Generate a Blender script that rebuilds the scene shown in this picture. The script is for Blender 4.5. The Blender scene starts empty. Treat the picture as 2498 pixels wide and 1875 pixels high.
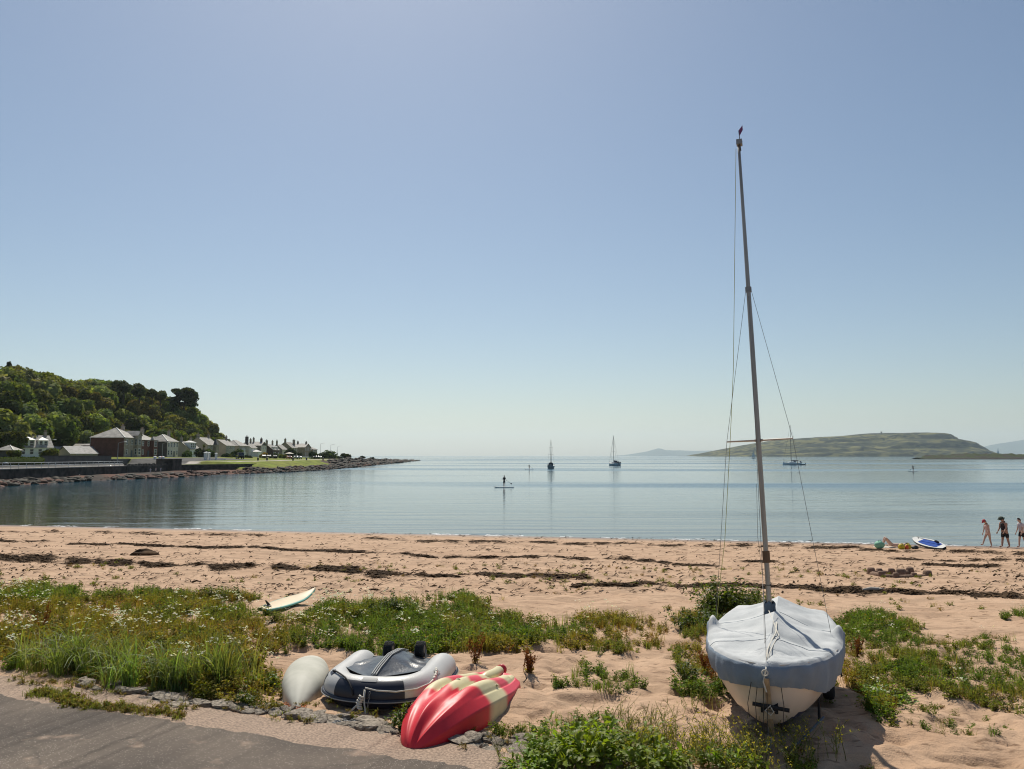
import bpy, bmesh, math, random
import numpy as np
from mathutils import Vector, Matrix, Euler

# ------------------------------------------------------------------ camera, sky, sun, exposure
S = bpy.context.scene
C = S.collection
FPX, HORY, CAMZ = 1960.0, 1111.0, 5.0
PITCH = math.atan((HORY - 937.5) / FPX)
cd = bpy.data.cameras.new('camera')
cam = bpy.data.objects.new('camera', cd)
C.objects.link(cam)
cam.location = (0, 0, CAMZ)
cam.rotation_euler = (math.pi / 2 + PITCH, 0, 0)
cd.sensor_width = 36.0
cd.lens = FPX / 2498.0 * 36.0
cd.clip_start, cd.clip_end = 0.1, 80000
S.camera = cam

SUN_AZ, SUN_EL = math.radians(-11), math.radians(52)
w = bpy.data.worlds.new('World')
S.world = w
w.use_nodes = True
nt = w.node_tree
for n in list(nt.nodes):
    nt.nodes.remove(n)
sky = nt.nodes.new('ShaderNodeTexSky')
sky.sky_type = 'NISHITA'
sky.sun_disc = False
sky.sun_elevation = SUN_EL
sky.sun_rotation = SUN_AZ
sky.altitude = 0
sky.air_density = 1.0
sky.dust_density = 0.75
sky.ozone_density = 2.0
bg = nt.nodes.new('ShaderNodeBackground')
bg.inputs['Strength'].default_value = 0.086
out = nt.nodes.new('ShaderNodeOutputWorld')
wb = nt.nodes.new('ShaderNodeMix')
wb.data_type = 'RGBA'
wb.blend_type = 'MULTIPLY'
wb.inputs[0].default_value = 1.0
wb.inputs[7].default_value = (0.93, 0.945, 0.93, 1)      # the photograph's white balance
nt.links.new(sky.outputs[0], wb.inputs[6])
nt.links.new(wb.outputs[2], bg.inputs[0])
nt.links.new(bg.outputs[0], out.inputs[0])

sl = bpy.data.lights.new('sun', 'SUN')
sl.energy = 4.8
sl.angle = math.radians(0.53)
sl.color = (1.0, 0.94, 0.83)
so = bpy.data.objects.new('sun', sl)
C.objects.link(so)
Ldir = Vector((math.sin(SUN_AZ) * math.cos(SUN_EL), math.cos(SUN_AZ) * math.cos(SUN_EL), math.sin(SUN_EL)))
so.rotation_euler = (-Ldir).to_track_quat('-Z', 'Y').to_euler()
so.location = (0, 0, 60)

S.view_settings.view_transform = 'Standard'
S.view_settings.look = 'None'
S.view_settings.exposure = 0.0
S.view_settings.gamma = 1.0
S.view_settings.use_curve_mapping = False
S.cycles.max_bounces = 6
S.cycles.volume_bounces = 2
S.cycles.use_denoising = True
S.cycles.filter_width = 1.1
S.cycles.use_adaptive_sampling = False
S.cycles.sample_clamp_indirect = 6.0
S.cycles.caustics_reflective = False
S.cycles.caustics_refractive = False

# ------------------------------------------------------------------ picture <-> place
ct, st = math.cos(PITCH), math.sin(PITCH)


def ray(px, py):
    a = (px - 1249) / FPX
    b = (937.5 - py) / FPX
    return a, ct - st * b, st + ct * b


def Zp(px, py, z):
    a, b, e = ray(px, py)
    t = (z - CAMZ) / e
    return Vector((a * t, b * t, z))


def Pp(px, py, Y):
    a, b, e = ray(px, py)
    t = Y / b
    return Vector((a * t, Y, CAMZ + e * t))


def proj(x, y, z):
    zz = z - CAMZ
    dep = y * ct + zz * st
    up = -y * st + zz * ct
    return 1249 + FPX * x / dep, 937.5 - FPX * up / dep


# ------------------------------------------------------------------ numpy noise
def _h(ix, iy, seed):
    n = (ix.astype(np.int64) * 374761393 + iy.astype(np.int64) * 668265263 + seed * 1442695041) & 0xFFFFFFFF
    n = ((n ^ (n >> 13)) * 1274126177) & 0xFFFFFFFF
    n = n ^ (n >> 16)
    return (n & 0xFFFF) / 65535.0


def vn(x, y, seed=0):
    x = np.asarray(x, float)
    y = np.asarray(y, float)
    ix, iy = np.floor(x), np.floor(y)
    fx, fy = x - ix, y - iy
    u, v = fx * fx * (3 - 2 * fx), fy * fy * (3 - 2 * fy)
    ix, iy = ix.astype(np.int64), iy.astype(np.int64)
    a, b = _h(ix, iy, seed), _h(ix + 1, iy, seed)
    c, d = _h(ix, iy + 1, seed), _h(ix + 1, iy + 1, seed)
    return (a * (1 - u) + b * u) * (1 - v) + (c * (1 - u) + d * u) * v


def fbm(x, y, o=4, seed=0):
    r, amp, tot = 0, 1.0, 0
    for k in range(o):
        r = r + amp * vn(np.asarray(x) * 2 ** k, np.asarray(y) * 2 ** k, seed + k * 17)
        tot += amp
        amp *= .5
    return r / tot


def sstep(a, b, x):
    t = np.clip((np.asarray(x, float) - a) / (b - a), 0, 1)
    return t * t * (3 - 2 * t)


def inpoly(px, py, poly):
    px, py = np.asarray(px), np.asarray(py)
    r = np.zeros(px.shape, bool)
    n = len(poly)
    for i in range(n):
        x1, y1 = poly[i]
        x2, y2 = poly[(i + 1) % n]
        if y1 == y2:
            continue
        cnd = (y1 > py) != (y2 > py)
        xi = (x2 - x1) * (py - y1) / (y2 - y1) + x1
        r ^= cnd & (px < xi)
    return r


# ------------------------------------------------------------------ ground heights
_a, _b = Zp(0, 1693, 1.838), Zp(1083, 1862, 1.838)
ROAD_A = np.array([_a.x, _a.y])
ROAD_B = np.array([_b.x, _b.y])
_rd = (ROAD_B - ROAD_A) / np.linalg.norm(ROAD_B - ROAD_A)
_rn = np.array([-_rd[1], _rd[0]])          # points to the beach
if _rn[1] < 0:
    _rn = -_rn


def road_side(x, y):                        # >0 on the beach side of the asphalt edge
    return (np.asarray(x) - ROAD_A[0]) * _rn[0] + (np.asarray(y) - ROAD_A[1]) * _rn[1]


XS_Y = [60, 75, 100, 132, 162, 183, 210, 230, 254, 300, 380, 520, 823, 860, 2000]
XS_X = [-112, -100, -90, -83.6, -84.5, -78, -76.8, -73.8, -68, -66.2, -69, -77, -94, -110, -900]


def beach_base(x, y):
    s = (50.8 - 0.215 * np.asarray(x, float)) - np.asarray(y, float)
    a = np.clip(.05 * s, -2.4, None)
    b = 1.8
    h = np.clip(.5 + .5 * (b - a) / .35, 0, 1)
    return a * h + b * (1 - h) - .35 * h * (1 - h)


def beach_h(x, y):
    x = np.asarray(x, float)
    y = np.asarray(y, float)
    z = beach_base(x, y)
    rs = road_side(x, y)
    m = sstep(.55, 1.6, rs) * sstep(0.1, .5, z)
    near = 1 - sstep(14, 30, y)
    z = z + m * ((fbm(x / 3.1, y / 3.1, 3, 5) - .5) * .22
                 + (fbm(x / .45, y / .45, 3, 9) - .5) * (.125 * near + .05)
                 + (fbm(x / .21, y / .17, 2, 31) - .5) * .035 * near)
    # footprints
    fp = vn(x / .33, y / .27, 77)
    z = z - m * near * .065 * sstep(.62, .84, fp)
    return z


def land_h(x, y):
    x = np.asarray(x, float)
    y = np.asarray(y, float)
    xs = np.interp(y, XS_Y, XS_X)
    t = xs - x
    n = fbm(x / 14, y / 14, 3, 3) - .5
    n2 = fbm(x / 4, y / 4, 3, 13) - .5
    low = np.where(t < 0, np.maximum(t * .12, -2.4), np.minimum(t * .12, .9) + n2 * .5 * sstep(0, 3, t))
    wallz = np.where(x > -91.4, low, np.where(x > -112.6, 2.64, 4.6))
    bank = np.interp(t, [-100, -20, 0, 3, 6, 13, 30, 46, 60], [-2.4, -2.4, 0, .6, 1.1, 3.1, 3.5, 4.4, 4.6]) + n2 * .5 * sstep(0, 4, t) * (1 - sstep(12, 20, t))
    z = np.where(y < 236, wallz, bank)
    k = 1 - sstep(400, 840, y)
    z = np.where((t > 0) & (y > 236), z * (.12 + .88 * k), z)
    ridge = np.interp(y, [150, 260, 330, 360, 400, 430, 455, 490, 515, 560], [34, 34, 33, 31, 32, 29, 24, 8, 0, 0])
    z = z + ridge * sstep(0, 62, (-143 - x)) * (1 + .12 * n)
    # open sea beyond the spit
    z = np.where((y > 700) & (t > 60), -2.4, z)
    return z


def ground_h(x, y):
    return np.maximum(beach_h(x, y), np.where(np.asarray(x) < -50, land_h(x, np.maximum(y, 60)), -9))


def G(px, py, z=1.6):                       # the point of the beach seen at a pixel of the photograph
    a, b, e = ray(px, py)
    t = (z - CAMZ) / e
    for _ in range(30):
        g = float(beach_base(a * t, b * t))
        t = t + ((g - CAMZ) / e - t) * .6
    g = float(beach_h(a * t, b * t))
    return Vector((a * t, b * t, g))


def gz(x, y):
    return float(beach_h(x, y))


# ------------------------------------------------------------------ object helpers
def link(o, parent=None):
    C.objects.link(o)
    if parent is not None:
        o.parent = parent
    return o


def tag(o, label=None, cat=None, group=None, kind=None):
    if label:
        o['label'] = label
    if cat:
        o['category'] = cat
    if group:
        o['group'] = group
    if kind:
        o['kind'] = kind
    return o


def thing(name, label, cat, loc=(0, 0, 0), rz=0.0, group=None, scale=1.0):
    o = bpy.data.objects.new(name, None)
    o.empty_display_size = .2
    o.location = loc
    o.rotation_euler = (0, 0, rz)
    o.scale = (scale,) * 3
    link(o)
    return tag(o, label, cat, group)


def copy_tree(o, parent=None):
    c = o.copy()
    C.objects.link(c)
    if parent is not None:
        c.parent = parent
    for ch in list(o.children):
        copy_tree(ch, c)
    return c


def np_mesh(name, V, Q=None, T=None, col=None, mats=(), smooth=False, midx=None):
    me = bpy.data.meshes.new(name)
    V = np.asarray(V, np.float32)
    me.vertices.add(len(V))
    me.vertices.foreach_set('co', V.ravel())
    parts, starts, n = [], [], 0
    if Q is not None and len(Q):
        Q = np.asarray(Q, np.int32)
        parts.append(Q.ravel())
        starts.append(np.arange(len(Q)) * 4)
        n = len(Q) * 4
    if T is not None and len(T):
        T = np.asarray(T, np.int32)
        parts.append(T.ravel())
        starts.append(n + np.arange(len(T)) * 3)
        n += len(T) * 3
    L = np.concatenate(parts)
    st_ = np.concatenate(starts)
    me.loops.add(len(L))
    me.loops.foreach_set('vertex_index', L)
    me.polygons.add(len(st_))
    me.polygons.foreach_set('loop_start', st_.astype(np.int32))
    if smooth:
        me.polygons.foreach_set('use_smooth', np.ones(len(st_), bool))
    if midx is not None:
        me.polygons.foreach_set('material_index', np.asarray(midx, np.int32))
    if col is not None:
        ca = me.color_attributes.new('Col', 'FLOAT_COLOR', 'POINT')
        c4 = np.ones((len(V), 4), np.float32)
        c4[:, :3] = col
        ca.data.foreach_set('color', c4.ravel())
    for m in mats:
        me.materials.append(m)
    me.update(calc_edges=True)
    me.validate()
    return me


def obj(name, me, parent=None, loc=None, rot=None):
    o = bpy.data.objects.new(name, me)
    if loc is not None:
        o.location = loc
    if rot is not None:
        o.rotation_euler = rot
    return link(o, parent)


class MB:
    """collects boxes, tubes, lofts into one mesh"""

    def __init__(s):
        s.v, s.f, s.m = [], [], []

    def add(s, vs, fs, m=0, M=None):
        b = len(s.v)
        if M is not None:
            vs = [M @ Vector(p) for p in vs]
        s.v += [tuple(p) for p in vs]
        s.f += [tuple(b + i for i in f) for f in fs]
        s.m += [m] * len(fs)
        return s

    def box(s, x0, x1, y0, y1, z0, z1, m=0, M=None):
        vs = [(x0, y0, z0), (x1, y0, z0), (x1, y1, z0), (x0, y1, z0), (x0, y0, z1), (x1, y0, z1), (x1, y1, z1), (x0, y1, z1)]
        fs = [(3, 2, 1, 0), (4, 5, 6, 7), (0, 1, 5, 4), (1, 2, 6, 5), (2, 3, 7, 6), (3, 0, 4, 7)]
        return s.add(vs, fs, m, M)

    def tube(s, path, r, n=8, m=0, cap=True, M=None, flat=None):
        P = [Vector(p) for p in path]
        if not isinstance(r, (list, tuple)):
            r = [r] * len(P)
        vs, fs = [], []
        t0 = (P[1] - P[0]).normalized()
        u = t0.orthogonal().normalized()
        for i, p in enumerate(P):
            t = (P[min(i + 1, len(P) - 1)] - P[max(i - 1, 0)])
            if t.length < 1e-9:
                t = t0
            t.normalize()
            u = (u - t * u.dot(t))
            if u.length < 1e-6:
                u = t.orthogonal()
            u.normalize()
            v = t.cross(u)
            for k in range(n):
                a = 2 * math.pi * k / n
                vs.append(p + (u * math.cos(a) + v * math.sin(a)) * r[i])
        for i in range(len(P) - 1):
            for k in range(n):
                fs.append((i * n + k, i * n + (k + 1) % n, (i + 1) * n + (k + 1) % n, (i + 1) * n + k))
        if cap:
            fs.append(tuple(range(n - 1, -1, -1)))
            fs.append(tuple((len(P) - 1) * n + k for k in range(n)))
        return s.add(vs, fs, m, M)

    def loft(s, rings, closed=True, m=0, cap0=False, cap1=False, M=None):
        n = len(rings[0])
        vs = [p for r in rings for p in r]
        fs = []
        for i in range(len(rings) - 1):
            for k in range(n if closed else n - 1):
                fs.append((i * n + k, i * n + (k + 1) % n, (i + 1) * n + (k + 1) % n, (i + 1) * n + k))
        if cap0:
            fs.append(tuple(range(n - 1, -1, -1)))
        if cap1:
            fs.append(tuple((len(rings) - 1) * n + k for k in range(n)))
        return s.add(vs, fs, m, M)

    def ball(s, c, r, n=10, k=7, m=0, M=None):
        if not isinstance(r, (tuple, list)):
            r = (r, r, r)
        rings = []
        for i in range(k + 1):
            a = math.pi * (i / k) * .998 + .003
            rings.append([(c[0] + r[0] * math.sin(a) * math.cos(2 * math.pi * j / n), c[1] + r[1] * math.sin(a) * math.sin(2 * math.pi * j / n), c[2] - r[2] * math.cos(a)) for j in range(n)])
        return s.loft(rings, True, m, True, True, M)

    def mesh(s, name, mats, smooth=False, bevel=0):
        me = bpy.data.meshes.new(name)
        me.from_pydata(s.v, [], s.f)
        if not isinstance(mats, (list, tuple)):
            mats = [mats]
        for mm in mats:
            me.materials.append(mm)
        me.polygons.foreach_set('material_index', s.m)
        bm = bmesh.new()
        bm.from_mesh(me)
        bmesh.ops.remove_doubles(bm, verts=bm.verts, dist=1e-5)
        bmesh.ops.recalc_face_normals(bm, faces=bm.faces)
        if bevel:
            es = [e for e in bm.edges if len(e.link_faces) == 2 and e.calc_face_angle(0) > .6]
            bmesh.ops.bevel(bm, geom=es, offset=bevel, segments=2, affect='EDGES', profile=.6)
        bm.to_mesh(me)
        bm.free()
        if smooth:
            me.polygons.foreach_set('use_smooth', [True] * len(me.polygons))
        me.update()
        return me

    def obj(s, name, mats, parent=None, smooth=False, bevel=0, loc=None, rot=None):
        return obj(name, s.mesh(name, mats, smooth, bevel), parent, loc, rot)


# ------------------------------------------------------------------ materials
MATS = {}


def mat(name, col, rough=.6, metal=0.0, var=.12, scale=6.0, bump=0.0, bscale=40.0, col2=None, spec=.5, detail=4.0, coat=0.0, stretch=None, pos=(.35, .65)):
    if name in MATS:
        return MATS[name]
    m = bpy.data.materials.new(name)
    m.use_nodes = True
    t = m.node_tree
    p = t.nodes['Principled BSDF']
    p.inputs['Roughness'].default_value = rough
    p.inputs['Metallic'].default_value = metal
    p.inputs['Specular IOR Level'].default_value = spec
    if coat:
        p.inputs['Coat Weight'].default_value = coat
        p.inputs['Coat Roughness'].default_value = .15
    tc = t.nodes.new('ShaderNodeTexCoord')
    src = tc.outputs['Object']
    if stretch:
        mp = t.nodes.new('ShaderNodeMapping')
        mp.inputs['Scale'].default_value = stretch
        t.links.new(src, mp.inputs[0])
        src = mp.outputs[0]
    nz = t.nodes.new('ShaderNodeTexNoise')
    nz.inputs['Scale'].default_value = scale
    nz.inputs['Detail'].default_value = detail
    t.links.new(src, nz.inputs['Vector'])
    cr = t.nodes.new('ShaderNodeValToRGB')
    a = tuple(max(0, c * (1 - var)) for c in col)
    b = col2 if col2 else tuple(min(1, c * (1 + var)) for c in col)
    cr.color_ramp.elements[0].position, cr.color_ramp.elements[1].position = pos
    cr.color_ramp.elements[0].color = (*a, 1)
    cr.color_ramp.elements[1].color = (*b, 1)
    t.links.new(nz.outputs['Fac'], cr.inputs[0])
    t.links.new(cr.outputs[0], p.inputs['Base Color'])
    if bump:
        n2 = t.nodes.new('ShaderNodeTexNoise')
        n2.inputs['Scale'].default_value = bscale
        n2.inputs['Detail'].default_value = 5
        t.links.new(src, n2.inputs['Vector'])
        bp = t.nodes.new('ShaderNodeBump')
        bp.inputs['Strength'].default_value = min(1, bump)
        bp.inputs['Distance'].default_value = .02
        t.links.new(n2.outputs['Fac'], bp.inputs['Height'])
        t.links.new(bp.outputs[0], p.inputs['Normal'])
    MATS[name] = m
    return m


def leaf_mat(name, trans=.35, rough=.5, hue=.03, val=.25, gain=1.0, spec=.3):
    """colour from the 'Col' attribute, some light let through, a little different on every object"""
    if name in MATS:
        return MATS[name]
    m = bpy.data.materials.new(name)
    m.use_nodes = True
    t = m.node_tree
    p = t.nodes['Principled BSDF']
    p.inputs['Roughness'].default_value = rough
    p.inputs['Specular IOR Level'].default_value = spec
    at = t.nodes.new('ShaderNodeAttribute')
    at.attribute_name = 'Col'
    oi = t.nodes.new('ShaderNodeObjectInfo')
    hs = t.nodes.new('ShaderNodeHueSaturation')
    mr = t.nodes.new('ShaderNodeMapRange')
    mr.inputs['To Min'].default_value, mr.inputs['To Max'].default_value = .5 - hue, .5 + hue
    t.links.new(oi.outputs['Random'], mr.inputs[0])
    t.links.new(mr.outputs[0], hs.inputs['Hue'])
    ma = t.nodes.new('ShaderNodeMath')
    ma.operation = 'MULTIPLY'
    ma.inputs[1].default_value = 7.31
    t.links.new(oi.outputs['Random'], ma.inputs[0])
    mf = t.nodes.new('ShaderNodeMath')
    mf.operation = 'FRACT'
    t.links.new(ma.outputs[0], mf.inputs[0])
    m2 = t.nodes.new('ShaderNodeMapRange')
    m2.inputs['To Min'].default_value, m2.inputs['To Max'].default_value = gain * (1 - val), gain * (1 + val)
    t.links.new(mf.outputs[0], m2.inputs[0])
    t.links.new(m2.outputs[0], hs.inputs['Value'])
    t.links.new(at.outputs['Color'], hs.inputs['Color'])
    t.links.new(hs.outputs[0], p.inputs['Base Color'])
    tr = t.nodes.new('ShaderNodeBsdfTranslucent')
    mixc = t.nodes.new('ShaderNodeMix')
    mixc.data_type = 'RGBA'
    mixc.blend_type = 'MULTIPLY'
    mixc.inputs[0].default_value = 1
    mixc.inputs[7].default_value = (1.7, 1.7, .55, 1)
    t.links.new(hs.outputs[0], mixc.inputs[6])
    t.links.new(mixc.outputs[2], tr.inputs[0])
    mx = t.nodes.new('ShaderNodeMixShader')
    mx.inputs[0].default_value = trans
    t.links.new(p.outputs[0], mx.inputs[1])
    t.links.new(tr.outputs[0], mx.inputs[2])
    t.links.new(mx.outputs[0], t.nodes['Material Output'].inputs[0])
    MATS[name] = m
    return m


def N(t, kind, **kw):
    n = t.nodes.new(kind)
    for k, v in kw.items():
        n.inputs[k.replace('_', ' ')].default_value = v
    return n


def sand_mat():
    m = bpy.data.materials.new('sand')
    m.use_nodes = True
    t = m.node_tree
    p = t.nodes['Principled BSDF']
    p.inputs['Specular IOR Level'].default_value = .25
    geo = t.nodes.new('ShaderNodeNewGeometry')
    pos = geo.outputs['Position']

    def noise(scale, detail=4, stretch=None):
        src = pos
        if stretch:
            mp = t.nodes.new('ShaderNodeMapping')
            mp.inputs['Scale'].default_value = stretch
            t.links.new(pos, mp.inputs[0])
            src = mp.outputs[0]
        n = N(t, 'ShaderNodeTexNoise', Scale=scale, Detail=detail)
        t.links.new(src, n.inputs['Vector'])
        return n.outputs['Fac']

    def ramp(fac, p0, c0, p1, c1):
        r = t.nodes.new('ShaderNodeValToRGB')
        r.color_ramp.elements[0].position, r.color_ramp.elements[1].position = p0, p1
        r.color_ramp.elements[0].color, r.color_ramp.elements[1].color = (*c0, 1), (*c1, 1)
        t.links.new(fac, r.inputs[0])
        return r.outputs[0]

    def mix(fac, a, b, mode='MIX'):
        n = t.nodes.new('ShaderNodeMix')
        n.data_type = 'RGBA'
        n.blend_type = mode
        if hasattr(fac, 'is_linked'):
            t.links.new(fac, n.inputs[0])
        else:
            n.inputs[0].default_value = fac
        for k, v in ((6, a), (7, b)):
            if isinstance(v, tuple):
                n.inputs[k].default_value = (*v, 1)
            else:
                t.links.new(v, n.inputs[k])
        return n.outputs[2]
    base = ramp(noise(.8, 5), .3, (.46, .298, .190), .7, (.56, .38, .250))
    grain = ramp(noise(170, 2), .30, (.72, .72, .72), .72, (1.2, 1.2, 1.2))
    c = mix(1.0, base, grain, 'MULTIPLY')
    # crumbs of dry weed: dark flecks, long along the tide lines
    fl = ramp(noise(1.6, 8, (.5, 1.7, 1)), .50, (0, 0, 0), .62, (1, 1, 1))
    fl2 = ramp(noise(7, 6, (.55, 1.6, 1)), .575, (0, 0, 0), .66, (.85, .85, .85))
    c = mix(fl2, c, (.22, .135, .08))
    hum = ramp(fl, 0, (0, 0, 0), 1, (.45, .45, .45))
    c = mix(hum, c, (.25, .165, .105))
    # wet by the water
    sep = t.nodes.new('ShaderNodeSeparateXYZ')
    t.links.new(pos, sep.inputs[0])
    wet = t.nodes.new('ShaderNodeMapRange')
    wet.inputs['From Min'].default_value, wet.inputs['From Max'].default_value = .03, .16
    wet.inputs['To Min'].default_value, wet.inputs['To Max'].default_value = 1, 0
    t.links.new(sep.outputs[2], wet.inputs[0])
    c = mix(wet.outputs[0], c, mix(1.0, c, (.5, .47, .44), 'MULTIPLY'))
    t.links.new(c, p.inputs['Base Color'])
    rr = t.nodes.new('ShaderNodeMapRange')
    rr.inputs['To Min'].default_value, rr.inputs['To Max'].default_value = .95, .35
    t.links.new(wet.outputs[0], rr.inputs[0])
    t.links.new(rr.outputs[0], p.inputs['Roughness'])
    b1 = t.nodes.new('ShaderNodeBump')
    b1.inputs['Distance'].default_value = .012
    b1.inputs['Strength'].default_value = .8
    t.links.new(noise(55, 4), b1.inputs['Height'])
    b2 = t.nodes.new('ShaderNodeBump')
    b2.inputs['Distance'].default_value = .03
    b2.inputs['Strength'].default_value = .9
    t.links.new(noise(9, 6), b2.inputs['Height'])
    t.links.new(b1.outputs[0], b2.inputs['Normal'])
    t.links.new(b2.outputs[0], p.inputs['Normal'])
    return m


def sea_mat():
    m = bpy.data.materials.new('sea_water')
    m.use_nodes = True
    t = m.node_tree
    p = t.nodes['Principled BSDF']
    p.inputs['IOR'].default_value = 1.33
    geo = t.nodes.new('ShaderNodeNewGeometry')
    pos = geo.outputs['Position']

    def noise(scale, detail, stretch, rough=.5):
        mp = t.nodes.new('ShaderNodeMapping')
        mp.inputs['Scale'].default_value = stretch
        mp.inputs['Rotation'].default_value = (0, 0, .12)
        t.links.new(pos, mp.inputs[0])
        n = N(t, 'ShaderNodeTexNoise', Scale=scale, Detail=detail, Roughness=rough)
        t.links.new(mp.outputs[0], n.inputs['Vector'])
        return n.outputs['Fac']

    def rng(fac, a, b, c, d):
        r = t.nodes.new('ShaderNodeMapRange')
        r.inputs['From Min'].default_value, r.inputs['From Max'].default_value = a, b
        r.inputs['To Min'].default_value, r.inputs['To Max'].default_value = c, d
        t.links.new(fac, r.inputs[0])
        return r.outputs[0]
    # wind patches: long streaks of ripple between calm water
    patch = noise(1.0, 3, (.0022, .013, 1))
    rip = rng(patch, .50, .60, 0, 1)
    swell = noise(1.0, 2, (.06, .62, 1))
    small = noise(1.0, 3, (.9, 3.6, 1))
    b1 = t.nodes.new('ShaderNodeBump')
    b1.inputs['Distance'].default_value = .055
    b1.inputs['Strength'].default_value = 1
    t.links.new(swell, b1.inputs['Height'])
    b2 = t.nodes.new('ShaderNodeBump')
    t.links.new(rng(rip, 0, 1, .010, .05), b2.inputs['Distance'])
    t.links.new(small, b2.inputs['Height'])
    t.links.new(b1.outputs[0], b2.inputs['Normal'])
    t.links.new(b2.outputs[0], p.inputs['Normal'])
    t.links.new(rng(rip, 0, 1, .06, .22), p.inputs['Roughness'])
    sep = t.nodes.new('ShaderNodeSeparateXYZ')
    t.links.new(pos, sep.inputs[0])
    # body colour: sandy shallows to deep blue-green
    x2 = t.nodes.new('ShaderNodeMath')
    x2.operation = 'MULTIPLY_ADD'
    x2.inputs[1].default_value = .215
    t.links.new(sep.outputs[0], x2.inputs[0])
    t.links.new(sep.outputs[1], x2.inputs[2])
    r = t.nodes.new('ShaderNodeValToRGB')
    e = r.color_ramp.elements
    e[0].position, e[0].color = 0, (.075, .072, .052, 1)
    e[1].position, e[1].color = 1, (.014, .075, .115, 1)
    k = e.new(.30)
    k.color = (.032, .052, .046, 1)
    t.links.new(rng(x2.outputs[0], 50.5, 130, 0, 1), r.inputs[0])
    t.links.new(r.outputs[0], p.inputs['Base Color'])
    return m
# ------------------------------------------------------------------ the setting: beach, sea, land, island, far hills, haze
rng_ = np.random.default_rng(11)


def grid_mesh(name, X, Y, hf, mats, smooth=True):
    gx, gy = np.meshgrid(X, Y)
    gzv = hf(gx, gy)
    V = np.stack([gx.ravel(), gy.ravel(), gzv.ravel()], 1)
    nx, ny = len(X), len(Y)
    i = (np.arange(ny - 1)[:, None] * nx + np.arange(nx - 1)[None]).ravel()
    Q = np.stack([i, i + 1, i + nx + 1, i + nx], 1)
    return np_mesh(name, V, Q, mats=mats, smooth=smooth)


SAND = sand_mat()
bx = np.concatenate([-np.geomspace(150, 8.2, 46), np.arange(-8, 8.01, .055), np.geomspace(8.2, 150, 46)])
by = np.concatenate([np.linspace(-60, 5.5, 12), np.arange(6, 14.5, .05), np.geomspace(14.6, 72, 150)])
o = obj('beach', grid_mesh('beach', bx, by, lambda x, y: ground_h(x, y), [SAND]))
tag(o, kind='structure')

SEA = sea_mat()
me = np_mesh('sea', [(-20000, 20, 0), (20000, 20, 0), (20000, 23500, 0), (-20000, 23500, 0)], [(0, 1, 2, 3)], mats=[SEA])
tag(obj('sea', me), kind='structure')

# road: asphalt sheet, a rim of weathered concrete, both sheets above the sand
ASPH = bpy.data.materials.new('asphalt')
ASPH.use_nodes = True
t = ASPH.node_tree
p = t.nodes['Principled BSDF']
p.inputs['Roughness'].default_value = .9
p.inputs['Specular IOR Level'].default_value = .3
geo = t.nodes.new('ShaderNodeNewGeometry')
vo = N(t, 'ShaderNodeTexVoronoi', Scale=62.0)
t.links.new(geo.outputs['Position'], vo.inputs['Vector'])
sepc = t.nodes.new('ShaderNodeSeparateColor')
t.links.new(vo.outputs['Color'], sepc.inputs[0])
gt = t.nodes.new('ShaderNodeMath')
gt.operation = 'GREATER_THAN'
gt.inputs[1].default_value = .80
t.links.new(sepc.outputs[0], gt.inputs[0])
ls = t.nodes.new('ShaderNodeMath')
ls.operation = 'LESS_THAN'
ls.inputs[1].default_value = .0095
t.links.new(vo.outputs['Distance'], ls.inputs[0])
mu = t.nodes.new('ShaderNodeMath')
mu.operation = 'MULTIPLY'
t.links.new(gt.outputs[0], mu.inputs[0])
lsr = t.nodes.new('ShaderNodeMapRange')
lsr.inputs['From Min'].default_value, lsr.inputs['From Max'].default_value = .28, .42
lsr.inputs['To Min'].default_value, lsr.inputs['To Max'].default_value = 1, 0
t.links.new(vo.outputs['Distance'], lsr.inputs[0])
t.links.new(lsr.outputs[0], mu.inputs[1])
nzb = N(t, 'ShaderNodeTexNoise', Scale=.9, Detail=5.0)
t.links.new(geo.outputs['Position'], nzb.inputs['Vector'])
crb = t.nodes.new('ShaderNodeValToRGB')
crb.color_ramp.elements[0].position, crb.color_ramp.elements[1].position = .35, .72
crb.color_ramp.elements[0].color, crb.color_ramp.elements[1].color = (.100, .080, .064, 1), (.150, .118, .092, 1)
t.links.new(nzb.outputs['Fac'], crb.inputs[0])
nzs = N(t, 'ShaderNodeTexNoise', Scale=2.3, Detail=4.0)
t.links.new(geo.outputs['Position'], nzs.inputs['Vector'])
crs = t.nodes.new('ShaderNodeValToRGB')
crs.color_ramp.elements[0].position, crs.color_ramp.elements[1].position = .63, .78
t.links.new(nzs.outputs['Fac'], crs.inputs[0])
mxs = t.nodes.new('ShaderNodeMix')
mxs.data_type = 'RGBA'
mxs.inputs[7].default_value = (.36, .26, .19, 1)
t.links.new(crs.outputs[0], mxs.inputs[0])
t.links.new(crb.outputs[0], mxs.inputs[6])
mxa = t.nodes.new('ShaderNodeMix')
mxa.data_type = 'RGBA'
mxa.inputs[7].default_value = (.36, .31, .26, 1)
t.links.new(mu.outputs[0], mxa.inputs[0])
t.links.new(mxs.outputs[2], mxa.inputs[6])
dst = N(t, 'ShaderNodeTexNoise', Scale=1.7, Detail=4.0)
t.links.new(geo.outputs['Position'], dst.inputs['Vector'])
dmx = t.nodes.new('ShaderNodeMix')
dmx.data_type = 'RGBA'
dmx.blend_type = 'LINEAR_LIGHT'
dmx.inputs[0].default_value = .35
t.links.new(geo.outputs['Position'], dmx.inputs[6])
t.links.new(dst.outputs['Color'], dmx.inputs[7])
ve = N(t, 'ShaderNodeTexVoronoi', Scale=.32)
ve.feature = 'DISTANCE_TO_EDGE'
t.links.new(dmx.outputs[2], ve.inputs['Vector'])
vr = t.nodes.new('ShaderNodeMapRange')
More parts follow.
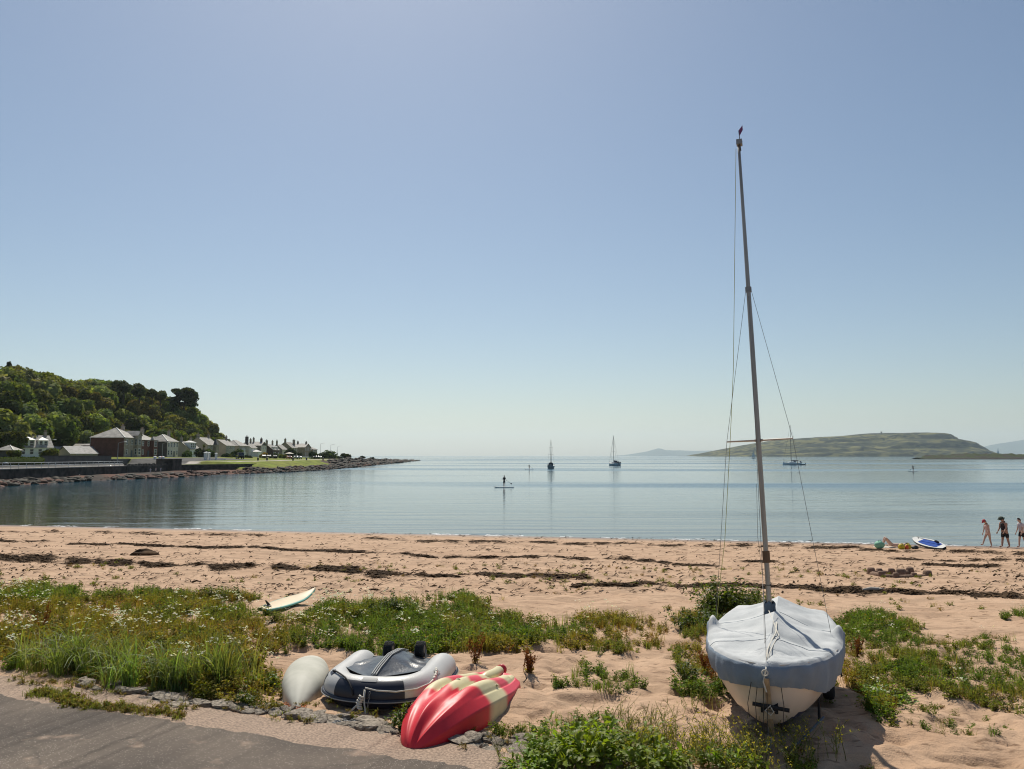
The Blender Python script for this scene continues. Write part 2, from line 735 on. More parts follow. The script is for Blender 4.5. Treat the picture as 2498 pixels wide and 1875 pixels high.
vr.inputs['From Min'].default_value, vr.inputs['From Max'].default_value = .003, .010
vr.inputs['To Min'].default_value, vr.inputs['To Max'].default_value = .32, 0
t.links.new(ve.outputs['Distance'], vr.inputs[0])
nst = N(t, 'ShaderNodeTexNoise', Scale=.55, Detail=7.0)
t.links.new(geo.outputs['Position'], nst.inputs['Vector'])
cst = t.nodes.new('ShaderNodeValToRGB')
cst.color_ramp.elements[0].position, cst.color_ramp.elements[1].position = .36, .60
cst.color_ramp.elements[0].color, cst.color_ramp.elements[1].color = (.68, .68, .70, 1), (1.06, 1.06, 1.06, 1)
t.links.new(nst.outputs['Fac'], cst.inputs[0])
mst = t.nodes.new('ShaderNodeMix')
mst.data_type = 'RGBA'
mst.blend_type = 'MULTIPLY'
mst.inputs[0].default_value = 1
t.links.new(mxa.outputs[2], mst.inputs[6])
t.links.new(cst.outputs[0], mst.inputs[7])
mcr = t.nodes.new('ShaderNodeMix')
mcr.data_type = 'RGBA'
mcr.inputs[7].default_value = (.045, .038, .03, 1)
t.links.new(vr.outputs[0], mcr.inputs[0])
t.links.new(mst.outputs[2], mcr.inputs[6])
t.links.new(mcr.outputs[2], p.inputs['Base Color'])
nzf = N(t, 'ShaderNodeTexNoise', Scale=120.0, Detail=3.0)
t.links.new(geo.outputs['Position'], nzf.inputs['Vector'])
bpn = N(t, 'ShaderNodeBump', Strength=.8, Distance=.012)
t.links.new(nzf.outputs['Fac'], bpn.inputs['Height'])
t.links.new(bpn.outputs[0], p.inputs['Normal'])
CONC = mat('weathered_concrete', (.28, .20, .145), .95, var=.25, scale=34, col2=(.42, .305, .225), bump=1, bscale=55, detail=9, pos=(.38, .66))


def strip(name, a, b, z, m, n=900, s0=-14.0, s1=16.0, ja=.0, jb=.0, seed=1, thick=.14):
    """a sheet running along the road edge between the side distances a and b"""
    ss = np.linspace(s0, s1, n)
    ea = a + (fbm(ss * 1.7, ss * 0 + seed, 4, seed) - .5) * ja
    eb = b + (fbm(ss * 2.3, ss * 0 + seed + 5, 4, seed + 3) - .5) * jb
    ja_ = .25 * (jb > 0)
    eb = eb + (fbm(ss * 9, ss * 0 + seed, 3, seed + 7) - .5) * ja_ * .45 * (vn(ss * .8, ss * 0, 3) > .35)
    rows = []
    for k in (0, 1):
        e = ea if k == 0 else eb
        rows.append(np.stack([ROAD_A[0] + _rd[0] * ss + _rn[0] * e, ROAD_A[1] + _rd[1] * ss + _rn[1] * e, np.full(n, z)], 1))
    rows.append(rows[1] - np.array([0, 0, thick]))
    V = np.concatenate(rows)
    i = np.arange(n - 1)
    Q = np.concatenate([np.stack([i, i + 1, i + n + 1, i + n], 1), np.stack([i + n, i + n + 1, i + 2 * n + 1, i + 2 * n], 1)])
    return tag(obj(name, np_mesh(name, V, Q, mats=[m])), kind='structure')


strip('road', -9.0, 0.0, 1.838, ASPH, ja=0, jb=.22, seed=4)
strip('road_verge', -.4, .62, 1.822, CONC, ja=0, jb=.3, seed=9)

# land on the far side of the bay
LANDM = bpy.data.materials.new('shore_land')
LANDM.use_nodes = True
t = LANDM.node_tree
p = t.nodes['Principled BSDF']
p.inputs['Roughness'].default_value = .95
p.inputs['Specular IOR Level'].default_value = .2
at = t.nodes.new('ShaderNodeAttribute')
at.attribute_name = 'Col'
geo = t.nodes.new('ShaderNodeNewGeometry')
nz = N(t, 'ShaderNodeTexNoise', Scale=.35, Detail=6.0)
t.links.new(geo.outputs['Position'], nz.inputs['Vector'])
mr = t.nodes.new('ShaderNodeMapRange')
mr.inputs['From Min'].default_value, mr.inputs['From Max'].default_value = .3, .7
mr.inputs['To Min'].default_value, mr.inputs['To Max'].default_value = .6, 1.35
t.links.new(nz.outputs['Fac'], mr.inputs[0])
mm = t.nodes.new('ShaderNodeMix')
mm.data_type = 'RGBA'
mm.blend_type = 'MULTIPLY'
mm.inputs[0].default_value = 1
t.links.new(at.outputs['Color'], mm.inputs[6])
t.links.new(mr.outputs[0], mm.inputs[7])
t.links.new(mm.outputs[2], p.inputs['Base Color'])
lx = np.concatenate([np.linspace(-420, -240, 30), np.linspace(-236, -116, 70), np.arange(-115, -60.9, .7)])
ly = np.concatenate([np.linspace(72, 120, 12), np.arange(123, 330, 2.2), np.geomspace(333, 900, 110)])
gx, gy = np.meshgrid(lx, ly)
lz = np.where(gy < 76, ground_h(gx, gy), land_h(gx, gy))
xs = np.interp(gy, XS_Y, XS_X)
tt = xs - gx
nn = fbm(gx / 7, gy / 7, 4, 21)
grass = np.array([.155, .19, .018])
dry = np.array([.22, .18, .05])
rock = np.array([.050, .038, .030])
redr = np.array([.115, .058, .040])
pave = np.array([.40, .36, .31])
tar = np.array([.10, .095, .09])
col = np.where((nn > .5)[..., None], grass, dry * .25 + grass * .75)
col = np.where((gy > 470)[..., None], dry * .32 + grass * .32, col)
rk = np.where((nn > .52)[..., None], redr, rock)
lowm = np.where(gy < 236, gx > -91.4, tt < 6.0 + 6 * (nn - .5) + np.where(gy > 330, 7, 0) + np.where(gy > 470, 12, 0))
col = np.where(lowm[..., None], rk, col)
col = np.where(((gy < 240) & (gx <= -91.4) & (gx > -95))[..., None], pave, col)
col = np.where(((gy < 300) & (gx <= -95) & (gx > -112))[..., None], tar, col)
pth = (gy >= 240) & (np.abs(tt - 17 - (gy - 240) * .02) < 2.0) & (gy < 430)
col = np.where(pth[..., None], pave, col)
col = np.where((gx < -143)[..., None], np.array([.03, .04, .015]), col)
nx, ny = len(lx), len(ly)
i = (np.arange(ny - 1)[:, None] * nx + np.arange(nx - 1)[None]).ravel()
o = obj('headland', np_mesh('headland', np.stack([gx.ravel(), gy.ravel(), lz.ravel()], 1), np.stack([i, i + 1, i + nx + 1, i + nx], 1), col=col.reshape(-1, 3), mats=[LANDM], smooth=True))
tag(o, kind='structure')

# the island across the sound
IX = [1728, 1738, 1758, 1790, 1850, 1930, 2010, 2080, 2110, 2150, 2200, 2300, 2340, 2380, 2420, 2437, 2452, 2464]
IY = [1111.2, 1108.6, 1105, 1097, 1084, 1071, 1065, 1062, 1059, 1055, 1054, 1055, 1061, 1073, 1084, 1096, 1107, 1111.5]
DI = 4400.0
ix = np.linspace(1680, 2475, 330)
iprof = (HORY - np.interp(ix, IX, IY)) * (DI + 500) / FPX + 5
iprof = np.convolve(np.pad(iprof, 2, 'edge'), np.ones(5) / 5, 'valid')
wx = (ix - 1249) / FPX * (DI + 500)
wy = np.concatenate([[DI - 40], np.linspace(DI, DI + 900, 90)])
gx, gy = np.meshgrid(wx, wy)
gy = gy + (420 * sstep(2240, 2462, ix) + 250 * (1 - sstep(1690, 1850, ix)))[None]
tq = np.tile(np.concatenate([[0], np.linspace(0, 1, 90)])[:, None], (1, len(ix)))
nz1 = fbm(gx / 260, gy / 130, 5, 40) - .5
shape = np.interp(tq, [0, .008, .012, .12, .14, .36, .39, .55, .75, 1], [0, .03, .16, .30, .48, .62, .82, .93, 1, .98])
iz = iprof[None, :] * np.clip(shape * (1 + nz1 * 1.1 * (1 - tq)), 0, 1.0) - 3 * (np.arange(len(wy)) == 0)[:, None]
ISL = mat('island_ground', (.030, .038, .012), .95, var=.3, scale=.009, col2=(.150, .138, .045), detail=9, pos=(.42, .58), stretch=(1, 1.6, 2.6), spec=.1)
t = ISL.node_tree
p = t.nodes['Principled BSDF']
old = p.inputs['Base Color'].links[0].from_socket
tc = t.nodes.new('ShaderNodeTexCoord')
mp = t.nodes.new('ShaderNodeMapping')
mp.inputs['Scale'].default_value = (1, 2.0, 3.0)
n2 = N(t, 'ShaderNodeTexNoise', Scale=.017, Detail=8.0)
t.links.new(tc.outputs['Object'], mp.inputs[0])
t.links.new(mp.outputs[0], n2.inputs['Vector'])
cr = t.nodes.new('ShaderNodeValToRGB')
cr.color_ramp.elements[0].position, cr.color_ramp.elements[1].position = .52, .57
mx = t.nodes.new('ShaderNodeMix')
mx.data_type = 'RGBA'
mx.inputs[7].default_value = (.014, .019, .010, 1)
t.links.new(n2.outputs['Fac'], cr.inputs[0])
t.links.new(cr.outputs[0], mx.inputs[0])
t.links.new(old, mx.inputs[6])
t.links.new(mx.outputs[2], p.inputs['Base Color'])
nx, ny = len(wx), len(wy)
i = (np.arange(ny - 1)[:, None] * nx + np.arange(nx - 1)[None]).ravel()
o = obj('island_hill', np_mesh('island_hill', np.stack([gx.ravel(), gy.ravel(), iz.ravel()], 1), np.stack([i, i + 1, i + nx + 1, i + nx], 1), mats=[ISL], smooth=True))
tag(o, kind='structure')
STONE = mat('grey_stone', (.22, .20, .17), .9, var=.25, scale=3, bump=.6, bscale=15)
mb = MB()
cpos = Pp(2150, 1055.0, DI + 620)
mb.loft([[(cpos.x + math.cos(a) * r, cpos.y + math.sin(a) * r, z) for a in np.linspace(0, 2 * math.pi, 12, endpoint=False)] for r, z in ((5.2, cpos.z - 16), (4.6, cpos.z - 2), (4.4, cpos.z + 4), (5.0, cpos.z + 4.3), (5.0, cpos.z + 6.5))], cap1=True)
tag(mb.obj('stone_tower', STONE), 'tiny stone tower on the flat top of the island', 'tower')

# far blue hills
FAR = mat('far_hill', (.06, .075, .05), .95, var=.2, scale=.002, spec=.1)


def far_hill(pts, D, thick, seed):
    xs_ = np.linspace(pts[0][0], pts[-1][0], 140)
    ys_ = np.interp(xs_, [q[0] for q in pts], [q[1] for q in pts])
    hh = (HORY - ys_) * D / FPX + 5 + (fbm(xs_ / 9, xs_ * 0, 4, seed) - .5) * 14
    X = (xs_ - 1249) / FPX * D
    Yr = np.linspace(0, 1, 12)
    prof = np.sin(Yr * math.pi) ** .8
    gx = np.tile(X, (12, 1))
    gy = D - thick / 2 + np.tile(Yr[:, None] * thick, (1, len(X)))
    gz_ = hh[None] * prof[:, None] - 3
    nx, ny = len(X), 12
    i = (np.arange(ny - 1)[:, None] * nx + np.arange(nx - 1)[None]).ravel()
    o = obj('hills', np_mesh('hills', np.stack([gx.ravel(), gy.ravel(), gz_.ravel()], 1), np.stack([i, i + 1, i + nx + 1, i + nx], 1), mats=[FAR], smooth=True))
    tag(o, kind='structure')


far_hill([(1505, 1111), (1540, 1107), (1575, 1101), (1595, 1096), (1606, 1093), (1620, 1097), (1650, 1098), (1700, 1099), (1760, 1098), (1840, 1103), (1900, 1110)], 21000, 2500, 3)
far_hill([(2380, 1108), (2410, 1088), (2440, 1081), (2470, 1077), (2498, 1072), (2540, 1066), (2620, 1078), (2700, 1108)], 20000, 2500, 8)

# low rocky islet at the right
IP = [(2246, 1116.5), (2275, 1113), (2300, 1111), (2340, 1109.5), (2380, 1108), (2430, 1105), (2470, 1105), (2520, 1106), (2600, 1110), (2680, 1116)]
D0 = 1180.0
xs_ = np.linspace(2244, 2685, 170)
hh = 5 - (np.interp(xs_, [q[0] for q in IP], [q[1] for q in IP]) - HORY) * D0 / FPX
hh = np.where(hh > 0, hh * .86, hh)
hh = hh + (fbm(xs_ / 9, xs_ * 0, 5, 5) - .5) * 5.5
X = (xs_ - 1249) / FPX * D0
T = np.linspace(0, 1, 16)
dep = 40 + 90 * sstep(2244, 2360, xs_)
gx = np.tile(X, (16, 1))
gy = D0 - 10 + T[:, None] * dep[None]
gz_ = hh[None] * np.interp(T, [0, .1, .3, .45, .8, 1], [-.1, .35, .55, .95, 1, -.1])[:, None] * (1 + (fbm(gx / 6, gy / 6, 3, 9) - .5) * .5)
nx, ny = len(X), 16
i = (np.arange(ny - 1)[:, None] * nx + np.arange(nx - 1)[None]).ravel()
nn = fbm(gx / 9, gy / 5, 3, 2)
col = np.where((T[:, None] > .12)[..., None] & (nn > .40)[..., None], np.array([.038, .048, .014]), np.array([.040, .032, .024]))
o = obj('islet_rock', np_mesh('islet_rock', np.stack([gx.ravel(), gy.ravel(), gz_.ravel()], 1), np.stack([i, i + 1, i + nx + 1, i + nx], 1), col=col.reshape(-1, 3), mats=[LANDM], smooth=False))
tag(o, kind='structure')

# thin air between here and the far hills
hz = MB().box(-21000, 21000, -400, 24000, -4, 640).mesh('haze', bpy.data.materials.new('haze_air'))
hm = hz.materials[0]
hm.use_nodes = True
t = hm.node_tree
for n in list(t.nodes):
    t.nodes.remove(n)
pv = t.nodes.new('ShaderNodeVolumePrincipled')
pv.inputs['Color'].default_value = (.83, .95, 1.0, 1)
pv.inputs['Density'].default_value = HAZE_D = 4.2e-5
pv.inputs['Anisotropy'].default_value = .4
mo = t.nodes.new('ShaderNodeOutputMaterial')
t.links.new(pv.outputs[0], mo.inputs['Volume'])
tag(obj('haze', hz), kind='stuff')

# ------------------------------------------------------------------ shore rocks (countless) and some single boulders
ROCKR = mat('red_sandstone_rock', (.075, .036, .025), .9, var=.4, scale=.5, col2=(.17, .085, .055), bump=.6, bscale=3)
ROCKD = mat('dark_weedy_rock', (.022, .020, .017), .85, var=.4, scale=.4, col2=(.068, .055, .036), bump=.6, bscale=3)


def lump(seed, n=9, k=6, amp=.45):
    mb = MB().ball((0, 0, 0), 1, n, k)
    V = np.array(mb.v)
    r = 1 + amp * (fbm(V[:, 0] * 1.6 + seed * 3.1 + 9, V[:, 1] * 1.6 + V[:, 2] * 1.1 + seed, 3, seed) - .5) * 2
    return V * r[:, None], mb.f


LUMPS = [lump(s) for s in range(8)]
LUMPT = []
for V, f in LUMPS:
    q = np.array([a for a in f if len(a) == 4])
    LUMPT.append((V, q))


def lumps_mesh(name, items, m):
    Vs, Qs, b = [], [], 0
    for (x, y, z, sx, sy, sz, rz, k) in items:
        V, q = LUMPT[k % 8]
        c, s_ = math.cos(rz), math.sin(rz)
        v = V * np.array([sx, sy, sz])
        v = np.stack([v[:, 0] * c - v[:, 1] * s_ + x, v[:, 0] * s_ + v[:, 1] * c + y, v[:, 2] + z], 1)
        Vs.append(v)
        Qs.append(q + b)
        b += len(v)
    return np_mesh(name, np.concatenate(Vs), np.concatenate(Qs), mats=[m], smooth=False)


ra = random.Random(5)
red, dark = [], []
for k in range(1500):
    y = ra.uniform(122, 236) if k < 330 else 236 + (ra.random() ** 1.6) * 590
    xs0 = float(np.interp(y, XS_Y, XS_X))
    t_ = ra.uniform(-.8, 4.5) if y < 236 else ra.uniform(-1.0, 6.0 + (7 if y > 340 else 0))
    x = xs0 - t_
    if y < 236 and x < -90.6:
        x = -90.4
    s_ = ra.uniform(.2, .66) * (1 + min(.8, max(0, y - 236) / 220))
    z = max(-.1, float(land_h(x, y))) + ra.uniform(-.2, .25)
    it = (x, y, z, s_ * ra.uniform(.8, 1.9), s_ * ra.uniform(.8, 1.8), s_ * ra.uniform(.5, 1.0), ra.uniform(0, 6.28), k)
    (red if (178 < y < 236 and ra.random() < .75) or ra.random() < .13 else dark).append(it)
tag(obj('red_shore_rocks', lumps_mesh('red_shore_rocks', red, ROCKR)), kind='stuff')
tag(obj('dark_shore_rocks', lumps_mesh('dark_shore_rocks', dark, ROCKD)), kind='stuff')
BIG = [(20, 1176, 5.5, 1.6, 'R', 'broad red-topped boulder below the sea wall at its nearest end'),
       (70, 1172, 8, 2.1, 'D', 'long black boulder under the sea wall railing'),
       (112, 1170, 4.5, 1.5, 'R', 'rusty boulder sloping to the water beside the long black boulder'),
       (165, 1168, 6, 1.2, 'D', 'low dark rock where the two white birds rest'),
       (318, 1160, 5.5, 1.8, 'D', 'dark hump of rock below the toothed wall'),
       (385, 1158, 6, 1.6, 'D', 'dark overhanging rock under the seated people'),
       (408, 1147, 4, 1.5, 'R', 'orange-red outcrop beneath the tall dark wall'),
       (450, 1152, 6, 1.4, 'R', 'wide orange rock shelf below the tall dark wall'),
       (618, 1143, 6.0, 3.6, 'D', 'purple-brown rock mound at the near end of the grass bank'),
       (640, 1142, 4.5, 2.8, 'D', 'smaller dark mound just beyond the purple-brown one')]
for px, py, L_, H_, k, lab in BIG:
    q = Zp(px, py + 4, .2)
    v, f = lump(int(px), 14, 9, .5)
    mb = MB()
    mb.add([(a * L_ / 3, b * 1.2, c * H_ / 2.2) for a, b, c in v], f)
    o = mb.obj('shore_boulder', ROCKR if k == 'R' else ROCKD, loc=(q.x, q.y, .1))
    tag(o, lab, 'boulder', 'boulders along the far shore')

# ------------------------------------------------------------------ sea wall, railing, garden walls
WALL = mat('dark_sea_wall', (.030, .027, .024), .95, var=.4, scale=.8, col2=(.075, .066, .055), bump=.7, bscale=6)
GREYW = mat('grey_garden_wall', (.085, .08, .075), .9, var=.2, scale=.5, bump=.4, bscale=5)
COPE = mat('pale_coping', (.42, .39, .34), .85, var=.12, scale=2)
RAIL = mat('galvanised_rail', (.42, .43, .44), .45, .6, var=.1)
wl = thing('sea_wall', 'dark stone sea wall with a railing along the far promenade', 'sea wall', (-91, 100, 0))


def wall_piece(parent, name, x0, x1, y0, y1, z0, z1, m):
    px_, py_, pz_ = parent.location
    return MB().box(x0 - px_, x1 - px_, y0 - py_, y1 - py_, z0 - pz_, z1 - pz_).obj(name, m, parent)


wall_piece(wl, 'wall', -91.6, -90.7, 70, 190, -.5, 2.52, WALL)
wall_piece(wl, 'coping', -91.7, -90.55, 70, 190, 2.522, 2.68, COPE)
nb = 0
rl = thing('promenade_railing', 'grey two-bar railing on top of the sea wall', 'railing', (-91.15, 100, 2.68))
postm = MB().tube([(0, 0, 0), (0, 0, 1.02)], .045, 6).mesh('post', RAIL)
for k in range(45):
    obj('post', postm, rl, loc=(0, -18 + k * 2.4, 0))
for z in (.5, 1.0):
    MB().tube([(0, -20, z), (0, 89, z)], .04, 6).obj('bar', RAIL, rl)
tw = thing('toothed_wall', 'dark wall with jagged upright coping stones past the railing', 'wall', (-91, 190, 0))
wall_piece(tw, 'wall', -91.7, -90.6, 190, 213, -.5, 2.55, WALL)
cs = MB()
cs.loft([[(-.4, -.32, 0), (.4, -.32, 0), (.4, .32, 0), (-.4, .32, 0)], [(-.3, -.1, .42), (.3, -.14, .42), (.28, .12, .42), (-.3, .1, .42)]], cap0=True, cap1=True)
csm = cs.mesh('coping_stone', WALL)
for k in range(26):
    o = obj('coping_stone', csm, tw, loc=(-.15, .5 + k * .88, 2.55), rot=(0, 0, ra.uniform(-.2, .2)))
    o.scale = (1, ra.uniform(.8, 1.1), ra.uniform(.75, 1.35))
tb = thing('tall_wall', 'tall dark block of wall beyond the white gateposts', 'wall', (-90, 226, 0))
wall_piece(tb, 'wall', -94, -89.6, 213.2, 219, -.5, 4.0, WALL)
wall_piece(tb, 'cap', -94.1, -89.5, 213.1, 219.1, 4.002, 4.15, WALL)
lw = thing('low_sea_wall', 'long dark retaining wall under the strip of grass', 'wall', (-86, 244, 0))
for (xa, ya, xb, yb) in ((-90.2, 219.2, -85.6, 228), (-85.6, 228, -80.5, 237), (-80.5, 237, -78.2, 243)):
    dx_, dy_ = (yb - ya), -(xb - xa)
    ln_ = math.hypot(dx_, dy_)
    dx_, dy_ = -dx_ / ln_ * .9, -dy_ / ln_ * .9
    lo = Vector((-86, 244, 0))
    MB().loft([[Vector((xa, ya, z_)) - lo, Vector((xb, yb, z_)) - lo, Vector((xb + dx_, yb + dy_, z_)) - lo, Vector((xa + dx_, ya + dy_, z_)) - lo] for z_ in (-.6, 2.35)], True, cap0=True, cap1=True).obj('wall', WALL, lw)
    MB().loft([[Vector((xa, ya, z_)) - lo, Vector((xb, yb, z_)) - lo, Vector((xb + dx_, yb + dy_, z_)) - lo, Vector((xa + dx_, ya + dy_, z_)) - lo] for z_ in (2.352, 2.48)], True, cap0=True, cap1=True).obj('coping', WALL, lw)
GRS = mat('verge_grass', (.10, .125, .03), .95, var=.3, scale=.8, spec=.1)
tag(MB().loft([[(-91.3, 219.3, z_), (-91.0, 219.3, z_), (-81.3, 237, z_), (-79, 243, z_), (-80, 258, z_), (-104, 271, z_), (-106, 246, z_), (-97, 240, z_)] for z_ in (-.4, 2.56)], True, cap0=True, cap1=True).obj('verge', GRS), kind='structure')
# ladder
ld = thing('ramp_handrail', 'pale handrail slanting down the sea wall to the rocks', 'handrail', tuple(Pp(266, 1146, 187)))
a0, a1 = Pp(266, 1136, 189.5), Pp(256, 1153, 185)
off = Vector(ld.location)
MB().tube([a0 - off, a1 - off], .07, 6).obj('rail', RAIL, ld)
MB().tube([a0 - off + Vector((.35, .2, .1)), a1 - off + Vector((.35, .2, .1))], .07, 6).obj('rail', RAIL, ld)

gw = thing('garden_wall', 'long plain grey wall behind the promenade road', 'wall', (-112.4, 190, 0))
wall_piece(gw, 'wall', -112.8, -112.2, 193, 226, 2.5, 4.9, GREYW)
wall_piece(gw, 'cap', -112.95, -112.05, 193, 226, 4.902, 5.02, WALL)
gw2 = thing('low_garden_wall', 'lower grey wall in front of the red terrace', 'wall', (-112.4, 226, 0))
wall_piece(gw2, 'wall', -112.8, -112.2, 226.2, 262, 2.5, 3.95, GREYW)
wall_piece(gw2, 'cap', -112.95, -112.05, 226.2, 262, 3.952, 4.06, COPE)
gw3 = thing('far_garden_wall', 'dark low wall fronting the far row of houses', 'wall', (-112.4, 266, 0))
wall_piece(gw3, 'wall', -112.8, -112.2, 266, 480, 2.8, 4.35, WALL)
WHITE = mat('white_paint', (.74, .74, .72), .6, var=.06, scale=2)
for px, d, hh_, lab in ((378, 243, 1.9, 'white gatepost nearest to the red terrace'), (390, 250, 1.8, 'middle white gatepost by the red umbrella'), (398, 250, 1.8, 'white gatepost closest to the tall dark wall'),
                        (500, 262, 2.2, 'white pillar beside the grass strip'), (503, 263, 2.3, 'tallest white pillar of the pair by the grass'), (510, 264, 2.2, 'white pillar standing alone past the pair'),
                        (527, 268, 2.0, 'squat white pillar behind the white bar')):
    q = Pp(px, 1118, d)
    z0 = 2.62 if d < 262 else 2.9
    if d >= 262:
        z0 = max(float(land_h(q.x, d)), 2.3)
    g_ = thing('gate_pillar', lab, 'pillar', (q.x, d, z0), 0, 'white pillars along the far road')
    MB().box(-.3, .3, -.3, .3, 0, hh_).obj('shaft', WHITE, g_)
    MB().loft([[(-.4, -.4, hh_ + .002), (.4, -.4, hh_ + .002), (.4, .4, hh_ + .002), (-.4, .4, hh_ + .002)], [(-.38, -.38, hh_ + .18), (.38, -.38, hh_ + .18), (.38, .38, hh_ + .18), (-.38, .38, hh_ + .18)], [(-.04, -.04, hh_ + .4), (.04, -.04, hh_ + .4), (.04, .04, hh_ + .4), (-.04, .04, hh_ + .4)]], cap0=True, cap1=True).obj('cap', WHITE, g_)
q = Pp(532, 1120, 270)
bar = thing('white_barrier', 'low white boarded barrier beside the far road', 'barrier', (q.x, 270, 2.9))
for k in range(2):
    MB().box(-2.6, 2.6, -.06, .06, .75 + k * .0, 1.05).obj('board', WHITE, bar) if k == 0 else None
for k in (-2.2, 0, 2.2):
    MB().box(k - .08, k + .08, -.12, -.062, 0, .95).obj('post', WHITE, bar)
q = Pp(760, 1116, 395)
bar = thing('white_fence', 'white single-rail fence by the furthest parked cars', 'fence', (q.x + 1, 395, 3.4))
MB().box(-7, 4, -.08, .08, .7, 1.05).obj('rail', WHITE, bar)
for k in range(5):
    MB().box(-6.6 + k * 2.5 - .08, -6.6 + k * 2.5 + .08, .082, .22, 0, 1.0).obj('post', WHITE, bar)
# ------------------------------------------------------------------ houses along the far road
SLATE = mat('roof_slate', (.27, .25, .22), .75, var=.15, scale=.9, col2=(.40, .37, .325), bump=.4, bscale=5)
SLATED = mat('dark_roof_slate', (.15, .145, .14), .7, var=.15, scale=.9, col2=(.25, .24, .23), bump=.4, bscale=5)
LEAD = mat('lead_ridge', (.5, .49, .46), .5, var=.1)
GLASS = mat('window_glass', (.03, .035, .04), .08, var=.1, spec=.6)
FRAME = mat('window_frame', (.72, .72, .70), .5, var=.05)
DOORM = mat('door_paint', (.06, .08, .10), .5, var=.1)
POT = mat('chimney_pot', (.30, .22, .16), .85, var=.2)
WM = {
    'white': mat('white_render', (.80, .80, .77), .85, var=.08, scale=.6),
    'cream': mat('cream_render', (.70, .62, .52), .85, var=.1, scale=.6),
    'grey': mat('grey_render', (.32, .30, .265), .9, var=.15, scale=.5),
    'beige': mat('beige_render', (.50, .43, .36), .9, var=.12, scale=.5),
    'red': mat('red_sandstone', (.135, .055, .042), .9, var=.2, scale=.8, bump=.3, bscale=6),
    'stone': mat('grey_sandstone', (.35, .295, .235), .9, var=.25, scale=1.2, bump=.4, bscale=6),
    'dark': mat('dark_stone', (.085, .08, .078), .9, var=.2, scale=1),
    'tan': mat('tan_sandstone', (.34, .24, .165), .9, var=.15, scale=1),
    'darkred': mat('dark_red_stone', (.10, .062, .055), .9, var=.2, scale=1),
}


def rect_win(parent, face, a, z, w_, h_, W, Lh, name='window', frame=None):
    """a window on the front (E) or the side towards us (S): frame > pane"""
    f_ = MB()
    p_ = MB()
    th = .12
    fr = frame or FRAME
    if face == 'E':
        for (a0, a1, z0, z1) in ((a, a + th, z, z + h_), (a + w_ - th, a + w_, z, z + h_), (a + th, a + w_ - th, z, z + th), (a + th, a + w_ - th, z + h_ - th, z + h_), (a + th, a + w_ - th, z + h_ * .5 - .05, z + h_ * .5 + .05)):
            f_.box(-.06, .07, a0, a1, z0, z1)
        p_.box(-.05, .02, a + th, a + w_ - th, z + th, z + h_ - th)
    else:
        for (a0, a1, z0, z1) in ((a, a + th, z, z + h_), (a + w_ - th, a + w_, z, z + h_), (a + th, a + w_ - th, z, z + th), (a + th, a + w_ - th, z + h_ - th, z + h_), (a + th, a + w_ - th, z + h_ * .5 - .05, z + h_ * .5 + .05)):
            f_.box(a0, a1, -.07, .06, z0, z1)
        p_.box(a + th, a + w_ - th, -.02, .05, z + th, z + h_ - th)
    o = f_.obj(name, fr, parent)
    p_.obj('pane', GLASS, o)
    return o


def roof_shape(kind, x0, x1, y0, y1, z, h_, ov=.35, th=.14):
    """closed slab roof over a rectangle"""
    x0, x1, y0, y1 = x0 - ov, x1 + ov, y0 - ov, y1 + ov
    xm, ym = (x0 + x1) / 2, (y0 + y1) / 2
    mb = MB()
    if kind == 'hip':
        if (x1 - x0) > (y1 - y0):
            r = (y1 - y0) / 2
            A, B = (x0 + r, ym, z + h_), (x1 - r, ym, z + h_)
        else:
            r = (x1 - x0) / 2
            A, B = (xm, y0 + r, z + h_), (xm, y1 - r, z + h_)
            if r * 2 > (y1 - y0):
                A = B = (xm, ym, z + h_)
        vs = [(x0, y0, z), (x1, y0, z), (x1, y1, z), (x0, y1, z), A, B, (x0, y0, z - th), (x1, y0, z - th), (x1, y1, z - th), (x0, y1, z - th)]
        if (x1 - x0) > (y1 - y0):
            fs = [(0, 1, 5, 4), (1, 2, 5), (2, 3, 4, 5), (3, 0, 4)]
        else:
            fs = [(0, 1, 4), (1, 2, 5, 4), (2, 3, 5), (3, 0, 4, 5)]
        fs += [(0, 6, 7, 1), (1, 7, 8, 2), (2, 8, 9, 3), (3, 9, 6, 0), (9, 8, 7, 6)]
        mb.add(vs, fs)
    else:
        # two leaning slabs
        if kind == 'gable_y':       # ridge along y, gable towards us
            prof = [(x0, z - .12), (xm, z + h_), (x1, z - .12), (x1, z - .12 - th), (xm, z + h_ - th * 1.3), (x0, z - .12 - th)]
            vs = [(a, y0, b) for a, b in prof] + [(a, y1, b) for a, b in prof]
        else:                       # ridge along x
            prof = [(y0, z - .12), (ym, z + h_), (y1, z - .12), (y1, z - .12 - th), (ym, z + h_ - th * 1.3), (y0, z - .12 - th)]
            vs = [(x0, a, b) for a, b in prof] + [(x1, a, b) for a, b in prof]
        fs = [(i, (i + 1) % 6, 6 + (i + 1) % 6, 6 + i) for i in range(6)] + [(0, 5, 4, 1), (1, 4, 3, 2), (6, 7, 10, 11), (7, 8, 9, 10)]
        mb.add(vs, fs)
    return mb


POTM = MB().tube([(0, 0, 0), (0, 0, .56)], [.15, .12], 7).mesh('chimney_pot', POT)


def chimney(parent, x, y, z0, z1, w_=.8, l_=1.3, m=None, pots=3):
    w_, l_ = w_ * .82, l_ * .82
    c = MB().box(x - w_ / 2, x + w_ / 2, y - l_ / 2, y + l_ / 2, z0, z1).box(x - w_ / 2 - .08, x + w_ / 2 + .08, y - l_ / 2 - .08, y + l_ / 2 + .08, z1 + .002, z1 + .16).obj('chimney', m or WM['stone'], parent)
    for k in range(pots):
        yy = y - l_ / 2 + (k + .5) * l_ / pots
        obj('chimney_pot', POTM, c, loc=(x, yy, z1 + .16))
    return c


